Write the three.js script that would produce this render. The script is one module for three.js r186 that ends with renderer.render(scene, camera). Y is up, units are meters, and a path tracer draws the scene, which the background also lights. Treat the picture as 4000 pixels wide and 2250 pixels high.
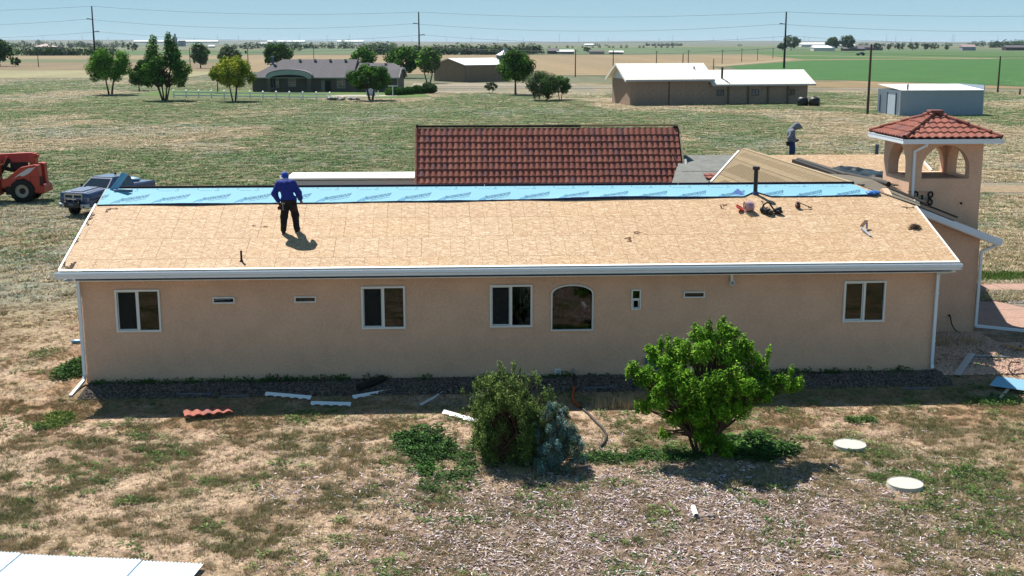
import * as THREE from 'three';
import { mergeGeometries, mergeVertices } from 'three/addons/utils/BufferGeometryUtils.js';
import { RoundedBoxGeometry } from 'three/addons/geometries/RoundedBoxGeometry.js';
import { MarchingCubes } from 'three/addons/objects/MarchingCubes.js';

// ---------- camera, sky, sun, exposure ----------
const scene = new THREE.Scene();
const camera = new THREE.PerspectiveCamera(26.81, 1024 / 576, 0.1, 90000);
camera.position.set(10.08, 9.344, 33.258);
{
  const p = THREE.MathUtils.degToRad(11.485), y = THREE.MathUtils.degToRad(3.177);
  camera.lookAt(10.08 + Math.sin(y) * Math.cos(p), 9.344 - Math.sin(p), 33.258 - Math.cos(y) * Math.cos(p));
}
const renderer = new THREE.WebGLRenderer({ antialias: true });
renderer.setSize(1024, 576);
renderer.toneMapping = THREE.LinearToneMapping;
renderer.toneMappingExposure = 1.85;
renderer.shadowMap.enabled = true;
{ // clear midday sky: pale at the horizon, deeper towards the zenith
  const w = 64, h = 1024, d = new Float32Array(w * h * 4);
  for (let j = 0; j < h; j++) {
    const el = (j + 0.5) / h * 180 - 90, t = Math.max(0, el);
    const a = Math.min(1, t / 5), b = Math.pow(Math.min(1, t / 90), 0.4);
    const hz = [0.285, 0.41, 0.46], lo = [0.215, 0.41, 0.51], ze = [0.014, 0.04, 0.115];
    for (let i = 0; i < w; i++) for (let k = 0; k < 3; k++) {
      const near = hz[k] + (lo[k] - hz[k]) * a;
      d[(j * w + i) * 4 + k] = near + (ze[k] - near) * b;
      d[(j * w + i) * 4 + 3] = 1;
    }
  }
  const sky = new THREE.DataTexture(d, w, h, THREE.RGBAFormat, THREE.FloatType);
  sky.mapping = THREE.EquirectangularReflectionMapping; sky.magFilter = THREE.LinearFilter; sky.minFilter = THREE.LinearFilter; sky.needsUpdate = true;
  scene.background = sky; scene.environment = sky;
}
const sun = new THREE.DirectionalLight(new THREE.Color().setRGB(1, 0.95, 0.86), 4.9);
sun.position.set(12 - 35, 100, -60);   // shadows run towards the camera and a little to the right
sun.target.position.set(12, 0, 0);
sun.castShadow = true; sun.shadow.radius = 1; sun.shadow.mapSize.set(4096, 4096);
Object.assign(sun.shadow.camera, { left: -60, right: 60, top: 60, bottom: -60, near: 1, far: 300 });
scene.add(sun, sun.target);

// ---------- helpers ----------
const V = (x, y, z) => new THREE.Vector3(x, y, z);
function rng(seed) { let a = seed >>> 0; return () => { a |= 0; a = a + 0x6D2B79F5 | 0; let t = Math.imul(a ^ a >>> 15, 1 | a); t = t + Math.imul(t ^ t >>> 7, 61 | t) ^ t; return ((t ^ t >>> 14) >>> 0) / 4294967296; }; }
const R = rng(7);
const rr = (a, b, r = R) => a + (b - a) * r();
const clamp = (v, a, b) => Math.max(a, Math.min(b, v));
const sm = (a, b, v) => { const t = clamp((v - a) / (b - a), 0, 1); return t * t * (3 - 2 * t); };
const lerp = (a, b, t) => a + (b - a) * t;
const mix3 = (a, b, t) => [lerp(a[0], b[0], t), lerp(a[1], b[1], t), lerp(a[2], b[2], t)];
function hash(i, j, s) { let h = Math.imul(i, 374761393) + Math.imul(j, 668265263) + Math.imul(s, 2147483647 ^ 0x5bd1e995); h = Math.imul(h ^ h >>> 13, 1274126177); return ((h ^ h >>> 16) >>> 0) / 4294967296; }
function vn(x, y, s = 0) { const i = Math.floor(x), j = Math.floor(y), u = x - i, v = y - j, a = u * u * (3 - 2 * u), b = v * v * (3 - 2 * v); return lerp(lerp(hash(i, j, s), hash(i + 1, j, s), a), lerp(hash(i, j + 1, s), hash(i + 1, j + 1, s), a), b); }
function fbm(x, y, o = 4, s = 0) { let t = 0, a = 0.5, n = 0; for (let k = 0; k < o; k++) { t += a * vn(x, y, s + k); n += a; x *= 2.03; y *= 2.03; a *= 0.5; } return t / n; }
const ALB = 0.66; // palette values are picked as seen in full sun at the photograph's exposure; this brings them to base colours
const lin = (r, g, b) => { const c = new THREE.Color().setRGB(r / 255, g / 255, b / 255, THREE.SRGBColorSpace); return [c.r * ALB, c.g * ALB, c.b * ALB]; };
const linG = (r, g, b) => lin(r, g, b).map((v, i) => v * [1.44, 1.4, 1.62][i]);   // dry ground, straw and leaves
function M(rgb, o = {}) { // sRGB 0-255 triple
  const P = o.transmission || o.clearcoat || o.sheen ? THREE.MeshPhysicalMaterial : THREE.MeshStandardMaterial;
  const m = new P({ roughness: 0.85, side: THREE.DoubleSide, ...o });
  m.color.setRGB(...lin(...rgb)); return m;
}
const Wh = (rgb, o) => { const m = M(rgb, o); m.color.multiplyScalar(1.4); return m; };   // white paint, metal and plastic
const used = {};
function numbered(n) { if (!(n in used)) { used[n] = 0; return n; } used[n]++; return n + '_' + String(used[n]).padStart(3, '0'); }
function tag(o, label, category, group, kind) { Object.assign(o.userData, { label, category }); if (group) o.userData.group = group; if (kind) o.userData.kind = kind; return o; }
function thing(name, label, category, pos = [0, 0, 0], turn = 0, group) { const o = new THREE.Group(); o.name = numbered(name); o.position.set(...pos); o.rotation.y = turn; tag(o, label, category, group); scene.add(o); return o; }
const plain = (g) => { const n = g.index ? g.toNonIndexed() : g; for (const k of Object.keys(n.attributes)) if (!['position', 'normal', 'uv', 'color'].includes(k)) n.deleteAttribute(k); if (!n.attributes.uv) n.setAttribute('uv', new THREE.BufferAttribute(new Float32Array(n.attributes.position.count * 2), 2)); return n; };
const merge = (gs) => { gs = gs.flat(Infinity).filter(Boolean).map(plain); if (gs.length === 1) return gs[0]; const col = gs.some(g => g.attributes.color); if (!col) gs.forEach(g => g.deleteAttribute('color')); return mergeGeometries(gs); };
function obj(name, geo, material, parent = scene) { const m = new THREE.Mesh(Array.isArray(geo) ? merge(geo) : geo, material); m.name = parent === scene ? numbered(name) : name; m.castShadow = m.receiveShadow = true; parent.add(m); return m; }
function struct(name, geo, material) { const m = obj(name, geo, material); m.userData.kind = 'structure'; return m; }
function boxUV(g, s = 1) { // uv in metres from positions and normals
  const p = g.attributes.position, n = g.attributes.normal, uv = new Float32Array(p.count * 2);
  for (let i = 0; i < p.count; i++) { const ax = Math.abs(n.getX(i)), ay = Math.abs(n.getY(i)), az = Math.abs(n.getZ(i)); const [u, v] = ay >= ax && ay >= az ? [p.getX(i), p.getZ(i)] : ax > az ? [p.getZ(i), p.getY(i)] : [p.getX(i), p.getY(i)]; uv[2 * i] = u * s; uv[2 * i + 1] = v * s; }
  g.setAttribute('uv', new THREE.BufferAttribute(uv, 2)); return g;
}
const bx = (w, h, d, x = 0, y = 0, z = 0, ry = 0, rx = 0, rz = 0) => { const g = new THREE.BoxGeometry(w, h, d); if (rx) g.rotateX(rx); if (rz) g.rotateZ(rz); if (ry) g.rotateY(ry); return g.translate(x, y, z); };
const rbx = (w, h, d, r, x = 0, y = 0, z = 0, ry = 0, rx = 0, rz = 0) => { const g = new RoundedBoxGeometry(w, h, d, 2, r); if (rx) g.rotateX(rx); if (rz) g.rotateZ(rz); if (ry) g.rotateY(ry); return g.translate(x, y, z); };
const cyl = (r0, r1, h, x = 0, y = 0, z = 0, n = 12, open = false) => new THREE.CylinderGeometry(r1, r0, h, n, 1, open).translate(x, y + h / 2, z);
function rod(a, b, r, r2 = r, n = 8) { const A = V(...a), B = V(...b), d = B.clone().sub(A), L = d.length(); const g = new THREE.CylinderGeometry(r2, r, L, n).translate(0, L / 2, 0); g.applyQuaternion(new THREE.Quaternion().setFromUnitVectors(V(0, 1, 0), d.normalize())); return g.translate(...a); }
function beam(a, b, w, h) { // box bar from a to b, w across, h along its own up
  const A = V(...a), B = V(...b), d = B.clone().sub(A), L = d.length(), m = new THREE.Matrix4(); const z = d.normalize(), x = V(0, 1, 0).cross(z); if (x.lengthSq() < 1e-6) x.set(1, 0, 0); x.normalize(); const y = z.clone().cross(x);
  m.makeBasis(x, y, z).setPosition(A.clone().add(B).multiplyScalar(0.5)); return new THREE.BoxGeometry(w, h, L).applyMatrix4(m);
}
function tube(pts, r, n = 48, rad = 8) { return new THREE.TubeGeometry(new THREE.CatmullRomCurve3(pts.map(p => V(...p))), n, r, rad); }
function extr(shape, depth, bevel = 0) { return new THREE.ExtrudeGeometry(shape, { depth, bevelEnabled: bevel > 0, bevelSize: bevel, bevelThickness: bevel, bevelSegments: 1, curveSegments: 16 }); }
const poly = (pts) => { const s = new THREE.Shape(); pts.forEach(([x, y], i) => i ? s.lineTo(x, y) : s.moveTo(x, y)); s.closePath(); return s; };
function quads(list) { // list of polygons given by 3D corners, each fanned, flat
  const p = []; for (const q of list) for (let i = 1; i < q.length - 1; i++) p.push(...q[0], ...q[i], ...q[i + 1]);
  const g = new THREE.BufferGeometry(); g.setAttribute('position', new THREE.Float32BufferAttribute(p, 3)); g.computeVertexNormals(); return g;
}
function slab(pts, t) { // thick sheet: pts top corners, thickness t straight down
  const b = pts.map(([x, y, z]) => [x, y - t, z]), l = [pts, [...b].reverse()]; for (let i = 0; i < pts.length; i++) { const j = (i + 1) % pts.length; l.push([pts[i], b[i], b[j], pts[j]]); } return boxUV(quads(l));
}
function basis(o, u, v, n) { return new THREE.Matrix4().makeBasis(V(...u), V(...v), V(...n)).setPosition(...o); }
function place(mesh, m4) { m4.decompose(mesh.position, mesh.quaternion, mesh.scale); return mesh; }
function setColor(g, rgb) { const n = g.attributes.position.count, a = new Float32Array(n * 3); for (let i = 0; i < n; i++) a.set(rgb, i * 3); g.setAttribute('color', new THREE.BufferAttribute(a, 3)); return g; }
function dataTex(size, fn, srgb = true, rep = true) { const d = new Uint8Array(size * size * 4); for (let j = 0; j < size; j++) for (let i = 0; i < size; i++) { const c = fn(i / size, j / size, i, j), k = (j * size + i) * 4; d[k] = clamp(c[0], 0, 255); d[k + 1] = clamp(c[1], 0, 255); d[k + 2] = clamp(c[2], 0, 255); d[k + 3] = 255; } const t = new THREE.DataTexture(d, size, size); if (srgb) t.colorSpace = THREE.SRGBColorSpace; if (rep) t.wrapS = t.wrapT = THREE.RepeatWrapping; t.magFilter = THREE.LinearFilter; t.minFilter = THREE.LinearMipmapLinearFilter; t.generateMipmaps = true; t.needsUpdate = true; return t; }
function pn(x, y, p, s) { // tiling value noise, period p cells
  const i = Math.floor(x), j = Math.floor(y), u = x - i, v = y - j, a = u * u * (3 - 2 * u), b = v * v * (3 - 2 * v), w = (k) => ((k % p) + p) % p; return lerp(lerp(hash(w(i), w(j), s), hash(w(i + 1), w(j), s), a), lerp(hash(w(i), w(j + 1), s), hash(w(i + 1), w(j + 1), s), a), b);
}
const pf = (u, v, p, o, s) => { let t = 0, a = 0.5, n = 0; for (let k = 0; k < o; k++) { t += a * pn(u * p, v * p, p, s + k); n += a; p *= 2; a *= 0.55; } return t / n; };
function canvasTex(w, h, draw) { const c = document.createElement('canvas'); c.width = w; c.height = h; draw(c.getContext('2d'), w, h); const t = new THREE.CanvasTexture(c); t.colorSpace = THREE.SRGBColorSpace; t.wrapS = t.wrapT = THREE.RepeatWrapping; return t; }

// ground level: the yard falls a little away from the house wall
const gy = (x, z) => -0.2 * sm(0.4, 2.2, z);

// ---------- textures ----------
const osbTex = canvasTex(1024, 1024, (c, w, h) => { // one 2.44 m square of strand board
  const q = rng(11); c.fillStyle = 'rgb(200,167,128)'; c.fillRect(0, 0, w, h);
  const tones = ['rgb(217,185,148)', 'rgb(207,171,132)', 'rgb(227,198,164)', 'rgb(188,149,110)', 'rgb(200,163,124)', 'rgb(178,139,102)', 'rgb(236,212,182)', 'rgb(211,177,140)'];
  for (let k = 0; k < 6500; k++) { const x = q() * w, y = q() * h, L = 16 + q() * 52, T = 3 + q() * 12, a = (q() - 0.5) * 1.7; c.fillStyle = tones[Math.floor(q() * 8)]; for (const dx of [0, -w]) for (const dy of [0, -h]) { if ((dx && x < w - 60) || (dy && y < h - 60)) continue; c.save(); c.translate(x + dx, y + dy); c.rotate(a); c.fillRect(-L / 2, -T / 2, L, T); c.restore(); } }
  c.fillStyle = 'rgba(130,88,52,0.42)'; for (let k = 1; k < 6; k++) c.fillRect(k * w / 6 - 3, 0, 6, h);     // printed nailing lines every 16 inches
  c.fillStyle = 'rgba(90,70,50,0.8)'; for (let k = 1; k < 6; k++) for (let y = 20; y < h; y += 128) c.fillRect(k * w / 6 - 2 + q() * 4, y + q() * 30, 4, 4);
});
const stuccoBump = dataTex(512, (u, v) => { const g = 255 * (0.6 * pf(u, v, 64, 3, 3) + 0.4 * pf(u, v, 16, 2, 9)); return [g, g, g]; }, false);
const stuccoTex = dataTex(512, (u, v) => { const g = 0.93 + 0.1 * (pf(u, v, 6, 4, 21) - 0.5) + 0.1 * (pf(u, v, 128, 2, 31) - 0.5); return [255 * g, 255 * g, 255 * g]; });
const speckTex = dataTex(512, (u, v) => { const g = 225 + 60 * (pf(u, v, 128, 2, 5) - 0.5) + 45 * (pf(u, v, 12, 4, 15) - 0.5); return [g, g, g]; });
const soilTex = dataTex(1024, (u, v) => { const a = pf(u, v, 20, 5, 41), b = pf(u, v, 160, 2, 47), c = pf(u, v, 60, 3, 51); const g = 0.84 + 0.34 * (a - 0.5) + 0.5 * (b - 0.5) + (c > 0.62 ? -0.16 : 0); return [255 * g, 255 * (g - 0.01 + 0.05 * (a - 0.5)), 255 * (g - 0.03)]; });
const soilBump = dataTex(512, (u, v) => { const g = 255 * pf(u, v, 24, 5, 61); return [g, g, g]; }, false);
const rep = (t, x, y = x) => { const c = t.clone(); c.repeat.set(x, y); c.needsUpdate = true; return c; };
// ---------- ground and fields ----------
const C = { sand: linG(190, 166, 134), straw: linG(162, 144, 108), orange: linG(172, 136, 96), olive: linG(116, 114, 76), green: linG(84, 108, 50), sage: linG(122, 128, 98), chip: linG(138, 118, 102), brown: linG(138, 114, 86), grey: linG(150, 146, 130), plot: linG(74, 94, 58), stub: linG(166, 132, 92) };
const chipsAmt = (x, z) => sm(1.35, 0.35, Math.hypot((x - 14.2) / 6.6, (z - 10.4) / 4.4) + 1.0 * (fbm(x * 0.5, z * 0.5, 3, 71) - 0.5)) * sm(5.2, 6.6, z);
const sandAmt = (x, z) => sm(0.48, 0.64, fbm(x * 0.8, z * 1.1, 4, 81) + (x < 8 && z > 6 ? 0.06 : 0) - (x > 17 ? 0.08 : 0));
const greenAmt = (x, z) => sm(0.5, 0.68, fbm(x * 0.9 + 9, z * 0.9, 4, 91) + 0.1 * sm(17, 20, x) * sm(4, 6, z) + 0.2 * sm(1.6, 0.4, Math.hypot((x - 0.2 - (2.9 - z) * 0.5) / 0.6, (z - 2.7) / 0.8)));
function yardColor(x, z) {
  let c = mix3(C.brown, C.straw, fbm(x * 0.8, z * 0.8, 4, 5));
  c = mix3(c, C.orange, 0.7 * sm(5.2, 3.2, z) * sm(-6, 0, x) * (0.5 + 0.5 * fbm(x, z, 3, 15)));
  c = mix3(c, C.sand, 0.9 * sandAmt(x, z)); c = mix3(c, C.olive, 0.35 * greenAmt(x, z)); c = mix3(c, C.chip, 0.85 * chipsAmt(x, z));
  return c;
}
function fieldColor(x, z) {
  const d = -z, n1 = fbm(x * 0.05 + 3, z * 0.034, 4, 101), n2 = fbm(x * 0.16, z * 0.14, 4, 111), n3 = fbm(x * 0.018, z * 0.024, 3, 121);
  let c = mix3(C.straw, C.grey, sm(0.42, 0.65, n2));
  const g = clamp(sm(0.46, 0.62, n1 + 0.08 * sm(60, 130, d) - 0.06 * sm(40, 15, d)) * 1.0 + 0.5 * sm(0.5, 0.7, n2), 0, 1);
  c = mix3(c, mix3(C.olive, C.green, sm(0.5, 0.7, n3)), g);
  c = mix3(c, C.sage, 0.5 * sm(0.5, 0.66, fbm(x * 0.05 + 40, z * 0.06, 3, 131)));
  c = mix3(c, C.green, 0.75 * sm(26, 10, Math.hypot((x + 44) * 0.55, (z + 168) * 1.0)));
  const k = Math.floor(z / 420 + 6 * vn(x * 0.0012, 3, 5)), f = fbm(x * 0.0016, z * 0.0009, 3, 151), wide = sm(230, 330, d);   // beyond the near pasture the land is cut into large plots
  c = mix3(c, mix3(C.olive, [C.green, C.plot, C.sage, C.plot][Math.floor(hash(k, 3, 9) * 3.99)], 0.25 + 0.6 * sm(0.3, 0.6, f)), 0.85 * wide);
  return c;
}
const groundColor = (x, z) => mix3(yardColor(x, z), fieldColor(x, z), Math.max(sm(-4, -12, z), sm(0, -5, x) * sm(2, -6, z)));
function graded(lo, hi, a, b, step, grow) { const l = []; for (let v = a; v <= b + 1e-6; v += step) l.push(v); let s = step, v = b; while (v < hi) { s *= grow; v += s; l.push(Math.min(v, hi)); } s = step; v = a; const f = []; while (v > lo) { s *= grow; v -= s; f.unshift(Math.max(v, lo)); } return [...f, ...l]; }
const groundMat = new THREE.MeshStandardMaterial({ vertexColors: true, roughness: 1, map: soilTex, bumpMap: rep(soilBump, 1), bumpScale: 0.05, side: THREE.DoubleSide });
{
  const xs = graded(-40000, 40000, -9, 31, 0.25, 1.045), zs = graded(-45000, 220, -4, 14, 0.25, 1.04), nx = xs.length, nz = zs.length;
  const p = new Float32Array(nx * nz * 3), c = new Float32Array(nx * nz * 3), uv = new Float32Array(nx * nz * 2), idx = [];
  for (let j = 0; j < nz; j++) for (let i = 0; i < nx; i++) { const k = j * nx + i, x = xs[i], z = zs[j]; p.set([x, gy(x, z), z], k * 3); c.set(groundColor(x, z), k * 3); uv.set([x / 4, z / 4], k * 2); if (i && j) { const a = k - nx - 1, b = k - nx, d = k - 1; idx.push(a, d, b, b, d, k); } }
  const g = new THREE.BufferGeometry(); g.setAttribute('position', new THREE.BufferAttribute(p, 3)); g.setAttribute('color', new THREE.BufferAttribute(c, 3)); g.setAttribute('uv', new THREE.BufferAttribute(uv, 2)); g.setIndex(idx); g.computeVertexNormals();
  struct('ground', g, groundMat);
}
function sheet(name, pts, y, rgb, opt = {}) { // flat field or road, pts [x,z], with streaked colour on its own grid
  const s = new THREE.ShapeGeometry(poly(pts.map(([x, z]) => [x, -z]))).rotateX(-Math.PI / 2).translate(0, y, 0);
  const q = s.attributes.position, uv = s.attributes.uv, k = opt.scale || 4; for (let i = 0; i < q.count; i++) uv.setXY(i, q.getX(i) / k, q.getZ(i) / (opt.scaleZ || k));
  return struct(name, s, M(rgb, { roughness: 1, map: opt.map || soilTex }));
}
const streakTex = dataTex(512, (u, v) => { const a = pf(u, v * 4, 4, 5, 201), b = pf(u, v, 64, 3, 211), r = pn(u * 6, v * 48, 6, 221); const g = 0.86 + 0.34 * (a - 0.5) + 0.22 * (b - 0.5) + 0.14 * (r - 0.5); return [255 * g, 255 * (g + 0.03 * (a - 0.5)), 255 * (g - 0.02)]; });
const cropTex = dataTex(512, (u, v) => { const a = pf(u, v, 8, 5, 231), b = pf(u, v, 128, 2, 241), r = 0.5 + 0.5 * Math.sin(v * Math.PI * 2 * 32 + 3 * a); const g = 0.84 + 0.3 * (a - 0.5) + 0.4 * (b - 0.5) + 0.06 * r; return [255 * (g - 0.02), 255 * g, 255 * (g - 0.06)]; });
sheet('stubble_field', [[-60, -372], [20, -322], [96, -318], [104, -364], [114, -443], [196, -612], [330, -672], [240, -890], [-150, -890]], 0.05, [168, 144, 108], { map: streakTex, scale: 70, scaleZ: 90 });
sheet('pale_grass_field', [[-700, -330], [-60, -300], [-60, -372], [-100, -393], [-700, -452]], 0.04, [172, 164, 124], { map: streakTex, scale: 50, scaleZ: 40 });
sheet('stubble_field', [[-700, -454], [-100, -395], [-62, -374], [-95, -560], [-700, -600]], 0.045, [150, 128, 96], { map: streakTex, scale: 60, scaleZ: 50 });
sheet('pasture_strip', [[-700, -602], [-95, -562], [-110, -660], [-700, -720]], 0.05, [112, 124, 80], { map: streakTex, scale: 60, scaleZ: 40 });
sheet('stubble_field', [[-700, -722], [-110, -662], [-148, -889], [-700, -889]], 0.045, [166, 146, 110], { map: streakTex, scale: 60, scaleZ: 60 });
sheet('green_crop_field', [[92, -292], [112, -268], [136, -227], [420, -190], [900, -300], [900, -720], [347, -664], [200, -605], [122, -445], [110, -366]], 0.05, [52, 116, 18], { map: cropTex, scale: 40 });
sheet('far_green_field', [[210, -640], [345, -690], [900, -760], [1300, -1230], [330, -1230], [250, -880]], 0.06, [78, 118, 44], { map: cropTex, scale: 60 });
sheet('far_green_field', [[-1500, -930], [-140, -905], [-180, -1290], [-1500, -1400]], 0.06, [86, 118, 62], { map: cropTex, scale: 60 });
sheet('far_green_field', [[-120, -1000], [420, -930], [900, -1500], [700, -2400], [-300, -2200]], 0.05, [100, 124, 78], { map: streakTex, scale: 300, scaleZ: 200 });
sheet('field_track', [[120, -446], [197, -613], [345, -672], [900, -735], [900, -742], [345, -682], [192, -622], [112, -450]], 0.08, [196, 178, 140]);
sheet('field_track', [[-700, -893], [240, -893], [330, -676], [341, -678], [250, -903], [-700, -903]], 0.09, [206, 190, 156]);
sheet('gravel_road', [[-20, -222], [30, -220], [70, -215], [130, -199], [260, -160], [260, -165], [130, -204], [70, -220], [30, -225], [-20, -227]], 0.06, [176, 168, 156]);
sheet('dirt_verge', [[70, -246], [112, -262], [134, -222], [250, -186], [250, -172], [130, -212], [70, -228]], 0.04, [168, 142, 100], { map: streakTex, scale: 30, scaleZ: 30 });
sheet('concrete_driveway', [[3, -207], [14, -205], [30, -197], [40, -190], [40, -187.5], [29, -194.5], [14, -202.5], [3, -204.5]], 0.03, [214, 202, 180]);
sheet('gravel_drive', [[26, -176], [40, -176], [52, -168], [52, -157], [38, -160], [31, -166]], 0.025, [206, 184, 158]);
sheet('gravel_drive', [[65, -150], [74, -147], [78, -143], [70, -141], [65, -146]], 0.025, [208, 188, 160]);
sheet('gravel_drive', [[3, -232], [40, -236], [40, -246], [20, -252], [3, -254]], 0.03, [190, 178, 160]);
sheet('dirt_road', [[14, -47], [44, -45.5], [70, -43], [140, -34], [140, -29.5], [70, -38.6], [44, -41.4], [14, -42.5]], 0.02, [190, 166, 134]);
sheet('lawn', [[-46, -190], [-30, -186], [-5, -181], [1, -176], [8, -182], [6, -196], [-2, -204], [-46, -214]], 0.03, [96, 128, 44], { map: cropTex, scale: 12 });
sheet('concrete_patio', [[-11, -186], [-9, -183], [-3, -182], [2, -184], [1, -188], [-8, -190]], 0.05, [224, 218, 206]);
// pink concrete walk beside the entry, laid as separate slabs, with a rock bed between its two runs
const walkMat = M([206, 166, 148], { map: speckTex, roughness: 0.9 });
{
  const w = thing('concrete_walk', 'pink concrete walk of wide slabs beside the entry wall', 'walkway', [27.5, 0, -4.9]);
  const W = (pts) => slab(pts.map(([x, z]) => [x - 27.5, 0.05, z + 4.9]), 0.12);
  obj('slab', W([[27.5, -4.9], [32, -4.9], [32, -6.3], [27.5, -6.3]]), walkMat, w);
  obj('slab', W([[27.5, -6.32], [31.4, -6.32], [30.9, -7.6], [27.5, -7.6]]), walkMat, w);
  obj('slab', W([[27.5, -7.62], [30.85, -7.62], [30.2, -9.0], [27.5, -9.0]]), walkMat, w);
  const v = thing('concrete_walk', 'narrow pink concrete path along the bright green verge', 'walkway', [30, 0, -11.6]);
  for (let k = 0; k < 6; k++) obj('slab', slab([[k * 1.5 - 1.5, 0.05, 0.65], [k * 1.5 - 0.02, 0.05, 0.65], [k * 1.5 - 0.02, 0.05, -0.65], [k * 1.5 - 1.5, 0.05, -0.65]], 0.12), walkMat, v);
}
{ const g = new THREE.PlaneGeometry(24.2, 1.3, 60, 10).rotateX(-Math.PI / 2).translate(12.2, 0, 0.68), p = g.attributes.position; for (let i = 0; i < p.count; i++) p.setY(i, gy(0, p.getZ(i)) + 0.008); g.computeVertexNormals(); boxUV(g, 0.25); struct('gravel_bed', g, M([70, 62, 60], { map: soilTex, roughness: 1 })); }  // wall shadow put into the bed colour, darker than the other rock beds
struct('rock_bed', slab([[24.3, 0.01, 0.4], [26.6, 0.01, -0.2], [27.6, 0.01, -2.9], [24.6, 0.01, -4.4]], 0.03), M([176, 148, 120], { map: soilTex, roughness: 1 }));
struct('rock_bed', slab([[27.6, 0.012, -10.9], [36, 0.012, -10.9], [36, 0.012, -8.6], [31.2, 0.012, -7.7], [30.3, 0.012, -9.05], [27.6, 0.012, -9.05]], 0.03), M([168, 158, 146], { map: soilTex, roughness: 1 }));
struct('rock_bed', slab([[28, 0.012, -13.0], [38, 0.012, -13.0], [38, 0.012, -12.3], [28, 0.012, -12.3]], 0.03), M([196, 182, 158], { map: soilTex, roughness: 1 }));
// ---------- the stucco house ----------
const stucco = Wh([234, 192, 164], { map: rep(stuccoTex, 0.25), bumpMap: rep(stuccoBump, 1.2), bumpScale: 0.012, roughness: 0.95 });
const white = Wh([232, 232, 228], { roughness: 0.55 });
const gutterMat = Wh([222, 230, 240], { roughness: 0.4 });
const vinyl = Wh([226, 226, 224], { roughness: 0.5 });
const darkIn = M([120, 98, 76]);
const glass = new THREE.MeshPhysicalMaterial({ color: 0xffffff, transmission: 1, roughness: 0.03, thickness: 0, ior: 1.52, side: THREE.DoubleSide });
glass.color.setRGB(0.16, 0.21, 0.23);
const screenMat = M([40, 42, 42], { transparent: true, opacity: 0.62, roughness: 0.9 });
const curtainMat = M([176, 182, 170], { roughness: 0.95 });
const osbMats = [0, 1, 2, 3].map(k => { const m = M([[255, 255, 255], [252, 250, 247], [254, 251, 246], [250, 247, 244]][k], { map: osbTex, roughness: 0.8 }); return m; });
const feltMat = M([128, 124, 118], { map: rep(speckTex, 0.4), roughness: 0.95 });
const S = Math.sqrt(0.1), K = 3 * S;        // 4-in-12 pitch: sin, cos
const house = thing('stucco_house', 'long tan stucco house with stripped plywood roof and white gutters', 'house');
const LEN = 24.15, EY = 3.304, EZ = 0.581, RIDGE = 5.17;
const onRoof = (x, t, n = 0) => [x, EY + t * S + n * K, EZ - t * K + n * S];
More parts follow.
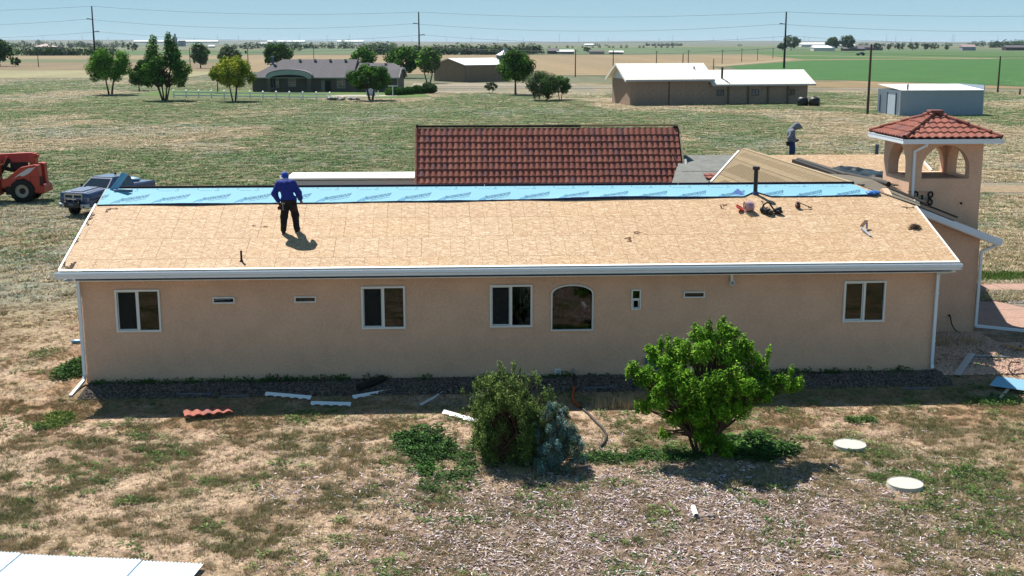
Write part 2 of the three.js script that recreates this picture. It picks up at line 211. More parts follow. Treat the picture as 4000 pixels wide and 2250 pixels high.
{ // walls with real openings
  const wins = [[0.93, 1.452, 1.225, 1.2], [7.7, 1.452, 1.225, 1.22], [11.3, 1.452, 1.2, 1.22], [21.42, 1.475, 1.22, 1.2]];
  const slits = [[3.6, 2.235, 0.6, 0.18], [5.85, 2.235, 0.6, 0.17], [16.8, 2.24, 0.61, 0.18]];
  const small = [15.31, 1.915, 0.27, 0.585];
  const s = poly([[0, -0.25], [LEN, -0.25], [LEN, 3.12], [0, 3.12]]);
  const hole = (x, y, w, h) => { const p = new THREE.Path(); p.moveTo(x, y); p.lineTo(x, y + h); p.lineTo(x + w, y + h); p.lineTo(x + w, y); p.closePath(); s.holes.push(p); };
  for (const a of [...wins, ...slits, small]) hole(...a);
  const ax = 13.03, aw = 1.2, ay = 1.325, asp = 2.39, at = 2.665;
  const arch = (g, k) => { g.moveTo(ax + k, ay + k); g.lineTo(ax + k, asp); for (let i = 0; i <= 20; i++) { const a = Math.PI * (1 - i / 20); g.lineTo(ax + aw / 2 + (aw / 2 - k) * Math.cos(a), asp + (at - asp - k) * Math.sin(a)); } g.lineTo(ax + aw - k, ay + k); g.closePath(); return g; };
  s.holes.push(arch(new THREE.Path(), 0));
  obj('wall', boxUV(extr(s, 0.2).translate(0, 0, -0.2)), stucco, house);
  const gable = poly([[0.203, -0.1], [0.203, 3.12], [4.33, 4.8], [8.66, 3.12], [8.66, -0.1]]);
  obj('wall', boxUV(extr(gable, 0.2).rotateY(Math.PI / 2).translate(0, 0, 0)), stucco, house);
  obj('wall', boxUV(extr(gable, 0.2).rotateY(Math.PI / 2).translate(LEN - 0.2, 0, 0)), stucco, house);
  obj('wall', boxUV(bx(LEN, 3.2, 0.2, LEN / 2, 1.5, -8.7)), stucco, house);
  obj('inner_wall', [bx(LEN - 0.5, 2.8, 0.1, LEN / 2, 1.4, -3.6), ...[3.4, 6.9, 10.6, 12.8, 14.8, 18.5].map(x => bx(0.1, 2.8, 3.3, x, 1.4, -1.9))], M([116, 118, 118]), house);
  obj('floor', bx(LEN - 0.5, 0.1, 8.2, LEN / 2, 0.05, -4.4), darkIn, house);
  obj('ceiling', bx(LEN - 0.45, 0.05, 8.3, LEN / 2, 2.85, -4.4), M([150, 148, 144]), house);
  const frameRect = (x, y, w, h, t, d, z) => [bx(w, t, d, x + w / 2, y + t / 2, z), bx(w, t, d, x + w / 2, y + h - t / 2, z), bx(t, h - 2 * t, d, x + t / 2, y + h / 2, z), bx(t, h - 2 * t, d, x + w - t / 2, y + h / 2, z)];
  wins.forEach(([x, y, w, h], i) => {
    const f = obj('window', frameRect(x, y, w, h, 0.05, 0.1, 0.005), vinyl, house);
    obj('mullion', bx(0.06, h - 0.1, 0.07, x + w / 2, y + h / 2, -0.005), vinyl, f);
    for (const k of [0, 1]) obj('pane', bx(w / 2 - 0.08, h - 0.1, 0.006, x + w * (0.25 + 0.5 * k) + (k ? -0.01 : 0.01), y + h / 2, k ? -0.03 : -0.045), glass, f);
    obj('sash', frameRect(x + 0.055, y + 0.055, w / 2 - 0.09, h - 0.11, 0.028, 0.025, -0.02), vinyl, f);
    if (i < 3) obj('insect_screen', bx(w / 2 - 0.14, h - 0.16, 0.003, x + w * 0.25 + 0.01, y + h / 2, -0.006), screenMat, f);
    const drape = (x0, x1) => { const g = new THREE.PlaneGeometry(x1 - x0, h + 0.1, 40, 1), p = g.attributes.position; for (let k = 0; k < p.count; k++) p.setZ(k, 0.025 * Math.sin((p.getX(k)) * 70)); g.computeVertexNormals(); return g.translate((x0 + x1) / 2, y + h / 2, -0.2); };
    if (i === 1) { obj('curtain', drape(x + 0.02, x + 0.24), curtainMat, f); obj('curtain', drape(x + w - 0.16, x + w), curtainMat, f); }
    if (i === 2) obj('curtain', drape(x + w * 0.55, x + w), curtainMat, f);
  });
  slits.forEach(([x, y, w, h]) => { const f = obj('window', frameRect(x, y, w, h, 0.032, 0.09, 0.01), vinyl, house); obj('pane', bx(w - 0.06, h - 0.06, 0.006, x + w / 2, y + h / 2, -0.03), glass, f); obj('blind', bx(w - 0.02, h - 0.02, 0.01, x + w / 2, y + h / 2, -0.12), M([120, 122, 132]), f); });
  { const [x, y, w, h] = small, f = obj('window', [...frameRect(x, y, w, h, 0.035, 0.09, 0.01), bx(w - 0.06, 0.045, 0.08, x + w / 2, y + h / 2 + 0.01, 0.008)], vinyl, house); for (const k of [0, 1]) obj('pane', bx(w - 0.06, h / 2 - 0.06, 0.006, x + w / 2, y + h * (0.27 + 0.47 * k), -0.03), glass, f); obj('sash', frameRect(x + 0.05, y + 0.045, w - 0.1, h / 2 - 0.06, 0.02, 0.02, 0.0), vinyl, f); }
  { const a = new THREE.Shape(); arch(a, 0.0); a.holes.push(arch(new THREE.Path(), 0.035)); const f = obj('arched_window', extr(a, 0.1).translate(0, 0, -0.045), vinyl, house); const b = new THREE.Shape(); arch(b, 0.03); obj('pane', extr(b, 0.006).translate(0, 0, -0.03), glass, f); }
  // roof deck: strand-board panels, one mesh each, with open joints over a darker sheet
  const deck = obj('roof_deck', new THREE.BufferGeometry(), M([150, 112, 74]), house);
  deck.geometry = boxUV(quads([[[0, 0, -0.016], [24.8, 0, -0.016], [24.8, 3.57, -0.016], [23.4, RIDGE, -0.016], [0, RIDGE, -0.016]]]));
  place(deck, basis([-0.335, EY, EZ], [1, 0, 0], [0, S, -K], [0, K, S]));
  const rows = [0, 0.61, 1.83, 3.05, 4.27, RIDGE], off = [0.85, 2.41, 0.17, 1.37, 0.4], q = rng(23);
  const clip = (pts, a, b, c) => { const o = []; for (let i = 0; i < pts.length; i++) { const p = pts[i], n = pts[(i + 1) % pts.length], d = a * p[0] + b * p[1] - c, e = a * n[0] + b * n[1] - c; if (d <= 0) o.push(p); if ((d < 0 && e > 0) || (d > 0 && e < 0)) { const t = d / (d - e); o.push([p[0] + (n[0] - p[0]) * t, p[1] + (n[1] - p[1]) * t]); } } return o; };
  const addPanel = (deckMesh, P, lift) => { if (P.length < 3) return; const g = extr(poly(P), 0.012).translate(0, 0, -0.012 + lift); const ou = q(), ov = q(), p = g.attributes.position, uv = g.attributes.uv; for (let i = 0; i < p.count; i++) uv.setXY(i, (p.getX(i) - P[0][0]) / 2.44 , (p.getY(i)) / 2.44 + ov); obj('strand_board', g, osbMats[Math.floor(q() * 4)], deckMesh); };
  for (let r = 0; r < 5; r++) for (let x = off[r] - 2.44; x < 24.8; x += 2.44) {
    let P = [[Math.max(0, x) + 0.004, rows[r] + 0.005], [Math.min(24.8, x + 2.436), rows[r] + 0.005], [Math.min(24.8, x + 2.436), rows[r + 1] - 0.004], [Math.max(0, x) + 0.004, rows[r + 1] - 0.004]];
    if (P[1][0] - P[0][0] < 0.05) continue;
    P = clip(P, 1.6, 1.4, 1.6 * 24.8 + 1.4 * 3.57); addPanel(deck, P, 0.0015 * q());
  }
  obj('rear_roof', slab([[-0.335, 4.93, -4.34], [23.4, 4.93, -4.34], [22.8, 3.3, -9.2], [-0.335, 3.3, -9.2]], 0.03), feltMat, house);
  obj('eave_soffit', bx(LEN + 0.6, 0.02, 0.5, LEN / 2, 3.0, 0.27), white, house);
  obj('fascia', bx(24.9, 0.19, 0.03, 12.06, 3.175, 0.545), white, house);
  // ridge board left standing, in four lengths
  const ridgeM = [M([52, 40, 44]), M([40, 40, 66])];
  [[-0.1, 5.2, 0], [5.22, 11.3, 1], [11.32, 17.4, 1], [17.42, 23.05, 1]].forEach(([a, b, m]) => obj('ridge_board', bx(b - a, 0.1, 0.045, (a + b) / 2, 4.965, -4.37), ridgeM[m], house));
  // drip edge, gutter, rakes
  obj('drip_edge', slab([onRoof(-0.36, -0.03, 0.012), onRoof(24.5, -0.03, 0.012), onRoof(24.5, 0.05, 0.012), onRoof(-0.36, 0.05, 0.012)], 0.008), white, house);
  const gp = poly([[0, 0], [0.085, 0], [0.092, 0.07], [0.128, 0.09], [0.128, 0.172], [0.112, 0.172], [0.112, 0.11], [0.084, 0.085], [0.075, 0.012], [0.012, 0.012], [0.012, 0.172], [0, 0.172]]);
  const gg = obj('gutter', extr(gp, 25.0), gutterMat, house); gg.geometry.applyMatrix4(new THREE.Matrix4().makeBasis(V(0, 0, 1), V(0, 1, 0), V(-1, 0, 0)).setPosition(24.55, 3.085, 0.562));
  for (const x of [-0.45, 24.535]) obj('gutter_end', bx(0.006, 0.17, 0.11, x, 3.17, 0.62), gutterMat, gg);
  for (let x = 0.8; x < 24.5; x += 3.05) obj('gutter_seam', bx(0.03, 0.055, 0.006, x, 3.225, 0.69), gutterMat, gg);
  const rake = (x, t0, t1, w) => [slab([onRoof(x, t0, 0.016), onRoof(x + w, t0, 0.016), onRoof(x + w, t1, 0.016), onRoof(x, t1, 0.016)], 0.012), beam(onRoof(x + w / 2, t0, -0.09), onRoof(x + w / 2, t1, -0.09), 0.025, 0.16)];
  obj('rake_trim', rake(-0.39, 0.05, 4.1, 0.05), white, house);
  obj('rake_trim', rake(24.45, 0.05, 3.55, 0.055), white, house);
  // downspouts
  const ds = (p, w = 0.085, d = 0.07) => p.slice(1).map((b, i) => beam(p[i], b, w, d));
  const dl = obj('downspout', ds([[-0.03, 2.98, 0.06], [-0.03, 0.22, 0.06]]), gutterMat, house);
  obj('elbow', ds([[0.02, 3.14, 0.62], [0.02, 3.04, 0.5], [-0.03, 2.94, 0.07]]), gutterMat, dl);
  obj('spout_extension', ds([[-0.03, 0.24, 0.05], [-0.02, 0.12, 0.2], [-0.13, -0.06, 1.1]]), M([236, 236, 234], { roughness: 0.35 }), dl);
  const dr = obj('downspout', ds([[24.12, 2.9, 0.06], [24.12, 0.16, 0.06]]), gutterMat, house);
  obj('elbow', ds([[24.34, 3.14, 0.62], [24.34, 3.02, 0.5], [24.14, 2.88, 0.08]]), gutterMat, dr);
  obj('foot', ds([[24.12, 0.2, 0.05], [24.12, 0.08, 0.14]]), gutterMat, dr);
  for (const [d, x] of [[dl, -0.03], [dr, 24.12]]) for (const y of [0.9, 2.3]) obj('strap', bx(0.11, 0.03, 0.085, x, y, 0.058), gutterMat, d);
  const ap = obj('vent_hood', [bx(0.07, 0.3, 0.06, 18.16, 2.86, 0.05), new THREE.CylinderGeometry(0.075, 0.075, 0.12, 20).rotateX(Math.PI / 2 - 0.35).translate(18.16, 2.66, 0.1)], white, house);
  obj('grille', new THREE.CylinderGeometry(0.055, 0.055, 0.01, 20).rotateX(Math.PI / 2 - 0.35).translate(18.16, 2.68, 0.163), M([170, 176, 182]), ap);
  const wv = obj('wall_vent', rbx(0.17, 0.17, 0.05, 0.008, 13.235, 0.12, 0.02), white, house); for (let k = 0; k < 4; k++) obj('louvre', bx(0.12, 0.012, 0.012, 13.235, 0.07 + k * 0.032, 0.05), M([150, 156, 164]), wv);
  obj('hose_tap', [rod([13.67, 0.2, 0], [13.67, 0.16, 0.14], 0.025), rod([13.67, 0.17, 0.13], [13.69, 0.06, 0.2], 0.03)], M([170, 172, 176], { metalness: 0.4, roughness: 0.5 }), house);
  const ac = obj('meter_box', rbx(0.42, 0.34, 0.16, 0.02, 15.95, 0.36, 0.08), M([104, 116, 150]), house); obj('lid', bx(0.36, 0.03, 0.24, 16.35, 0.26, 0.18), white, ac);
  // vent pipes through the roof
  { const p = obj('vent_pipe', cyl(0.03, 0.03, 0.32, 4.46, 3.42, 0.15), M([58, 26, 18], { roughness: 0.6 }), house); obj('flashing', cyl(0.07, 0.035, 0.06, 4.46, 3.42, 0.15), M([70, 36, 28]), p); }
  { const [x, y, z] = onRoof(19.71, 4.5); const p = obj('vent_pipe', cyl(0.065, 0.065, 0.82, x, y - 0.05, z, 20), M([26, 26, 34], { roughness: 0.45 }), house); obj('cap', [cyl(0.11, 0.11, 0.1, x, y + 0.75, z, 20)], M([34, 32, 38], { roughness: 0.4 }), p); obj('collar', cyl(0.13, 0.075, 0.13, x, y - 0.05, z, 20), M([70, 84, 128], { roughness: 0.4 }), p); }

  // ----- entry wing: gable wall, its sloping rake and gutter end -----
  const wing = poly([[22.4, -0.1], [22.4, 4.7], [23.4, 4.68], [27.4, 3.12], [27.4, -0.1]]);
  obj('entry_wall', boxUV(extr(wing, 0.2).translate(0, 0, -4.8)), stucco, house);
  obj('entry_wall', boxUV(bx(0.2, 3.2, 10, 27.3, 1.5, -9.8)), stucco, house);
  const rk = obj('entry_rake', [beam([24.75, 4.24, -4.33], [27.95, 3.005, -4.33], 0.04, 0.24), beam([24.75, 4.2, -4.28], [27.95, 2.965, -4.28], 0.05, 0.1), beam([24.75, 4.355, -4.36], [27.95, 3.12, -4.36], 0.1, 0.025)], gutterMat, house);
  obj('gutter_end', [bx(0.13, 0.12, 0.5, 27.98, 3.03, -4.6), bx(0.15, 0.02, 0.52, 27.98, 3.1, -4.6)], gutterMat, rk);
  obj('entry_roof', slab([[23.2, 4.94, -4.35], [27.95, 3.11, -4.35], [27.95, 3.11, -9], [23.2, 4.94, -9]], 0.03), feltMat, house);
  const d3 = obj('downspout', [beam([27.44, 2.72, -4.52], [27.44, 0.2, -4.52], 0.085, 0.07), beam([27.9, 2.98, -4.5], [27.84, 2.85, -4.5], 0.08, 0.07), beam([27.84, 2.87, -4.5], [27.44, 2.7, -4.52], 0.08, 0.07)], gutterMat, house);
  obj('spout_extension', beam([27.44, 0.22, -4.5], [29.35, 0.06, -4.2], 0.07, 0.085), gutterMat, d3);
  obj('spout_tip', beam([29.35, 0.06, -4.2], [29.65, 0.04, -4.16], 0.075, 0.09), M([238, 236, 232]), d3);
  { const h = obj('outdoor_tap', [cyl(0.035, 0.035, 0.05, 26.55, 0.55, -4.56), rod([26.55, 0.55, -4.58], [26.55, 0.55, -4.48], 0.02)], M([40, 38, 40]), house); obj('hose', tube([[26.55, 0.55, -4.47], [26.6, 0.3, -4.43], [26.72, 0.1, -4.38], [26.86, 0.02, -4.3]], 0.018, 20, 6), M([34, 34, 36]), h); }
  obj('valley_felt', slab([[23.06, 4.95, -4.36], [24.62, 4.43, -2.79], [25.18, 4.36, -4.3], [25.18, 4.75, -7.8], [23.1, 4.92, -7.8]], 0.02), M([138, 128, 112], { map: rep(speckTex, 0.5), roughness: 0.95 }), house);
  obj('valley_flashing', [beam([24.3, 4.78, -4.7], [25.0, 4.46, -3.35], 0.18, 0.03)], M([28, 26, 30], { roughness: 0.5 }), house);
  obj('valley_flashing', [beam([25.22, 4.33, -4.42], [26.5, 3.84, -4.42], 0.12, 0.06)], M([30, 28, 32], { roughness: 0.5 }), house);
  // ----- cross wing: weathered tan underlayment on the west slope -----
  const ug = (u, d) => [23.0 - u, 4.92 - u * 0.37, d];       // u down the slope from the ridge
  const tanM = [M([168, 146, 112], { map: rep(speckTex, 0.6), roughness: 0.95 }), M([162, 140, 108], { map: rep(speckTex, 0.6), roughness: 0.95 }), M([174, 152, 116], { map: rep(speckTex, 0.6), roughness: 0.95 })];
  const ridgeX = (z) => 0.034 * (-4.3 - z) * 0.9;      // ridge drifts west a little towards the rear
  const wp = (u, z) => { const [x, y] = ug(u, z); return [x - ridgeX(z), y, z]; };
  const cw = obj('cross_wing_roof', slab([wp(0, -4.4), wp(0, -17.3), wp(2.35, -13.0), wp(5.2, -6.5), wp(5.2, -4.4)], 0.05), tanM[0], house);
  const rakeEnd = (u) => -17.3 + u * 1.83;
  const cuts = [0, 0.72, 1.82, 2.9, 4.0, 5.1];
  for (let k = 0; k < 5; k++) {
    const a = cuts[k] + 0.012, b = cuts[k + 1] - 0.004;
    const c = obj('underlayment_course', slab([wp(a, -4.45), wp(a, rakeEnd(a)), wp(b, Math.min(-4.6, rakeEnd(b))), wp(b, -4.45)].map(([x, y, z]) => [x, y + 0.012, z]), 0.01), tanM[k % 3], cw);
    c.geometry.translate(0, 0.004 * (4 - k), 0);
  }
  const ribs = []; for (let k = 0; k < 4; k++) for (let z = -16.6; z < -5; z += 0.22) { const a = cuts[k] + 0.18, b = cuts[k + 1] - 0.25; if (z < rakeEnd(b) + 0.2) continue; const p = wp(a, z), e = wp(b, z); ribs.push(beam([p[0], p[1] + 0.03, p[2]], [e[0], e[1] + 0.03, e[2]], 0.07, 0.012)); }
  obj('wrinkle', ribs, tanM[2], cw).userData.kind = 'stuff';
  obj('valley_trim', [beam(wp(0.02, -17.2), wp(2.4, -12.95), 0.16, 0.04)], M([84, 56, 48]), house);
  obj('valley_trim', [beam([wp(0.1, -17.1)[0] - 0.1, wp(0.1, 0)[1] + 0.02, -17.0], [wp(2.4, -12.9)[0] - 0.02, wp(2.4, 0)[1] + 0.05, -12.75], 0.07, 0.03)], white, house);
  obj('ridge_edge', beam([wp(0, -4.5)[0] + 0.05, 4.955, -4.6], [wp(0, -17.2)[0] + 0.05, 4.955, -17.2], 0.14, 0.05), M([178, 156, 124]), house);
  // grey felt between the tiled wing and the cross wing
  const fg = obj('felt_roof', slab([[20.75, 4.34, -21.1], [23.4, 4.34, -21.1], [20.9, 2.7, -13.6], [18.6, 2.7, -13.6]], 0.03), M([150, 152, 148], { map: rep(speckTex, 0.3), roughness: 0.95 }), house);
  for (let k = 0; k < 3; k++) obj('felt_lap', slab([[20.4 - k * 0.8, 4.355 - (k + 1) * 0.48 + 0.004, -21.1 + (k + 1) * 2.2], [23.0 - k * 0.8, 4.355 - (k + 1) * 0.48 + 0.004, -21.1 + (k + 1) * 2.2], [22.98 - k * 0.8, 4.35 - (k + 1) * 0.48 - 0.02, -21.0 + (k + 1) * 2.2], [20.38 - k * 0.8, 4.35 - (k + 1) * 0.48 - 0.02, -21.0 + (k + 1) * 2.2]], 0.01), M([128, 130, 126]), fg);
  // rear strand-board slope with its own panels
  const rd = obj('rear_roof_deck', boxUV(quads([[[0, 0, -0.016], [6.2, 0, -0.016], [6.2, 1.65, -0.016], [0, 1.65, -0.016]]])), M([120, 90, 60]), house);
  place(rd, basis([23.05, 4.36, -13.5], [1, 0, 0], [0, S, -K], [0, K, S]));
  for (let r = 0; r < 2; r++) for (let k = -1; k < 3; k++) { const a = Math.max(0, k * 2.44 + r * 1.22), b = Math.min(6.2, k * 2.44 + r * 1.22 + 2.435); if (b > a + 0.1) addPanel(rd, [[a, r ? 0.43 : 0], [b, r ? 0.43 : 0], [b, r ? 1.65 : 0.425], [a, r ? 1.65 : 0.425]], 0.002 * q()); }
  obj('rake_trim', beam([29.27, 4.37, -13.45], [29.27, 4.9, -15.1], 0.06, 0.1), white, house);
  obj('rear_roof', slab([[23.05, 4.88, -15.08], [29.25, 4.88, -15.08], [29.25, 3.6, -19], [23.05, 3.6, -19]], 0.03), feltMat, house);
  obj('low_felt_roof', slab([[23.1, 4.33, -13.45], [29.2, 4.33, -13.45], [27.4, 4.22, -7.6], [23.1, 4.4, -7.6]], 0.03), M([134, 130, 124], { map: rep(speckTex, 0.3), roughness: 0.95 }), house);
  obj('rear_wall', boxUV(bx(6, 4.2, 0.2, 26.2, 2.1, -13.7)), stucco, house);
  obj('rear_wall', boxUV(extr(poly([[13.85, 0], [13.85, 4.15], [15.1, 4.6], [18.8, 3.4], [18.8, 0]]), 0.2).rotateY(Math.PI / 2).translate(28.95, 0, 0)), stucco, house); obj('rear_wall', boxUV(bx(6, 3.3, 0.2, 26, 1.65, -18.7)), stucco, house);
  { const p = obj('flue_pipe', cyl(0.07, 0.07, 0.5, 27.8, 4.72, -15.6, 16), M([92, 104, 122], { metalness: 0.3, roughness: 0.5 }), house); obj('cap', cyl(0.075, 0.075, 0.04, 27.8, 5.22, -15.6, 16), M([150, 156, 164]), p); }
  obj('vent_pipe', cyl(0.04, 0.04, 0.16, 28.4, 4.86, -15.3), M([44, 40, 40]), house);
}
// ---------- clay-coloured tiles ----------
const tileTex = dataTex(256, (u, v) => { const g = 228 + 50 * (pf(u, v, 32, 3, 301) - 0.5) + 34 * (pf(u, v, 6, 3, 311) - 0.5); return [g, g * 0.98, g * 0.96]; });
const tileMat = new THREE.MeshStandardMaterial({ vertexColors: true, roughness: 0.95, map: tileTex, side: THREE.DoubleSide });
const tileTones = [lin(176, 106, 92), lin(168, 102, 90), lin(186, 118, 102), lin(162, 102, 98), lin(146, 98, 102), lin(172, 100, 86)];
const TW = 0.2545;
function tileGeo(u0, u1, v0, v1, range, q, seg = 8, amp = 0.04, bright = 1) { // x along the eave, y up the slope, z out of the roof
  const n = Math.max(1, Math.round((u1 - u0) / TW * seg)), P = [], Cc = [], uv = [];
  const prof = (u) => amp * Math.pow(0.5 + 0.5 * Math.cos(2 * Math.PI * u / TW), 0.75);
  const at = (i, v, z0, drop = 0) => { const r = range ? range(v) : [-1e9, 1e9], u = clamp(u0 + (u1 - u0) * i / n, r[0], r[1]); return [u, v, prof(u) + z0 - drop]; };
  const tone = []; for (let k = 0; k < 8; k++) tone.push(tileTones[Math.floor(q() * q() * 5.99)].map(c => c * bright));
  for (let i = 0; i < n; i++) {
    const a = at(i, v0, 0.045), b = at(i + 1, v0, 0.045), c = at(i + 1, v1, 0.012), d = at(i, v1, 0.012), a2 = at(i, v0, 0.045, 0.035), b2 = at(i + 1, v0, 0.045, 0.035);
    if (Math.abs(a[0] - b[0]) < 1e-5 && Math.abs(c[0] - d[0]) < 1e-5) continue;
    const um = (a[0] + b[0]) / 2, t = tone[((Math.floor(um / TW + 0.5) % 8) + 8) % 8];
    for (const f of [[a, b, c], [a, c, d], [a2, b2, b], [a2, b, a]]) { if (Math.abs(f[0][0] - f[1][0]) < 1e-6 && Math.abs(f[1][0] - f[2][0]) < 1e-6) continue; for (const p of f) { P.push(...p); Cc.push(...t); uv.push(p[0], p[1]); } }
  }
  if (!P.length) return null;
  const g = new THREE.BufferGeometry(); g.setAttribute('position', new THREE.Float32BufferAttribute(P, 3)); g.setAttribute('color', new THREE.Float32BufferAttribute(Cc, 3)); g.setAttribute('uv', new THREE.Float32BufferAttribute(uv, 2)); g.computeVertexNormals();
  return g;
}
const barrel = (r, L, rgb, q) => { const g = new THREE.CylinderGeometry(r * 0.9, r, L, 10, 1, true, 0, Math.PI).rotateY(-Math.PI / 2); return setColor(plain(g), rgb); };
{ // tiled roof of the rear wing: steep slope, eight courses of five-wave tile sheets
  const q = rng(41), W = 11.78, up = V(0, 2.28, -1.87), L = up.length(); up.normalize(); const n = V(1, 0, 0).cross(up);
  const tr = obj('tiled_roof', boxUV(quads([[[0, 0, 0], [W, 0, 0], [W, L, 0], [0, L, 0]]])), M([40, 26, 24]), house);
  place(tr, basis([8.84, 3.3, -19.35], [1, 0, 0], up.toArray(), n.toArray()));
  const ROWS = 8, e = (L - 0.05) / ROWS;
  for (let r = 0; r < ROWS; r++) { const st = (r % 3) * 2; for (let k = -5 + st; k < 46; k += 5) { const a = Math.max(0, k), b = Math.min(46, k + 5); if (b - a < 1) continue; const g = tileGeo(a * TW + 0.035, b * TW + 0.035, r * e, r * e + e + 0.03, (v) => [0.04, W - 0.05], q, 8); if (g) { g.rotateZ(rr(-0.0012, 0.0012, q)).translate(rr(-0.008, 0.008, q), rr(-0.006, 0.006, q), rr(-0.004, 0.006, q)); obj('roof_tile', g, tileMat, tr); } } }
  for (let r = 0; r < 8; r++) { const g = barrel(0.075, e + 0.05, tileTones[r % 3], q).translate(-0.01, r * e + e / 2, 0.02 - 0.0); obj('rake_tile', g, tileMat, tr); }
  obj('ridge_board', beam([8.8, 5.66, -21.28], [16.2, 5.66, -21.28], 0.1, 0.1), M([58, 34, 30]), house);
  obj('ridge_board', beam([16.21, 5.68, -21.3], [20.62, 5.68, -21.3], 0.06, 0.09), M([196, 164, 124]), house);
  obj('ridge_cap', rbx(0.1, 0.16, 0.14, 0.03, 8.86, 5.68, -21.25), M([60, 34, 30]), house);
  obj('ridge_cap', rbx(0.2, 0.1, 0.16, 0.03, 20.5, 5.62, -21.2), M([34, 26, 30]), house);
  obj('rake_board', beam([20.66, 5.62, -21.25], [20.66, 3.34, -19.38], 0.06, 0.12), M([206, 182, 146]), house);
  obj('rake_trim', beam([20.76, 4.2, -20.1], [20.76, 3.2, -19.2], 0.09, 0.2), white, house);
  obj('fascia', bx(11.9, 0.2, 0.05, 14.73, 3.13, -19.3), white, house);
  obj('gutter', [bx(11.95, 0.1, 0.12, 14.73, 3.19, -19.2), bx(11.95, 0.02, 0.14, 14.73, 3.25, -19.2)], gutterMat, house);
  obj('rear_wall', boxUV(bx(11.6, 3.1, 0.2, 14.7, 1.55, -19.7)), stucco, house);
  obj('rear_roof', slab([[8.8, 5.58, -21.3], [20.7, 5.58, -21.3], [20.7, 3.3, -23.4], [8.8, 3.3, -23.4]], 0.04), M([110, 62, 52]), house);
  for (const x of [9.0, 20.35]) obj('rear_wall', boxUV(extr(poly([[19.9, 0], [19.9, 3.2], [21.3, 5.2], [23.1, 3.3], [23.1, 0]]), 0.2).rotateY(Math.PI / 2).translate(x, 0, 0)), stucco, house); obj('rear_wall', boxUV(bx(11.5, 3.2, 0.2, 14.7, 1.6, -23.1)), stucco, house);
  obj('torn_flashing', [beam([20.18, 4.5, -19.98], [20.3, 4.0, -19.55], 0.05, 0.02), beam([20.3, 4.0, -19.55], [20.44, 3.7, -19.3], 0.06, 0.02)], M([26, 20, 22]), house);
  // a few tiles left lying in the valley
  const fm = basis([21.2, 3.62, -17.7], [1, 0, 0], [0, 0.214, -0.977], [0, 0.977, 0.214]);
  for (let r = 0; r < 2; r++) { const g = tileGeo(0, 3 * TW, r * 0.36, r * 0.36 + 0.38, null, q); g.applyMatrix4(fm); obj('roof_tile', g, tileMat, house); }
}
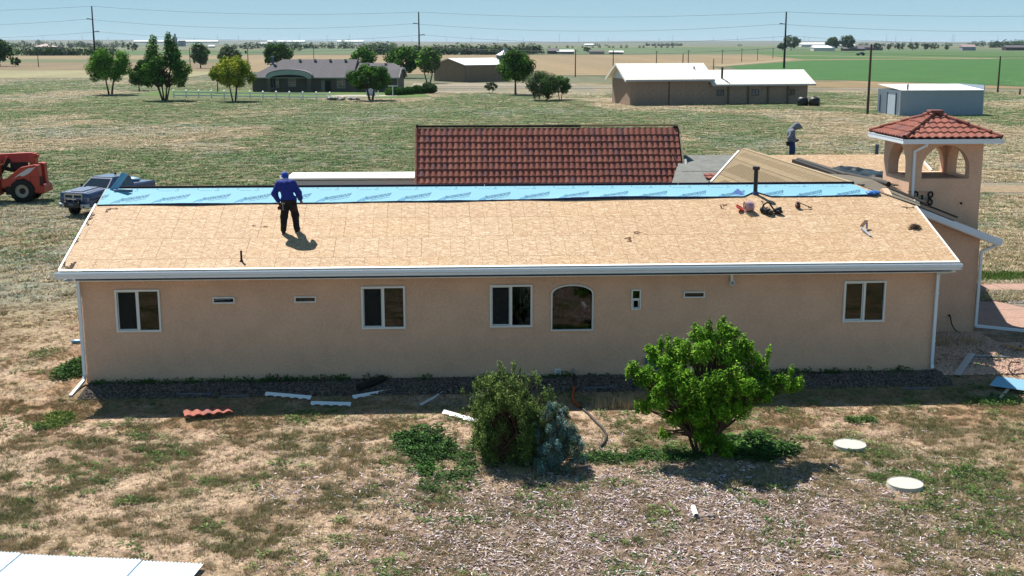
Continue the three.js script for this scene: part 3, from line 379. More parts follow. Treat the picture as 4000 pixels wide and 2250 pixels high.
// ---------- bell tower ----------
const tower = thing('bell_tower', 'square tan stucco bell tower with arched openings and red tile cap', 'tower', [25.18, 3.0, -5.25]);
{
  const w = 2.4, y0 = -0.4, sill = 1.98, top = 3.25, q = rng(53);
  const face = (bottom, archTop) => { const s = poly([[0, bottom], [w, bottom], [w, top], [0, top]]), p = new THREE.Path(), a = 0.4, b = w - 0.42, r = (b - a) / 2, sp = archTop - r; p.moveTo(a, sill); p.lineTo(a, sp); for (let i = 0; i <= 20; i++) { const t = Math.PI * (1 - i / 20); p.lineTo(a + r + r * Math.cos(t), sp + r * Math.sin(t)); } p.lineTo(b, sill); p.closePath(); s.holes.push(p); return s; };
  const T = 0.32;
  obj('wall', boxUV(extr(face(y0, 3.08), T).translate(0, 0, -T)), stucco, tower);                       // front
  obj('wall', boxUV(extr(face(0.6, 3.08), T).translate(0, 0, -w)), stucco, tower);                 // back
  obj('wall', boxUV(extr(face(y0, 3.08), T - 0.004).rotateY(Math.PI / 2).translate(0.003, 0, -0.004)).scale(1, 1, 0.995), stucco, tower);                     // west
  obj('wall', boxUV(extr(face(y0, 3.08), T - 0.004).rotateY(Math.PI / 2).translate(w - T + 0.001, 0, -0.004)).scale(1, 1, 0.995), stucco, tower);             // east
  obj('floor', bx(w - 0.4, 0.1, w - 0.4, w / 2, sill - 0.1, -w / 2), M([150, 118, 92]), tower);
  obj('ceiling', bx(w - 0.2, 0.06, w - 0.2, w / 2, top - 0.05, -w / 2), white, tower);
  obj('soffit', bx(w + 0.7, 0.04, w + 0.7, w / 2, top - 0.07, -w / 2), white, tower);
  const o = 0.45, ey = 3.3, gm = [[w / 2, o - 0.06, w + 2 * o, 0.12], [w / 2, -w - o + 0.06, w + 2 * o, 0.12]];
  obj('gutter', [...gm.map(([x, z, l, d]) => bx(l, 0.13, d, x, ey - 0.08, z)), ...[-o + 0.06, w + o - 0.06].map(x => bx(0.12, 0.126, w + 2 * o - 0.25, x, ey - 0.08, -w / 2)), bx(w + 2 * o + 0.02, 0.025, 0.02, w / 2, ey - 0.005, o), bx(0.02, 0.025, w + 2 * o + 0.02, -o, ey - 0.005, -w / 2)], gutterMat, tower);
  const d = obj('downspout', [beam([0.36, ey - 0.12, 0.37], [0.36, ey - 0.24, 0.3], 0.08, 0.07), beam([0.36, ey - 0.22, 0.31], [0.1, ey - 0.42, 0.06], 0.08, 0.07), beam([0.1, ey - 0.4, 0.055], [0.12, 1.25, 0.055], 0.085, 0.07)], gutterMat, tower);
  obj('foot', beam([0.12, 1.3, 0.06], [0.13, 1.18, 0.14], 0.08, 0.07), gutterMat, d);
  // hip roof
  const E = o - 0.06, half = w / 2 + E, rise = 0.68, L = Math.hypot(half, rise);
  for (let f = 0; f < 4; f++) {
    const ang = f * Math.PI / 2, ca = Math.cos(ang), sa = Math.sin(ang), cx = w / 2, cz = -w / 2;
    const out = V(sa, 0, ca), along = V(ca, 0, -sa), org = V(cx, ey + 0.02, cz).addScaledVector(out, half).addScaledVector(along, -half), up = V(-sa * half, rise, -ca * half).normalize(), n = along.clone().cross(up);
    const base = obj('roof_slope', boxUV(quads([[[0, 0, 0], [2 * half, 0, 0], [half, L, 0]]])), M([44, 28, 26]), tower);
    place(base, basis(org.toArray(), along.toArray(), up.toArray(), n.toArray()));
    const rows = 5, e = L / rows; for (let r = 0; r < rows; r++) for (let k = 0; k < 14; k++) { const rg = (v) => { const t = clamp(v / L, 0, 0.99) * half; return [t, 2 * half - t]; }; const g = tileGeo(k * TW - 0.1, (k + 1) * TW - 0.1, r * e, Math.min(L, r * e + e + 0.02), rg, q, 8, 0.045, 1.05); if (g) obj('roof_tile', g, tileMat, base); }
  }
  for (let f = 0; f < 4; f++) { const sx = f === 0 || f === 3 ? -1 : 1, sz = f < 2 ? 1 : -1; const a = V(w / 2 + sx * half, ey + 0.06, -w / 2 + sz * half), b = V(w / 2, ey + rise + 0.07, -w / 2); for (let k = 0; k < 6; k++) { const p = a.clone().lerp(b, (k - 0.02) / 6), r = a.clone().lerp(b, (k + 1.06) / 6), dir = r.clone().sub(p), len = dir.length(); dir.normalize(); const side = dir.clone().cross(V(0, 1, 0)).normalize(), nn = side.clone().cross(dir); const g = setColor(plain(new THREE.CylinderGeometry(0.062, 0.082, len, 10, 1, true)), tileTones[(k + f) % 3]); g.applyMatrix4(new THREE.Matrix4().makeBasis(side, dir, nn).setPosition(p.clone().add(r).multiplyScalar(0.5).addScaledVector(nn, 0.01 + 0.012 * (k % 2)))); obj('hip_tile', g, tileMat, tower); } }
  obj('roof_cap', setColor(plain(rbx(0.46, 0.1, 0.4, 0.03, w / 2, ey + rise + 0.12, -w / 2)), tileTones[3]), tileMat, tower);
  obj('vent_hole', cyl(0.035, 0.035, 0.05, 0, 0, 0).rotateX(Math.PI / 2).translate(1.78, 1.18, 0.0), M([12, 12, 14]), tower);
}
{ // black iron bracket ornament on the tower front
  const t = thing('iron_bracket', 'black iron ring bracket with pale bars on the tower wall', 'bracket', [25.66, 4.36, -5.19]);
  const iron = M([20, 20, 24], { metalness: 0.5, roughness: 0.5 }), pale = M([176, 172, 160]);
  for (const [x, y] of [[-0.26, 0.13], [-0.26, -0.12], [0.24, 0.12], [0.24, -0.13]]) obj('ring', new THREE.TorusGeometry(0.085, 0.028, 10, 24).scale(0.85, 1, 1).translate(x, y, 0), iron, t);
  obj('bar', [bx(0.34, 0.035, 0.03, -0.2, 0.045, 0.02), bx(0.34, 0.035, 0.03, -0.2, -0.03, 0.02)], pale, t);
  obj('bar', [bx(0.26, 0.03, 0.03, 0.08, 0.02, 0.025), bx(0.26, 0.03, 0.03, 0.08, -0.05, 0.025)], pale, t);
  obj('hub', [bx(0.05, 0.22, 0.05, -0.05, 0, 0.03), bx(0.1, 0.1, 0.06, 0.2, -0.01, 0.02)], iron, t);
  obj('rod', rod([-0.55, 0.22, 0.02], [0.3, 0.2, 0.02], 0.006), iron, t);
}
{ const t = thing('roof_corner_dome_cap', 'white dome cap beside the downspout at the roof corner', 'cap', [25.08, 4.36, -4.25]); obj('dome', new THREE.SphereGeometry(0.085, 16, 10).scale(1.1, 0.9, 1).translate(0, 0.04, 0), white, t); obj('neck', cyl(0.05, 0.045, 0.08, 0, -0.06, 0), white, t); }  // plain white dome cap at the roof corner, no lamp
{ // enclosed trailer parked behind
  const t = thing('cargo_trailer', 'long white flat-roofed cargo trailer parked behind the house', 'trailer', [6.6, 0, -25.3]);
  obj('body', rbx(8, 2.35, 2.5, 0.08, 0, 1.85, 0), M([200, 204, 210], { roughness: 0.5 }), t);
  const rf = obj('roof', rbx(8.02, 0.1, 2.52, 0.04, 0, 3.04, 0), Wh([240, 240, 236], { roughness: 0.5 }), t); obj('roof_vent', rbx(0.4, 0.06, 0.36, 0.02, 0.6, 3.11, 0.1), white, rf);
  obj('trim', [bx(8.03, 0.04, 0.02, 0, 2.97, 1.265), bx(8.03, 0.06, 0.02, 0, 0.75, 1.265)], M([120, 124, 130], { metalness: 0.6, roughness: 0.4 }), t);
  for (const x of [-0.6, 0.4]) for (const z of [-1.1, 1.1]) obj('wheel', new THREE.CylinderGeometry(0.36, 0.36, 0.24, 20).rotateX(Math.PI / 2).translate(x, 0.36, z), M([28, 28, 28]), t);
  obj('tongue', [beam([-4, 0.65, 0.6], [-5.2, 0.6, 0], 0.08, 0.1), beam([-4, 0.65, -0.6], [-5.2, 0.6, 0], 0.08, 0.1)], M([40, 40, 42]), t);
}
// ---------- blue printed underlayment along the ridge ----------
{
  const tex = canvasTex(1024, 1024, (c, w, h) => {
    c.fillStyle = 'rgb(138,200,224)'; c.fillRect(0, 0, w, h); c.strokeStyle = c.fillStyle = 'rgb(14,82,122)'; c.lineWidth = 5;
    for (let k = 0; k < 8; k++) c.fillRect(k * 128 + 30, 45, 26, 14);
    c.fillRect(90, 150, 330, 14); c.fillRect(480, 144, 120, 22);
    c.save(); c.translate(150, 800); c.transform(1, -0.4, -0.1, 1, 0, 0);
    c.font = 'bold 240px sans-serif'; c.lineWidth = 20; c.fillStyle = 'rgb(84,170,206)'; c.save(); c.scale(0.44, 1); c.fillText('RHINOROOF', 330, 40); c.strokeText('RHINOROOF', 330, 40); c.restore();
    c.fillStyle = 'rgb(20,96,136)'; c.font = 'bold 96px sans-serif'; c.save(); c.scale(0.72, 1); c.fillText('underlayment', 380, 150); c.restore();
    c.beginPath(); c.moveTo(-70, 90); c.quadraticCurveTo(-30, -70, 90, -90); c.lineTo(130, -170); c.lineTo(150, -60); c.quadraticCurveTo(110, -10, 130, 90); c.lineTo(50, 60); c.quadraticCurveTo(0, 30, -70, 90); c.closePath(); c.fillStyle = 'rgb(80,160,204)'; c.fill(); c.lineWidth = 16; c.stroke(); c.restore();
    c.fillRect(0, 985, w, 8);
  });
  const under = thing('roofing_underlayment', 'light blue printed roofing underlayment strip tacked along the ridge', 'membrane', onRoof(-0.3, 5.14, 0.02));
  const x0 = -0.3, x1 = 23.5, NX = 420, NY = 12, lowT = (x) => lerp(4.0, 4.28, sm(0, 24, x)) + 0.015 * Math.sin(x * 1.7) + 0.025 * (fbm(x * 0.8, 1, 2, 3) - 0.5);
  const topT = (x) => 5.14 - 0.62 * sm(22.9, 23.5, x);
  const liftAt = (x, s) => s * s * s * (0.012 + 0.075 * Math.pow(clamp(fbm(x * 0.42, 7, 3, 13) * 2 - 0.75, 0, 1), 1.2)) + 0.008 * fbm(x * 6, s * 4, 3, 17) * (0.3 + s);
  const notch = (x) => { const d = Math.abs(x - 19.72); return d < 0.42 ? 0.36 * (1 - d / 0.42) : 0; };
  const grid = (dn, f) => { const P = [], U = [], I = []; for (let i = 0; i <= NX; i++) for (let j = 0; j <= NY; j++) { const x = lerp(x0, x1, i / NX), s = j / NY, lt = lowT(x) + notch(x), t = lerp(topT(x), Math.min(lt, topT(x) - 0.01), s), p = f(x, t, s, dn); P.push(p[0] - under.position.x, p[1] - under.position.y, p[2] - under.position.z); U.push(x / 1.22, 1 - (5.14 - t) / 1.22 ); if (i && j) { const k = i * (NY + 1) + j, a = k - NY - 2; I.push(a, a + 1, k, a, k, k - 1); } } const g = new THREE.BufferGeometry(); g.setAttribute('position', new THREE.Float32BufferAttribute(P, 3)); g.setAttribute('uv', new THREE.Float32BufferAttribute(U, 2)); g.setIndex(I); g.computeVertexNormals(); return g; };
  const shp = (x, t, s, dn) => onRoof(x, t, 0.02 + liftAt(x, s) + dn);
  const mem = obj('sheet', grid(0, shp), M([255, 255, 255], { map: tex, roughness: 0.85 }), under);
  // folded lower hem showing the dark blue reverse
  const P = [], I = []; for (let i = 0; i <= NX; i++) { const x = lerp(x0, x1 - 0.02, i / NX), t = lowT(x) + notch(x), l = liftAt(x, 1); for (const [dt, n] of [[0.0, 0.021 + l], [-0.006, 0.006 + l * 0.5], [0.01, 0.003], [0.05, 0.004]]) { const p = onRoof(x, t + dt, n); P.push(p[0] - under.position.x, p[1] - under.position.y, p[2] - under.position.z); } if (i) for (let j = 0; j < 3; j++) { const k = i * 4 + j, a = k - 4; I.push(a, a + 1, k + 1, a, k + 1, k); } }
  const hg = new THREE.BufferGeometry(); hg.setAttribute('position', new THREE.Float32BufferAttribute(P, 3)); hg.setIndex(I); hg.computeVertexNormals();
  obj('hem', hg, M([24, 56, 128], { roughness: 0.5 }), under);
  const tk = []; const tacks = obj('nail_cap', merge(Array.from({ length: 38 }, (_, k) => { const p = onRoof(x0 + 0.35 + k * 0.61, 5.08, 0.028); return new THREE.CylinderGeometry(0.022, 0.022, 0.01, 8).translate(p[0] - under.position.x, p[1] - under.position.y, p[2] - under.position.z); })), M([190, 214, 232]), under); tacks.userData.kind = 'stuff';
  // loose corner folded back beside the vent pipe, and bunched right end
  const fl = (pts, m, name) => obj(name, quads([pts.map(([x, t, n]) => { const p = onRoof(x, t, n); return [p[0] - under.position.x, p[1] - under.position.y, p[2] - under.position.z]; })]), m, under);
  const darkBlue = M([26, 92, 176], { roughness: 0.5 });
  fl([[18.95, 4.48, 0.03], [19.2, 4.72, 0.09], [19.36, 4.27, 0.03]], darkBlue, 'folded_corner');
  const bun = []; const q = rng(77); for (let k = 0; k < 14; k++) bun.push(new THREE.IcosahedronGeometry(0.07 + q() * 0.05, 1).scale(1.4, 0.6, 1).rotateY(q() * 3).translate(...onRoof(23.25 + q() * 0.32, 4.36 + q() * 0.14, 0.05).map((v, i) => v - under.position.getComponent(i))));
  obj('bunched_end', bun, M([40, 120, 208], { roughness: 0.45 }), under);
}
{ // upright strip of blue metal flashing at the roof's far corner
  const t = thing('metal_flashing', 'blue metal flashing strip standing upright at the ridge corner', 'flashing', onRoof(-0.1, 5.1)); t.position.y += 0.02;
  obj('strip', [extr(poly([[-0.08, -0.06], [0.12, -0.06], [0.5, 0.44], [0.36, 0.52]]), 0.012), beam([-0.09, -0.06, 0.03], [0.35, 0.52, 0.03], 0.03, 0.04)], M([110, 182, 226], { roughness: 0.4, metalness: 0.2 }), t);
  obj('lip', [bx(0.55, 0.02, 0.12, 0.35, 0.0, 0.12)], M([206, 222, 240], { roughness: 0.35 }), t);
}
// ---------- people ----------
function capD(px, py, pz, c) { const [ax, ay, az] = c.a, bx_ = c.b[0] - ax, by = c.b[1] - ay, bz = c.b[2] - az, qx = px - ax, qy = py - ay, qz = pz - az; const t = clamp((qx * bx_ + qy * by + qz * bz) / (bx_ * bx_ + by * by + bz * bz + 1e-9), 0, 1); const f = c.f || 1; return Math.hypot(qx - bx_ * t, qy - by * t, (qz - bz * t) * f) - lerp(c.r, c.s ?? c.r, t); }
function skin(caps, k, cell, bumps = 0, grow = 0) { // tapered capsules joined by a smooth minimum and meshed
  const lo = [1e9, 1e9, 1e9], hi = [-1e9, -1e9, -1e9]; for (const c of caps) for (const p of [c.a, c.b]) for (let i = 0; i < 3; i++) { const r = Math.max(c.r, c.s ?? c.r) + grow + 0.04; lo[i] = Math.min(lo[i], p[i] - r); hi[i] = Math.max(hi[i], p[i] + r); }
  const ext = Math.max(hi[0] - lo[0], hi[1] - lo[1], hi[2] - lo[2]), res = Math.min(128, Math.ceil(ext / cell) + 4), mc = new MarchingCubes(res, new THREE.MeshStandardMaterial(), false, false, 90000);
  const h = ext / 2, ce = [0, 1, 2].map(i => (lo[i] + hi[i]) / 2), hs = res / 2; mc.isolation = 0;
  for (let z = 0; z < res; z++) for (let y = 0; y < res; y++) for (let x = 0; x < res; x++) {
    const X = ce[0] + (x - hs) / hs * h, Y = ce[1] + (y - hs) / hs * h, Z = ce[2] + (z - hs) / hs * h; let d = 1e3;
    if (X < lo[0] || X > hi[0] || Y < lo[1] || Y > hi[1] || Z < lo[2] || Z > hi[2]) { mc.field[x + y * res + z * res * res] = -1; continue; }
    for (const c of caps) { const e = capD(X, Y, Z, c) - grow, m = Math.max(k - Math.abs(d - e), 0) / k; d = Math.min(d, e) - m * m * k / 4; }
    if (bumps) d += bumps * (Math.sin(X * 38 + Y * 11) * Math.sin(Y * 31 + Z * 17) * Math.sin(Z * 29 + X * 7));
    mc.field[x + y * res + z * res * res] = -d;
  }
  mc.update(); const n = mc.count; let g = new THREE.BufferGeometry(); g.setAttribute('position', new THREE.BufferAttribute(mc.positionArray.slice(0, n * 3), 3)); g.scale(h, h, h).translate(...ce); g = mergeVertices(g, 1e-4); g.computeVertexNormals(); return g;
}
const cap = (a, b, r, s, f) => ({ a, b, r, s, f });
function hand(w, dir, side, len = 0.18) { // palm, four unequal fingers, thumb
  const d = V(...dir).normalize(), s = V(...side).normalize(), p = V(...w), at = (f, k) => p.clone().addScaledVector(d, f).addScaledVector(s, k).toArray(), o = [cap(at(0, 0), at(0.085, 0), 0.032, 0.036)];
  [-0.03, -0.01, 0.011, 0.03].forEach((k, i) => { const L = [0.055, 0.07, 0.066, 0.052][i], c = V(0, 0, 0).crossVectors(d, s).multiplyScalar(0.02); const m = at(0.085 + L * 0.6, k * 1.15), e = V(...at(0.085 + L, k * 1.1)).add(c).toArray(); o.push(cap(at(0.075, k), m, 0.011, 0.01), cap(m, e, 0.01, 0.008)); });
  o.push(cap(at(0.02, 0.025), at(0.07, 0.062), 0.014, 0.01)); return o;
}
{
  const p = thing('person', 'roofer in a blue hooded sweatshirt and black trousers, seen from behind, on the bare roof', 'person', [5.62, 3.975, -1.47]);
  const LF = [-0.19, 0.0, 0.06], RF = [0.17, 0.03, -0.06];
  const hip = [-0.03, 0.9, -0.05], kL = [-0.17, 0.47, -0.02], kR = [0.14, 0.5, -0.1], chest = [-0.1, 1.3, -0.12], neck = [-0.12, 1.47, -0.2], head = [-0.14, 1.56, -0.3];
  const sL = [-0.3, 1.4, -0.12], eL = [-0.43, 1.12, -0.1], wL = [-0.34, 0.93, -0.1], sR = [0.1, 1.41, -0.14], eR = [0.25, 1.15, -0.1], wR = [0.3, 0.97, -0.12];
  const legs = [cap([-0.11, 0.9, -0.05], kL, 0.1, 0.078), cap(kL, [LF[0], 0.1, LF[2]], 0.078, 0.055), cap([0.06, 0.9, -0.05], kR, 0.1, 0.078), cap(kR, [RF[0], 0.12, RF[2]], 0.078, 0.055)];
  const torso = [cap([-0.1, 0.93, -0.05], [0.05, 0.93, -0.05], 0.125, 0.125, 1.15), cap([-0.04, 1.0, -0.06], chest, 0.14, 0.165, 1.2), cap([-0.2, 1.36, -0.12], [0.0, 1.37, -0.13], 0.12, 0.12)];
  const arms = [cap(sL, eL, 0.07, 0.055), cap(eL, wL, 0.055, 0.04), cap(sR, eR, 0.07, 0.055), cap(eR, wR, 0.055, 0.04)];
  const hands = [...hand(wL, [0.3, -0.9, 0.1], [0.9, 0.3, 0.2]), ...hand(wR, [0.25, -1, -0.05], [-0.9, -0.2, 0.3])];
  const heads = [cap(neck, head, 0.06, 0.06), cap(head, [-0.14, 1.6, -0.32], 0.1, 0.095), cap([-0.14, 1.52, -0.39], [-0.14, 1.5, -0.41], 0.03, 0.02)];
  const feet = [cap([LF[0], 0.05, LF[2] + 0.05], [LF[0] - 0.02, 0.05, LF[2] - 0.15], 0.048, 0.042), cap([RF[0], 0.07, RF[2] + 0.05], [RF[0] + 0.04, 0.1, RF[2] - 0.15], 0.048, 0.042)];
  const skinM = M([150, 104, 82], { roughness: 0.7 });
  obj('body', skin([...legs, ...torso, ...arms, ...hands, ...heads, ...feet], 0.03, 0.0135, 0, -0.008), skinM, p);
  obj('sweatshirt', skin([...torso, ...arms], 0.06, 0.016, 0.007, 0.03), M([22, 48, 150], { roughness: 0.9 }), p);
  obj('trousers', skin([...legs, cap([-0.1, 0.93, -0.05], [0.05, 0.93, -0.05], 0.115, 0.115, 1.1)], 0.05, 0.016, 0.006, 0.028), M([26, 24, 26], { roughness: 0.95 }), p);
  for (const f of [0, 1]) obj('boot', skin([feet[f], cap([f ? RF[0] : LF[0], 0.07, f ? RF[2] : LF[2]], [f ? RF[0] : LF[0], 0.2, f ? RF[2] : LF[2]], 0.06, 0.068)], 0.03, 0.012, 0, 0.006), M([36, 28, 24]), p);
  const cp = obj('cap', skin([cap([-0.14, 1.6, -0.3], [-0.14, 1.63, -0.3], 0.1, 0.085)], 0.02, 0.01, 0, 0.014), M([30, 84, 196], { roughness: 0.8 }), p);
  obj('brim', new THREE.SphereGeometry(0.1, 14, 8).scale(1.0, 0.12, 1.1).rotateX(0.3).translate(-0.22, 1.585, -0.4), M([150, 150, 156]), cp);
  obj('neckerchief', skin([cap([-0.2, 1.5, -0.22], [-0.08, 1.5, -0.2], 0.055, 0.055), cap([-0.23, 1.54, -0.26], [-0.2, 1.48, -0.2], 0.04, 0.03)], 0.03, 0.012, 0.003, 0.01), M([196, 192, 196]), p);
  const belt = obj('tool_belt', new THREE.TorusGeometry(0.165, 0.026, 8, 32).rotateX(Math.PI / 2).scale(1.05, 1.3, 0.9).translate(-0.03, 0.92, -0.05), M([40, 28, 22]), p);
  obj('pouch', [rbx(0.1, 0.2, 0.15, 0.03, -0.25, 0.76, -0.03), rbx(0.08, 0.1, 0.1, 0.03, -0.3, 0.72, 0.02)], M([84, 44, 28]), belt);
  obj('pouch', [rbx(0.13, 0.2, 0.15, 0.04, 0.15, 0.73, 0.02)], M([52, 30, 22]), belt);
  obj('hammer', [rod([-0.19, 0.9, 0.09], [-0.17, 0.66, 0.1], 0.012), bx(0.1, 0.03, 0.03, -0.17, 0.86, 0.1)], M([176, 170, 164], { metalness: 0.5, roughness: 0.4 }), belt);
}
{
  const p = thing('person', 'roofer in a grey hooded top and blue jeans bending behind the rear roof ridge', 'person', [24.5, 4.46, -16.45]);
  const hipA = [-0.02, 0.86, 0.02], chest = [-0.06, 1.2, 0], hd = [0.2, 1.44, 0];
  const legs = [cap([-0.05, 0.84, 0.1], [-0.03, 0.46, 0.1], 0.1, 0.08), cap([-0.03, 0.46, 0.1], [-0.1, 0.1, 0.1], 0.078, 0.055), cap([0.03, 0.84, -0.1], [0.08, 0.46, -0.1], 0.1, 0.08), cap([0.08, 0.46, -0.1], [0.06, 0.1, -0.12], 0.078, 0.055)];
  const torso = [cap([-0.02, 0.9, 0.06], [0.0, 0.9, -0.06], 0.13, 0.13), cap([-0.03, 0.98, 0], chest, 0.145, 0.16), cap([-0.05, 1.25, 0.12], [-0.05, 1.25, -0.12], 0.11, 0.11)];
  const arms = [cap([-0.06, 1.25, 0.18], [-0.2, 1.02, 0.24], 0.072, 0.058), cap([-0.2, 1.02, 0.24], [0.04, 0.88, 0.22], 0.055, 0.042), cap([-0.02, 1.25, -0.18], [0.05, 1.0, -0.22], 0.07, 0.056), cap([0.05, 1.0, -0.22], [0.17, 0.9, -0.1], 0.055, 0.042)];
  const hands = [...hand([0.04, 0.88, 0.22], [1, 0.0, -0.3], [0, 1, 0]), ...hand([0.17, 0.9, -0.1], [1, 0, 0.3], [0, 1, 0])];
  const heads = [cap([0.05, 1.34, 0], hd, 0.065, 0.07), cap(hd, [0.24, 1.47, 0], 0.1, 0.095), cap([0.32, 1.41, 0], [0.35, 1.39, 0], 0.03, 0.02)];
  const feet = [cap([-0.12, 0.05, 0.1], [0.06, 0.05, 0.1], 0.05, 0.042), cap([0.04, 0.05, -0.12], [0.22, 0.05, -0.12], 0.05, 0.042)];
  obj('body', skin([...legs, ...torso, ...arms, ...hands, ...heads, ...feet], 0.03, 0.0135, 0, -0.008), M([120, 84, 68]), p);
  const hood = obj('hooded_top', skin([...torso, ...arms, cap([-0.02, 1.36, 0], [0.17, 1.5, 0], 0.1, 0.115), cap([0.17, 1.5, 0], [0.25, 1.47, 0], 0.115, 0.1)], 0.06, 0.016, 0.004, 0.012), M([128, 134, 148], { roughness: 0.95 }), p);
  obj('visor', rbx(0.13, 0.03, 0.16, 0.012, 0.36, 1.43, 0, 0, 0, -0.5), M([20, 20, 24]), hood);
  obj('jeans', skin([...legs, cap([-0.02, 0.88, 0.05], [0, 0.88, -0.05], 0.12, 0.12)], 0.05, 0.016, 0.003, 0.016), M([40, 62, 112], { roughness: 0.9 }), p);
  for (const f of feet) obj('boot', skin([f], 0.02, 0.012, 0, 0.012), M([50, 40, 34]), p);
  const b = obj('tool_belt', new THREE.TorusGeometry(0.16, 0.024, 8, 28).rotateX(Math.PI / 2).translate(-0.01, 0.9, 0), M([30, 24, 24]), p); obj('pouch', [rbx(0.15, 0.2, 0.12, 0.03, -0.2, 0.78, 0.12, 0, 0, 0.3)], M([30, 24, 22]), b);
}
// ---------- tools and leftovers on the roof ----------
const ROOFTURN = new THREE.Quaternion().setFromAxisAngle(V(1, 0, 0), Math.atan(1 / 3));
const roofThing = (name, label, cat, x, t, turn = 0, group) => { const o = thing(name, label, cat, onRoof(x, t, 0.004), 0, group); o.quaternion.copy(ROOFTURN).multiply(new THREE.Quaternion().setFromAxisAngle(V(0, 1, 0), turn)); return o; };
{
  const t = roofThing('nail_bucket', 'clear pink-tinted nail tub lying beside its red lid on the roof', 'bucket', 19.2, 3.32, 0.06);
  obj('tub', [new THREE.CylinderGeometry(0.155, 0.135, 0.26, 24, 1, true).rotateZ(Math.PI / 2).translate(0.03, 0.15, 0), new THREE.CircleGeometry(0.135, 24).rotateY(Math.PI / 2).translate(0.16, 0.15, 0)], M([232, 184, 190], { roughness: 0.35, transparent: true, opacity: 0.82 }), t);
  obj('rim', new THREE.TorusGeometry(0.157, 0.01, 8, 28).rotateY(Math.PI / 2).translate(-0.1, 0.15, 0), M([236, 200, 204]), t);
  obj('contents', rbx(0.2, 0.1, 0.2, 0.03, 0.04, 0.07, 0), M([96, 40, 44]), t);
  obj('label_band', new THREE.CylinderGeometry(0.152, 0.146, 0.1, 24, 1, true, 0, 2.2).rotateZ(Math.PI / 2).translate(0.05, 0.152, 0), M([180, 150, 176]), t);
  const l = roofThing('bucket_lid', 'round red bucket lid lying tilted beside the pink tub', 'lid', 18.94, 3.36); obj('disc', cyl(0.14, 0.14, 0.02, 0, 0, 0, 24).rotateZ(-0.5).translate(0.02, 0.07, 0), M([206, 58, 48], { roughness: 0.4 }), l); obj('rim', new THREE.TorusGeometry(0.135, 0.012, 6, 24).rotateX(Math.PI / 2).rotateZ(-0.5).translate(0.03, 0.088, 0), M([214, 70, 60]), l);
}
{ // coil nailers and a tool belt dropped in a heap
  const dk = M([30, 27, 24], { roughness: 0.7 }), dk2 = M([66, 60, 50]), q = rng(91);
  const t = roofThing('tool_belt_heap', 'dark leather tool belt and pouches dropped in a heap on the roof', 'tool belt', 19.78, 3.2, 0.2);
  obj('pouch', [rbx(0.2, 0.16, 0.18, 0.05, -0.06, 0.09, 0.05, 0.4), rbx(0.16, 0.14, 0.14, 0.05, -0.14, 0.08, -0.06, -0.3)], dk, t); obj('pouch', rbx(0.15, 0.12, 0.16, 0.04, 0.02, 0.07, 0.16, 0.9), dk2, t);
  obj('strap', tube([[-0.18, 0.12, -0.02], [-0.1, 0.24, -0.08], [0.05, 0.27, -0.1], [0.14, 0.16, -0.05], [0.2, 0.06, 0.02], [0.12, 0.03, 0.1]], 0.026, 30, 6).scale(1, 1, 1), M([52, 44, 34]), t);
  obj('hammer', [rod([-0.08, 0.1, 0.02], [-0.14, 0.3, -0.14], 0.012), bx(0.03, 0.03, 0.1, -0.14, 0.31, -0.14)], M([90, 82, 70]), t);
  obj('buckle', [bx(0.1, 0.02, 0.02, -0.04, 0.19, 0.13), bx(0.02, 0.02, 0.12, 0.03, 0.17, 0.1)], M([190, 180, 150], { metalness: 0.4 }), t);
  const n = roofThing('coil_nailer', 'black coil nail gun lying beside the tool belt heap', 'nail gun', 20.07, 3.16, -0.3);
  obj('magazine', [new THREE.CylinderGeometry(0.1, 0.1, 0.1, 18).translate(0.02, 0.07, 0.02), rbx(0.1, 0.12, 0.1, 0.03, -0.06, 0.09, 0.03)], dk, n); obj('body', [rod([-0.02, 0.1, -0.06], [0.08, 0.16, 0.02], 0.05, 0.06, 12), rod([0.06, 0.15, 0], [0.16, 0.05, 0.06], 0.03, 0.03)], M([44, 42, 50], { roughness: 0.4 }), n); obj('nose', rod([-0.1, 0.08, 0.06], [-0.15, 0.03, 0.12], 0.02), M([120, 120, 126], { metalness: 0.6, roughness: 0.4 }), n);
}
{
  const t = roofThing('nail_stripper', 'small maroon roofing hammer tacker with its handle on the roof', 'tool', 20.78, 3.52, 0.1);
  obj('head', [rbx(0.13, 0.12, 0.14, 0.02, 0, 0.07, 0.02), rbx(0.11, 0.05, 0.1, 0.015, 0, 0.15, -0.02)], M([96, 46, 48], { roughness: 0.5 }), t); obj('handle', [rod([0.04, 0.15, -0.02], [0.34, 0.05, 0.1], 0.014), rbx(0.12, 0.03, 0.05, 0.012, 0.36, 0.04, 0.11, 0.3)], M([92, 64, 34]), t);
}
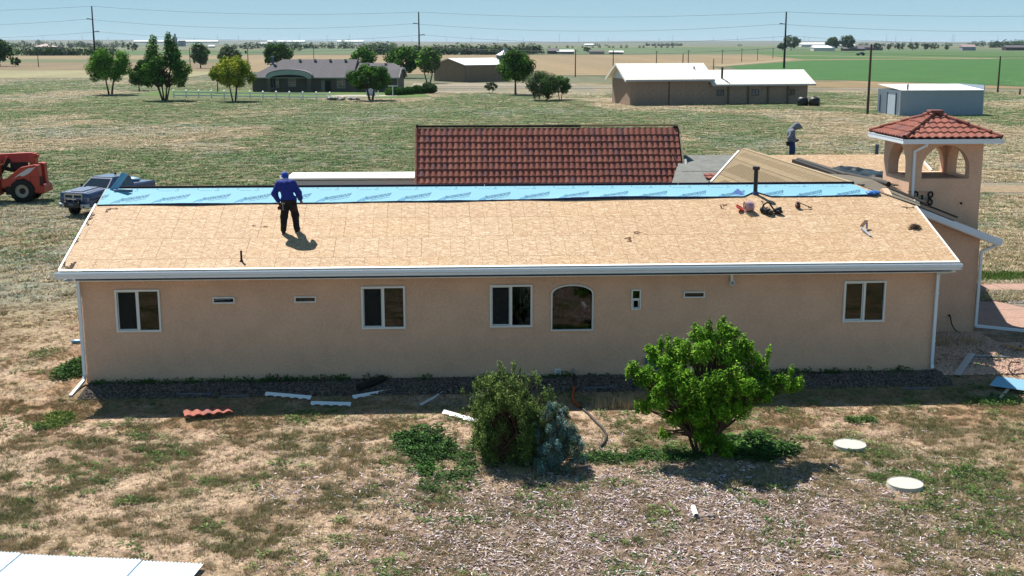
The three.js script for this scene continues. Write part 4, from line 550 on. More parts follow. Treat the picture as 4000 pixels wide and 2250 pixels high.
{
  const t = roofThing('bent_gutter_strap', 'bent white metal strip standing in an angle on the roof', 'metal strip', 22.3, 2.0, 0);
  const wm = M([214, 216, 226], { roughness: 0.4 });
  obj('strip', [beam([-0.02, 0.1, 0.02], [0.13, 0.02, 0.42], 0.07, 0.012), beam([-0.03, 0.07, 0.03], [0.1, 0.005, 0.42], 0.012, 0.06)], wm, t);
  obj('strip', [beam([-0.02, 0.11, 0.0], [0.2, 0.19, -0.24], 0.1, 0.012)], M([104, 66, 48]), t); obj('strip', [beam([0.2, 0.19, -0.24], [0.16, 0.03, 0.0], 0.055, 0.012)], wm, t);
  obj('tip', rod([0.13, 0.02, 0.42], [0.17, 0.01, 0.52], 0.012, 0.006), M([70, 44, 32]), t);
  const b = roofThing('debris_nest', 'brown bird nest of twigs near the right rake of the roof', 'nest', 23.93, 2.1, 0);
  const q = rng(19), tw = []; for (let k = 0; k < 170; k++) { const a = q() * 6.28, r = 0.13 * Math.sqrt(q()), x = r * Math.cos(a) * 1.15, z = r * Math.sin(a) * 0.8, y = 0.02 + q() * 0.13 * (1 - r / 0.17), d = 0.05 + q() * 0.05, e = q() * 6.28; tw.push(rod([x - d * Math.cos(e), y - 0.01, z - d * Math.sin(e)], [x + d * Math.cos(e), y + 0.03 * (q() - 0.3), z + d * Math.sin(e)], 0.004, 0.003, 3)); }
  for (let k = 0; k < 40; k++) tw.push(rod([-0.1 - q() * 0.1, 0.01, 0.04 + q() * 0.08], [-0.18 - q() * 0.06, 0.01, 0.1 + q() * 0.05], 0.004, 0.003, 3));
  obj('twigs', tw, M([84, 58, 34]), b);
  // dirt and scraps left by the old battens: each patch its own small heap
  const crumb = (x, t, sx, sz, n, rgb, label, name = 'dirt_patch') => { const o = roofThing(name, label, 'debris', x, t), g = []; let wx = 0, wz = 0, wa = q() * 6.28; for (let k = 0; k < n; k++) { if (k % 40 === 0) { wx = sx * rr(-0.7, 0.7, q); wz = sz * rr(-0.7, 0.7, q); wa = q() * 6.28; } wa += rr(-0.6, 0.6, q); wx = clamp(wx + 0.014 * Math.cos(wa), -sx, sx); wz = clamp(wz + 0.014 * Math.sin(wa), -sz, sz); const s = 0.008 + q() * 0.013; g.push(new THREE.TetrahedronGeometry(s, 0).scale(1.7, 0.5, 1.2).rotateY(q() * 6).translate(wx + rr(-0.02, 0.02, q), s * 0.2, wz + rr(-0.02, 0.02, q))); } obj('crumbs', g, M(rgb), o).userData.kind = 'stuff'; };
  crumb(0.19, 3.68, 0.14, 0.1, 70, [128, 84, 54], 'brown dirt patch below the underlayment at the roof end');
  crumb(15.28, 1.55, 0.1, 0.13, 120, [140, 86, 56], 'reddish dirt smear in the middle of the bare roof');
  crumb(15.73, 1.95, 0.16, 0.05, 60, [164, 112, 76], 'faint line of sawdust above the reddish smear');
  crumb(18.55, 3.6, 0.1, 0.15, 90, [150, 92, 58], 'reddish dirt streaks beside the pink nail tub');
  crumb(4.7, 2.56, 0.2, 0.04, 70, [150, 112, 78], 'thin brown scuff beside the worker');
  crumb(-0.2, 0.25, 0.16, 0.22, 300, [92, 72, 58], 'old leaf litter heaped at the eave corner');
  crumb(-0.3, 3.2, 0.05, 0.5, 300, [98, 76, 62], 'leaf litter along the upper left rake');
  crumb(-0.3, 1.8, 0.05, 0.25, 120, [98, 76, 62], 'leaf litter along the lower left rake');
  crumb(24.2, 3.4, 0.16, 0.1, 90, [120, 92, 66], 'grit and scraps at the top of the right rake');
}
{ // black plastic and rolled felt behind the ridge
  const q = rng(29), t = thing('plastic_sheet', 'crumpled black plastic sheet lying on the low felt roof', 'plastic sheet', [25.6, 4.36, -11.6]);
  const g = new THREE.PlaneGeometry(2.6, 4.4, 36, 48).rotateX(-Math.PI / 2), p = g.attributes.position; for (let i = 0; i < p.count; i++) { const x = p.getX(i), z = p.getZ(i), e = Math.max(Math.abs(x) / 1.3, Math.abs(z) / 2.2); p.setY(i, 0.02 + (1 - e * 0.6) * (0.55 * fbm(x * 1.3, z * 0.9, 4, 401) + 0.22 * Math.abs(fbm(x * 3, z * 2, 3, 411) - 0.5)) * sm(1.0, 0.6, e)); p.setX(i, x + 0.3 * (fbm(z, x, 2, 7) - 0.5) + z * 0.18); } g.computeVertexNormals(); obj('sheet', g, M([9, 9, 11], { roughness: 0.32 }), t);
  const f = thing('felt_roll', 'dark torn roll of roofing felt along the cross wing ridge', 'felt roll', [24.1, 4.55, -10.4], 0, 'rolls of old felt behind the ridge'); obj('roll', [beam([-0.2, 0.2, -3.4], [0.3, 0.02, 1.4], 0.3, 0.16), rod([-0.1, 0.26, -3.4], [0.4, 0.12, 1.0], 0.09)], M([22, 18, 18], { roughness: 0.7 }), f);
  const f2 = thing('felt_roll', 'grey roll of felt lying at the valley corner', 'felt roll', [24.55, 4.75, -6.9], 0, 'rolls of old felt behind the ridge'); obj('roll', [rod([-0.5, 0.08, -1.2], [0.2, -0.02, 1.0], 0.1, 0.1, 14), beam([-0.2, 0.05, -1.0], [0.5, -0.06, 0.9], 0.2, 0.03)], M([40, 36, 38], { roughness: 0.8 }), f2);
  const s = []; for (let k = 0; k < 60; k++) s.push(bx(0.1 + q() * 0.12, 0.03, 0.06 + q() * 0.08, 0.5 * (q() - 0.5), 0.05 + 0.1 * q(), 1.8 * (q() - 0.5), q() * 3, q(), q())); const h = thing('tile_rubble', 'heap of broken red tile scraps behind the ridge', 'rubble', [24.25, 4.5, -9.2]); obj('scraps', s, M([110, 58, 50]), h).userData.kind = 'stuff';
}
// ---------- things lying in the yard ----------
const rest = (x, z, h = 0) => [x, gy(x, z) + h, z];
{
  const t = thing('roof_tile_sheet', 'loose red wavy roof tile sheet lying on the dry grass', 'roof tile', rest(3.85, 2.72, 0.02), 0.29); const q = rng(5); const g = tileGeo(-0.6, 0.62, 0, 0.42, null, q, 10, 0.05, 1.35); g.rotateX(-Math.PI / 2).rotateX(0.12).translate(0, 0.06, 0.2); obj('wave_sheet', g, tileMat, t);
}
const stripG = (L, w = 0.1) => { const s = new THREE.Shape(); s.moveTo(0, 0); for (let k = 0; k <= 40; k++) { const x = L * k / 40; s.lineTo(x, -0.0 - 0.035 * Math.max(0, Math.sin(x * 2 * Math.PI / 0.25))); } s.lineTo(L, w); s.lineTo(0, w); s.closePath(); return extr(s, 0.012); };
function wavyStrip(a, b, label, m, tilt = -0.9) { const A = V(...rest(...a)), B = V(...rest(...b)), d = B.clone().sub(A), L = d.length(), t = thing('wavy_flashing', label, 'flashing', [A.x, A.y + 0.05, A.z], Math.atan2(-d.z, d.x), 'wavy white closure strips dropped along the wall'); obj('strip', stripG(L).rotateX(tilt), m, t); }
const stripM = Wh([226, 228, 232], { roughness: 0.5 });
wavyStrip([5.12, 1.3], [6.4, 1.75], 'wavy white flashing strip slanting through the wall shade', stripM);
wavyStrip([6.42, 1.95], [7.5, 2.12], 'wavy white flashing strip lying level in the wall shade', stripM);
wavyStrip([7.53, 1.6], [8.72, 0.95], 'wavy white flashing strip rising towards the wall', stripM);
wavyStrip([9.94, 2.87], [10.82, 3.75], 'wavy white flashing strip in the sun beside the big shrub', Wh([238, 238, 236], { roughness: 0.4 }));
{ const t = thing('gutter_length', 'straight length of white gutter lying aslant in the shade', 'gutter', rest(9.36, 2.1, 0.04)); obj('channel', [beam([0, 0, 0], [0.8, 0.05, -1.4], 0.09, 0.02), beam([0.05, 0.03, 0.02], [0.85, 0.08, -1.38], 0.012, 0.06)], stripM, t); }
{ const t = thing('wood_lath', 'short bare wood lath at the edge of the wall shadow', 'lath', rest(7.9, 2.2, 0.02)); obj('lath', beam([-0.3, 0.01, 0.03], [0.35, 0.01, -0.04], 0.05, 0.02), M([196, 164, 112]), t); }
for (const [x, z, l] of [[3.2, 1.15, 0.9], [4.3, 1.32, 0.7], [14.3, 1.15, 0.9], [23.1, 1.5, 0.8]]) { const t = thing('edging_timber', 'grey timber edging length between gravel and grass in the shade', 'edging', rest(x, z, 0.03), rr(-0.05, 0.05), 'edging lengths along the gravel bed'); obj('board', rbx(l, 0.06, 0.05, 0.01), M([118, 120, 134]), t); }
{ const t = thing('dark_log', 'dark log lying in the shade against the wall planting', 'log', rest(8.0, 0.85, 0.06)); obj('log', rod([-0.35, 0.05, 0.35], [0.3, 0.12, -0.35], 0.1, 0.09, 12), M([24, 20, 18]), t); }
{ // black drain hose with its orange end
  const g = (x, z, h = 0.035) => [x, gy(x, z) + h, z], t = thing('drain_hose', 'black ribbed drain hose with an orange length running from the wall', 'hose', rest(13.55, 1.4));
  const L = (pts) => pts.map(p => [p[0] - t.position.x, p[1] - t.position.y, p[2] - t.position.z]);
  obj('black_length', [tube(L([[13.69, 0.1, 0.2], [13.66, 0.03, 0.6], [13.58, -0.02, 1.1]]), 0.032, 20, 8), tube(L([g(13.6, 2.5), g(13.75, 3.1), g(13.86, 3.8), g(13.97, 4.4), g(13.98, 5.0), g(13.85, 5.5), g(13.72, 5.8), g(13.78, 6.12, 0.02)]), 0.032, 60, 8)], M([28, 26, 28], { roughness: 0.5 }), t);
  obj('orange_length', tube(L([[13.58, -0.02, 1.1], g(13.5, 1.6), g(13.48, 1.95), g(13.53, 2.25), g(13.6, 2.52)]), 0.034, 30, 8), M([214, 84, 32], { roughness: 0.5 }), t);
}
[[19.73, 6.02, 'round concrete septic lid beside the wood chips'], [20.08, 8.66, 'round concrete septic lid ringed by green weeds']].forEach(([x, z, l], i) => { const t = thing('septic_lid', l, 'septic lid', rest(x, z)); obj('disc', new THREE.CylinderGeometry(0.38, 0.4, 0.1, 40).translate(0, 0.03, 0), Wh([206, 204, 194], { map: rep(speckTex, 2), roughness: 0.9 }), t); obj('rim', new THREE.TorusGeometry(0.375, 0.012, 6, 40).rotateX(Math.PI / 2).translate(0, 0.08, 0), M([198, 196, 188], { roughness: 0.9 }), t); });
{ const t = thing('plastic_pipe', 'short white plastic pipe offcut on the wood chips', 'pipe', rest(15.14, 10.0, 0.05)); obj('pipe', [rod([-0.02, 0.03, 0.27], [0.03, 0.0, -0.27], 0.055, 0.055, 16)], Wh([238, 238, 234]), t); obj('mouth', rod([-0.021, 0.03, 0.272], [-0.022, 0.0305, 0.276], 0.045, 0.045, 16), M([90, 90, 94]), t); const k = thing('stone_chunk', 'grey stone chunk next to the white pipe offcut', 'stone', rest(15.45, 10.15)); obj('stone', new THREE.DodecahedronGeometry(0.08).scale(1.3, 0.7, 1).translate(0, 0.03, 0), M([150, 140, 132]), k); }
{ // metal pieces on the rock bed to the right
  const sh = M([198, 206, 214], { roughness: 0.35, metalness: 0.4 });
  const a = thing('metal_trim', 'flat grey metal trim lying half in shade on the rock bed', 'metal trim', rest(25.3, -0.35, 0.08), 0.0); obj('strip', [beam([-0.72, -0.02, 1.1], [0.6, 0.06, -0.95], 0.2, 0.012), beam([-0.62, -0.04, 1.13], [0.7, 0.04, -0.92], 0.012, 0.05)], sh, a);
  const b = thing('metal_trim', 'short dark grey metal trim lying level on the rock bed', 'metal trim', rest(26.45, -1.15, 0.06)); obj('strip', [beam([-0.52, 0.02, -0.08], [0.55, 0.02, 0.06], 0.12, 0.012), beam([-0.52, 0, -0.02], [0.55, 0, 0.12], 0.012, 0.06)], M([120, 126, 134], { roughness: 0.4, metalness: 0.4 }), b);
  const c = thing('corrugated_offcut', 'pale blue corrugated sheet stacked on a wood board at the yard edge', 'corrugated sheet', rest(25.6, 1.9, 0.08)); const g = new THREE.PlaneGeometry(1.0, 1.5, 60, 2).rotateX(-Math.PI / 2), p = g.attributes.position; for (let i = 0; i < p.count; i++) p.setY(i, 0.02 * Math.sin(p.getX(i) * 60) + 0.06); g.computeVertexNormals(); g.rotateY(-0.62 - Math.PI / 2).translate(0.5, 0.02, -0.35); obj('sheet', g, M([150, 204, 232], { roughness: 0.4 }), c); obj('board', beam([-0.55, 0.01, 0.62], [0.85, 0.03, -1.25], 0.07, 0.04), M([206, 190, 160]), c);
  const d = thing('black_hose_loop', 'thin black hose looped beside the corrugated offcut', 'hose', rest(26.35, 0.4)); obj('loop', tube([[-0.05, 0.03, 0.5], [-0.12, 0.1, 0.1], [0.05, 0.25, -0.2], [0.4, 0.2, -0.35]], 0.02, 24, 6), M([26, 26, 28]), d);
  const e = thing('wood_scrap', 'orange wood scrap at the edge of the rock bed', 'wood scrap', rest(27.6, -2.5, 0.05)); obj('board', beam([-0.25, 0.12, 0.3], [0.4, 0.02, 0.9], 0.12, 0.03), M([206, 150, 80]), e);
  const f = thing('leaf_patch', 'blue plastic scrap in the side yard left of the wall', 'plastic scrap', rest(-1.6, -4.65)); obj('scrap', new THREE.SphereGeometry(0.2, 16, 8).scale(1.1, 0.35, 0.55).translate(0, 0.06, 0), M([88, 156, 200], { roughness: 0.4 }), f);
  const h = thing('leaf_patch', 'crumpled blue plastic beside the weeds at the house corner', 'plastic scrap', rest(-0.75, -3.0)); obj('scrap', new THREE.IcosahedronGeometry(0.15, 2).scale(1.2, 0.6, 0.8).translate(0, 0.08, 0), M([62, 128, 190], { roughness: 0.4 }), h);
}
{ // corrugated metal sheets laid out flat on timbers, bottom left
  const t = thing('corrugated_sheet_stack', 'overlapping white corrugated metal sheets laid out on the sandy yard', 'corrugated sheet', [5.52, -0.2, 12.08], -0.155);
  const base = Wh([222, 234, 244], { roughness: 0.35, metalness: 0.1 }), W = 1.19;
  for (let k = 0; k < 5; k++) { const g = new THREE.PlaneGeometry(W + 0.07, 2.6, 120, 1).rotateX(-Math.PI / 2), p = g.attributes.position; for (let i = 0; i < p.count; i++) p.setY(i, 0.014 * Math.sin(p.getX(i) * 2 * Math.PI / 0.068)); g.computeVertexNormals(); g.rotateZ(0.006 * (k % 2 ? 1 : -1)).translate(-W / 2 - k * W, 0.1 + 0.014 * (k % 2), 1.3 - 0.03 * k); obj('sheet', g, base, t); }
  for (const z of [0.3, 1.2, 2.3]) obj('timber', bx(5.8, 0.08, 0.09, -2.95, 0.04, z), M([150, 124, 92]), t);
}
// ---------- vegetation ----------
function leafCrown(lobes, n, size, tones, seed, opt = {}) { // many small leaves through the lobes; uneven, with gaps
  const q = rng(seed), P = [], N = [], Cc = [], tot = lobes.reduce((s, l) => s + l.r * l.r * (l.w || 1), 0), el = opt.el || 1;
  for (const l of lobes) {
    const k = Math.round(n * l.r * l.r * (l.w || 1) / tot), lt = tones[Math.floor(q() * tones.length)];
    for (let i = 0; i < k; i++) {
      const th = q() * 6.2832, ph = Math.acos(2 * q() - 1), rad = l.r * Math.pow(q(), opt.core || 0.42) * (0.82 + 0.36 * vn(th * 1.6, ph * 1.6, seed & 63));
      const d = [Math.sin(ph) * Math.cos(th), Math.cos(ph), Math.sin(ph) * Math.sin(th)], c = [l.x + d[0] * rad, l.y + d[1] * rad * (l.sy || 1), l.z + d[2] * rad];
      if (c[1] < (opt.floor ?? -1e9)) continue;
      const nv = V(d[0] * 0.6 + rr(-0.7, 0.7, q), d[1] * 0.5 + rr(0.1, 1.3, q), d[2] * 0.6 + rr(-0.7, 0.7, q)).normalize(), t = V(rr(-1, 1, q), rr(-1, 0.3, q), rr(-1, 1, q)).cross(nv).normalize(), b = nv.clone().cross(t), s = size * rr(0.6, 1.35, q), L = s * el;
      const tn = q() < 0.55 ? lt : tones[Math.floor(q() * tones.length)], v = rr(0.5, 1.3, q), col = [tn[0] * v, tn[1] * v, tn[2] * v];
      const A = [c[0] - t.x * L, c[1] - t.y * L, c[2] - t.z * L], B = [c[0] + b.x * s * 0.5, c[1] + b.y * s * 0.5, c[2] + b.z * s * 0.5], D = [c[0] - b.x * s * 0.5, c[1] - b.y * s * 0.5, c[2] - b.z * s * 0.5], E = [c[0] + t.x * L, c[1] + t.y * L, c[2] + t.z * L];
      P.push(...A, ...E, ...B, ...A, ...D, ...E); for (let j = 0; j < 6; j++) { N.push(nv.x, nv.y, nv.z); Cc.push(...col); }
    }
  }
  const g = new THREE.BufferGeometry(); g.setAttribute('position', new THREE.Float32BufferAttribute(P, 3)); g.setAttribute('normal', new THREE.Float32BufferAttribute(N, 3)); g.setAttribute('color', new THREE.Float32BufferAttribute(Cc, 3)); return g;
}
const leafSolid = new THREE.MeshPhysicalMaterial({ vertexColors: true, roughness: 1, specularIntensity: 0.25, side: THREE.DoubleSide });
const leafMat = leafSolid;
const bark = M([92, 72, 56], { roughness: 1 }), barkPale = M([132, 118, 100], { roughness: 1 });
const G = { deep: [linG(52, 90, 30), linG(66, 106, 36), linG(78, 118, 42), linG(42, 74, 28)], mid: [linG(78, 126, 36), linG(96, 144, 44), linG(66, 108, 32), linG(112, 158, 56)], lime: [linG(150, 164, 34), linG(132, 152, 36), linG(170, 174, 48), linG(108, 134, 34)], grey: [linG(78, 96, 60), linG(92, 108, 70), linG(64, 82, 50), linG(108, 122, 82)], blue: [linG(132, 172, 158), linG(112, 152, 142), linG(152, 188, 170), linG(92, 126, 112)], shrub: [linG(84, 110, 46), linG(100, 126, 56), linG(66, 90, 38), linG(122, 140, 70)], bright: [linG(86, 134, 24), linG(104, 152, 34), linG(62, 104, 20), linG(124, 168, 48)] };
function lobesFor(h, w, clear, seed, n, style = 'round') { const q = rng(seed), L = []; const ch = h - clear; for (let i = 0; i < n; i++) { const a = i * 2.399 + q() * 0.7, t = (i + 0.5) / n, yy = clear + ch * (0.18 + 0.68 * t), prof = style === 'column' ? 0.75 * Math.sin(Math.PI * (0.15 + 0.8 * t)) : style === 'vase' ? 0.55 + 0.45 * Math.sin(Math.PI * (0.1 + 0.75 * t)) : Math.sin(Math.PI * (0.14 + 0.76 * t)), rad = w / 2 * prof * (0.35 + 0.45 * Math.sqrt(q())), r = Math.min(w, ch) * rr(0.15, 0.24, q); L.push({ x: rad * Math.cos(a), z: rad * Math.sin(a), y: yy, r, sy: rr(0.75, 1.1, q) }); } return L; }
function limbs(lobes, clear, tr, stems, seed, spread = 0.1) { const q = rng(seed), g = []; for (let s = 0; s < stems; s++) { const a = s * 2.6 + q(), o = stems > 1 ? spread : 0, bx0 = o * Math.cos(a), bz0 = o * Math.sin(a), top = [bx0 * 3.2, clear * 1.15, bz0 * 3.2]; g.push(rod([bx0, -0.15, bz0], top, tr / Math.sqrt(stems), tr * 0.62 / Math.sqrt(stems), 8)); const mine = lobes.filter((_, i) => i % stems === s); for (const l of mine) { const m = [lerp(top[0], l.x, 0.45), lerp(top[1], l.y, 0.55), lerp(top[2], l.z, 0.45)]; g.push(rod(top, m, tr * 0.36, tr * 0.24, 6), rod(m, [l.x, l.y, l.z], tr * 0.24, tr * 0.08, 5)); } } return g; }
function tree(name, label, pos, h, w, o = {}) { const t = thing(name, label, o.cat || 'tree', pos, o.turn || 0, o.group), L = o.lobes || lobesFor(h, w, o.clear ?? h * 0.2, o.seed || 1, o.n || 14, o.style); obj('trunk', limbs(L, o.clear ?? h * 0.2, o.tr || h * 0.03, o.stems || 1, (o.seed || 1) + 5, o.spread || 0.12), o.bark || bark, t); obj('crown', leafCrown(L, o.leaves || 4500, o.size || 0.2, o.tones || G.mid, (o.seed || 1) + 9, o.opt), o.mat || leafSolid, t); return t; }

// big yard bush-tree in front of the wall
{
  const q = rng(61), L = [];
  const spots = [[-1.55, 2.0, 0.2, 0.34], [-1.2, 2.4, 0, 0.3], [-0.9, 2.1, 0.5, 0.4], [-0.6, 2.45, -0.1, 0.36], [0.0, 2.95, 0, 0.3], [-0.15, 2.6, 0.3, 0.38], [0.62, 2.95, -0.1, 0.27], [0.5, 2.55, 0.2, 0.42], [1.0, 2.45, 0, 0.38], [1.3, 2.15, 0.2, 0.36], [1.75, 1.75, 0.2, 0.32], [2.15, 1.65, 0.1, 0.2], [1.2, 1.7, 0.6, 0.4], [0.6, 1.95, 0.8, 0.42], [0.0, 2.0, 0.9, 0.42], [-0.6, 1.75, 0.9, 0.4], [-1.2, 1.55, 0.6, 0.38], [-1.5, 1.25, 0.3, 0.22], [0.3, 1.4, 0.9, 0.4], [-0.3, 1.2, 0.8, 0.36], [0.8, 1.25, 0.6, 0.34], [-0.8, 1.0, 0.5, 0.26], [0.1, 0.85, 0.4, 0.32], [0.5, 2.2, -0.8, 0.45], [-0.5, 2.1, -0.8, 0.45], [1.1, 1.7, -0.7, 0.42], [-1.1, 1.6, -0.6, 0.4], [0, 1.5, -0.7, 0.45], [-1.0, 0.55, 0.2, 0.16]];
  for (const [x, y, z, r] of spots) { L.push({ x: x * 0.95, y: y * 0.97, z, r: r * 0.8, sy: 1 }); for (let k = 0; k < 3; k++) { const a = q() * 6.28, e = q() * 1.6 - 0.3, d = r * 0.95; L.push({ x: x * 0.95 + d * Math.cos(a) * Math.cos(e), y: y * 0.97 + d * Math.sin(e) * 0.9, z: z + d * Math.sin(a) * Math.cos(e), r: r * rr(0.3, 0.48, q), sy: 1.25, w: 1.1 }); } }
  for (let k = 0; k < 60; k++) { const s = spots[Math.floor(q() * 23)], a = q() * 6.28; L.push({ x: s[0] * 0.98 + s[3] * 0.9 * Math.cos(a), y: s[1] * 0.97 + s[3] * rr(0.3, 1.1, q), z: s[2] + s[3] * 0.9 * Math.sin(a), r: rr(0.06, 0.1, q), sy: 2.4, w: 1.5 }); }
  for (let k = 0; k < 16; k++) { const a = q() * 6.28; L.push({ x: 0.55 * Math.cos(a) * q() + 0.1, y: rr(0.25, 1.0, q), z: 0.5 * Math.sin(a) * q() + 0.2, r: rr(0.16, 0.28, q), sy: 1.2 }); }
  tree('yard_bush', 'leafy bright green bushy tree growing before the house wall', rest(16.08, 6.2), 3, 3.4, { cat: 'bush', lobes: L, clear: 0.4, tr: 0.11, stems: 5, spread: 0.1, leaves: 62000, size: 0.03, tones: G.bright, seed: 33, opt: { core: 0.6, el: 1.35 }, mat: leafMat });
}
{ // grey-green upright shrub with a small blue juniper against it
  const L = []; const q = rng(67); for (let i = 0; i < 30; i++) { const a = q() * 6.28, b = 0.92 * Math.sqrt(q()), hh = 2.3 * (1 - 0.38 * b) * rr(0.78, 1, q); for (let k = 0; k < 9; k++) { const t = (k + q()) / 9, sp = (0.35 + 0.65 * Math.sin(Math.PI * Math.min(1, 0.15 + t * 0.75))) * b; L.push({ x: sp * Math.cos(a) + rr(-0.08, 0.08, q), y: 0.12 + hh * t, z: sp * Math.sin(a) + rr(-0.08, 0.08, q), r: rr(0.11, 0.2, q) * (1.1 - 0.45 * t), sy: 1.5 }); } }
  for (let i = 0; i < 70; i++) { const a = q() * 6.28, t = q(), R0 = (0.5 + 0.42 * Math.sin(Math.PI * (0.1 + 0.8 * t))) * Math.pow(q(), 0.5); L.push({ x: R0 * Math.cos(a), y: 0.2 + 1.75 * t, z: R0 * Math.sin(a), r: rr(0.12, 0.2, q), sy: 1.4 }); }
  for (let k = 0; k < 46; k++) { const a = q() * 6.28, d = 0.95 * Math.sqrt(q()), top = 2.15 - 0.75 * d * d; L.push({ x: d * Math.cos(a), y: top + rr(-0.15, 0.28, q), z: d * Math.sin(a), r: rr(0.05, 0.1, q), sy: 2.4, w: 1.3 }); }
  for (let k = 0; k < 30; k++) { const a = q() * 6.28, y = rr(0.5, 1.7, q), d = rr(0.9, 1.08, q); L.push({ x: d * Math.cos(a), y, z: d * Math.sin(a), r: rr(0.05, 0.09, q), sy: 1.8, w: 1.3 }); }
  tree('yard_shrub', 'tall grey-green upright shrub touching the blue juniper', rest(11.5, 6.5), 2.4, 1.8, { cat: 'shrub', lobes: L, clear: 0.2, tr: 0.07, stems: 6, spread: 0.12, leaves: 70000, size: 0.018, tones: G.shrub, seed: 41, opt: { core: 0.7, el: 1.5 }, mat: leafMat });
  const B = []; for (let i = 0; i < 14; i++) B.push({ x: rr(-0.25, 0.25, q), y: 0.2 + i * 0.06, z: rr(-0.25, 0.25, q), r: 0.26 - i * 0.01, sy: 1.2 });
  for (let i = 0; i < 170; i++) { const t = Math.pow(q(), 1.2), a = q() * 6.28, R0 = 0.72 * Math.pow(Math.cos(t * 1.45), 0.8) * Math.pow(q(), 0.4); B.push({ x: R0 * Math.cos(a), y: 0.1 + 1.35 * t + 0.12 * R0, z: R0 * Math.sin(a), r: rr(0.06, 0.12, q) * (1.1 - 0.3 * t), sy: 1.6 }); }
  tree('blue_juniper', 'small powder-blue conical juniper against the taller shrub', rest(12.5, 7.0), 1.4, 1.3, { cat: 'juniper', lobes: B, clear: 0.1, tr: 0.05, leaves: 60000, size: 0.0115, tones: G.blue.concat(G.grey), seed: 43, opt: { core: 0.7, el: 2 }, mat: leafMat });
}
// ---------- ground cover ----------
function inst(name, label, cat, geo, mat, list, kind = 'stuff') { const m = new THREE.InstancedMesh(geo, mat, list.length), d = new THREE.Object3D(), c = new THREE.Color(); list.forEach((e, i) => { d.position.set(e.x, e.y ?? gy(e.x, e.z), e.z); d.rotation.set(e.rx || 0, e.a || 0, e.rz || 0); d.scale.set(e.s, e.s * (e.h || 1), e.s); d.updateMatrix(); m.setMatrixAt(i, d.matrix); c.setRGB(...e.c); m.setColorAt(i, c); }); m.name = numbered(name); m.castShadow = m.receiveShadow = true; tag(m, label, cat, null, kind); scene.add(m); return m; }
function tuft(n, r, h, w, seed, lean = 0.5) { const q = rng(seed), P = [], N = []; for (let i = 0; i < n; i++) { const a = q() * 6.28, d = r * Math.sqrt(q()), x = d * Math.cos(a), z = d * Math.sin(a), b = q() * 6.28, hh = h * rr(0.45, 1, q), l = lean * hh * (0.4 + q()), ex = x + l * Math.cos(a + rr(-0.8, 0.8, q)), ez = z + l * Math.sin(a + rr(-0.8, 0.8, q)); P.push(x - w * Math.cos(b), 0, z - w * Math.sin(b), x + w * Math.cos(b), 0, z + w * Math.sin(b), ex, hh, ez); const nn = V(rr(-0.5, 0.5, q), 1, rr(-0.5, 0.5, q)).normalize(); for (let k = 0; k < 3; k++) N.push(nn.x, nn.y, nn.z); } const g = new THREE.BufferGeometry(); g.setAttribute('position', new THREE.Float32BufferAttribute(P, 3)); g.computeVertexNormals(); return g; }
function weed(n, r, L, w, seed) { const q = rng(seed), P = []; for (let i = 0; i < n; i++) { const a = q() * 6.28, d = r * Math.sqrt(q()), up = rr(0.1, 1.0, q), x = d * Math.cos(a), z = d * Math.sin(a), y = rr(0.1, 1, q) * L * 0.9 * (1 - d / r * 0.4), dx = Math.cos(a + rr(-0.7, 0.7, q)), dz = Math.sin(a + rr(-0.7, 0.7, q)), l = L * rr(0.5, 1, q), sx = -dz * w, sz = dx * w; const A = [x, y * 0.8, z], B = [x + dx * l * 0.5 + sx, y + l * 0.25 * up, z + dz * l * 0.5 + sz], D = [x + dx * l * 0.5 - sx, y + l * 0.25 * up, z + dz * l * 0.5 - sz], E = [x + dx * l, y + l * 0.2 * up, z + dz * l]; P.push(...A, ...B, ...E, ...A, ...E, ...D); } const g = new THREE.BufferGeometry(); g.setAttribute('position', new THREE.Float32BufferAttribute(P, 3)); g.computeVertexNormals(); return g; }
const coverMat = new THREE.MeshStandardMaterial({ roughness: 1, side: THREE.DoubleSide });
const jit = (c, q, v = 0.25) => { const k = 1 + rr(-v, v, q); return [c[0] * k, c[1] * k * (1 + rr(-0.05, 0.05, q)), c[2] * k]; };
const onLid = (x, z) => Math.hypot(x - 19.73, z - 6.02) < 0.42 || Math.hypot(x - 20.08, z - 8.66) < 0.42;
const built = (x, z) => (x > -0.2 && x < 24.3 && z < 0.05 && z > -9) || (x > 22 && x < 29.3 && z < -4.5 && z > -19) || (x > 8.6 && x < 21 && z < -9 && z > -23.4) || (x > 27.3 && x < 33 && z < -4.7 && z > -9.1) || (x > 28 && x < 38 && z < -10.9 && z > -12.3) || (x > 2.6 && x < 10.6 && z < -24 && z > -26.6);
const roadAt = (x, z) => x > 10 && z < lerp(-42.2, -41, (x - 14) / 30) + Math.max(0, (x - 44) * 0.108) && z > -47.2 + Math.max(0, (x - 44) * 0.12);
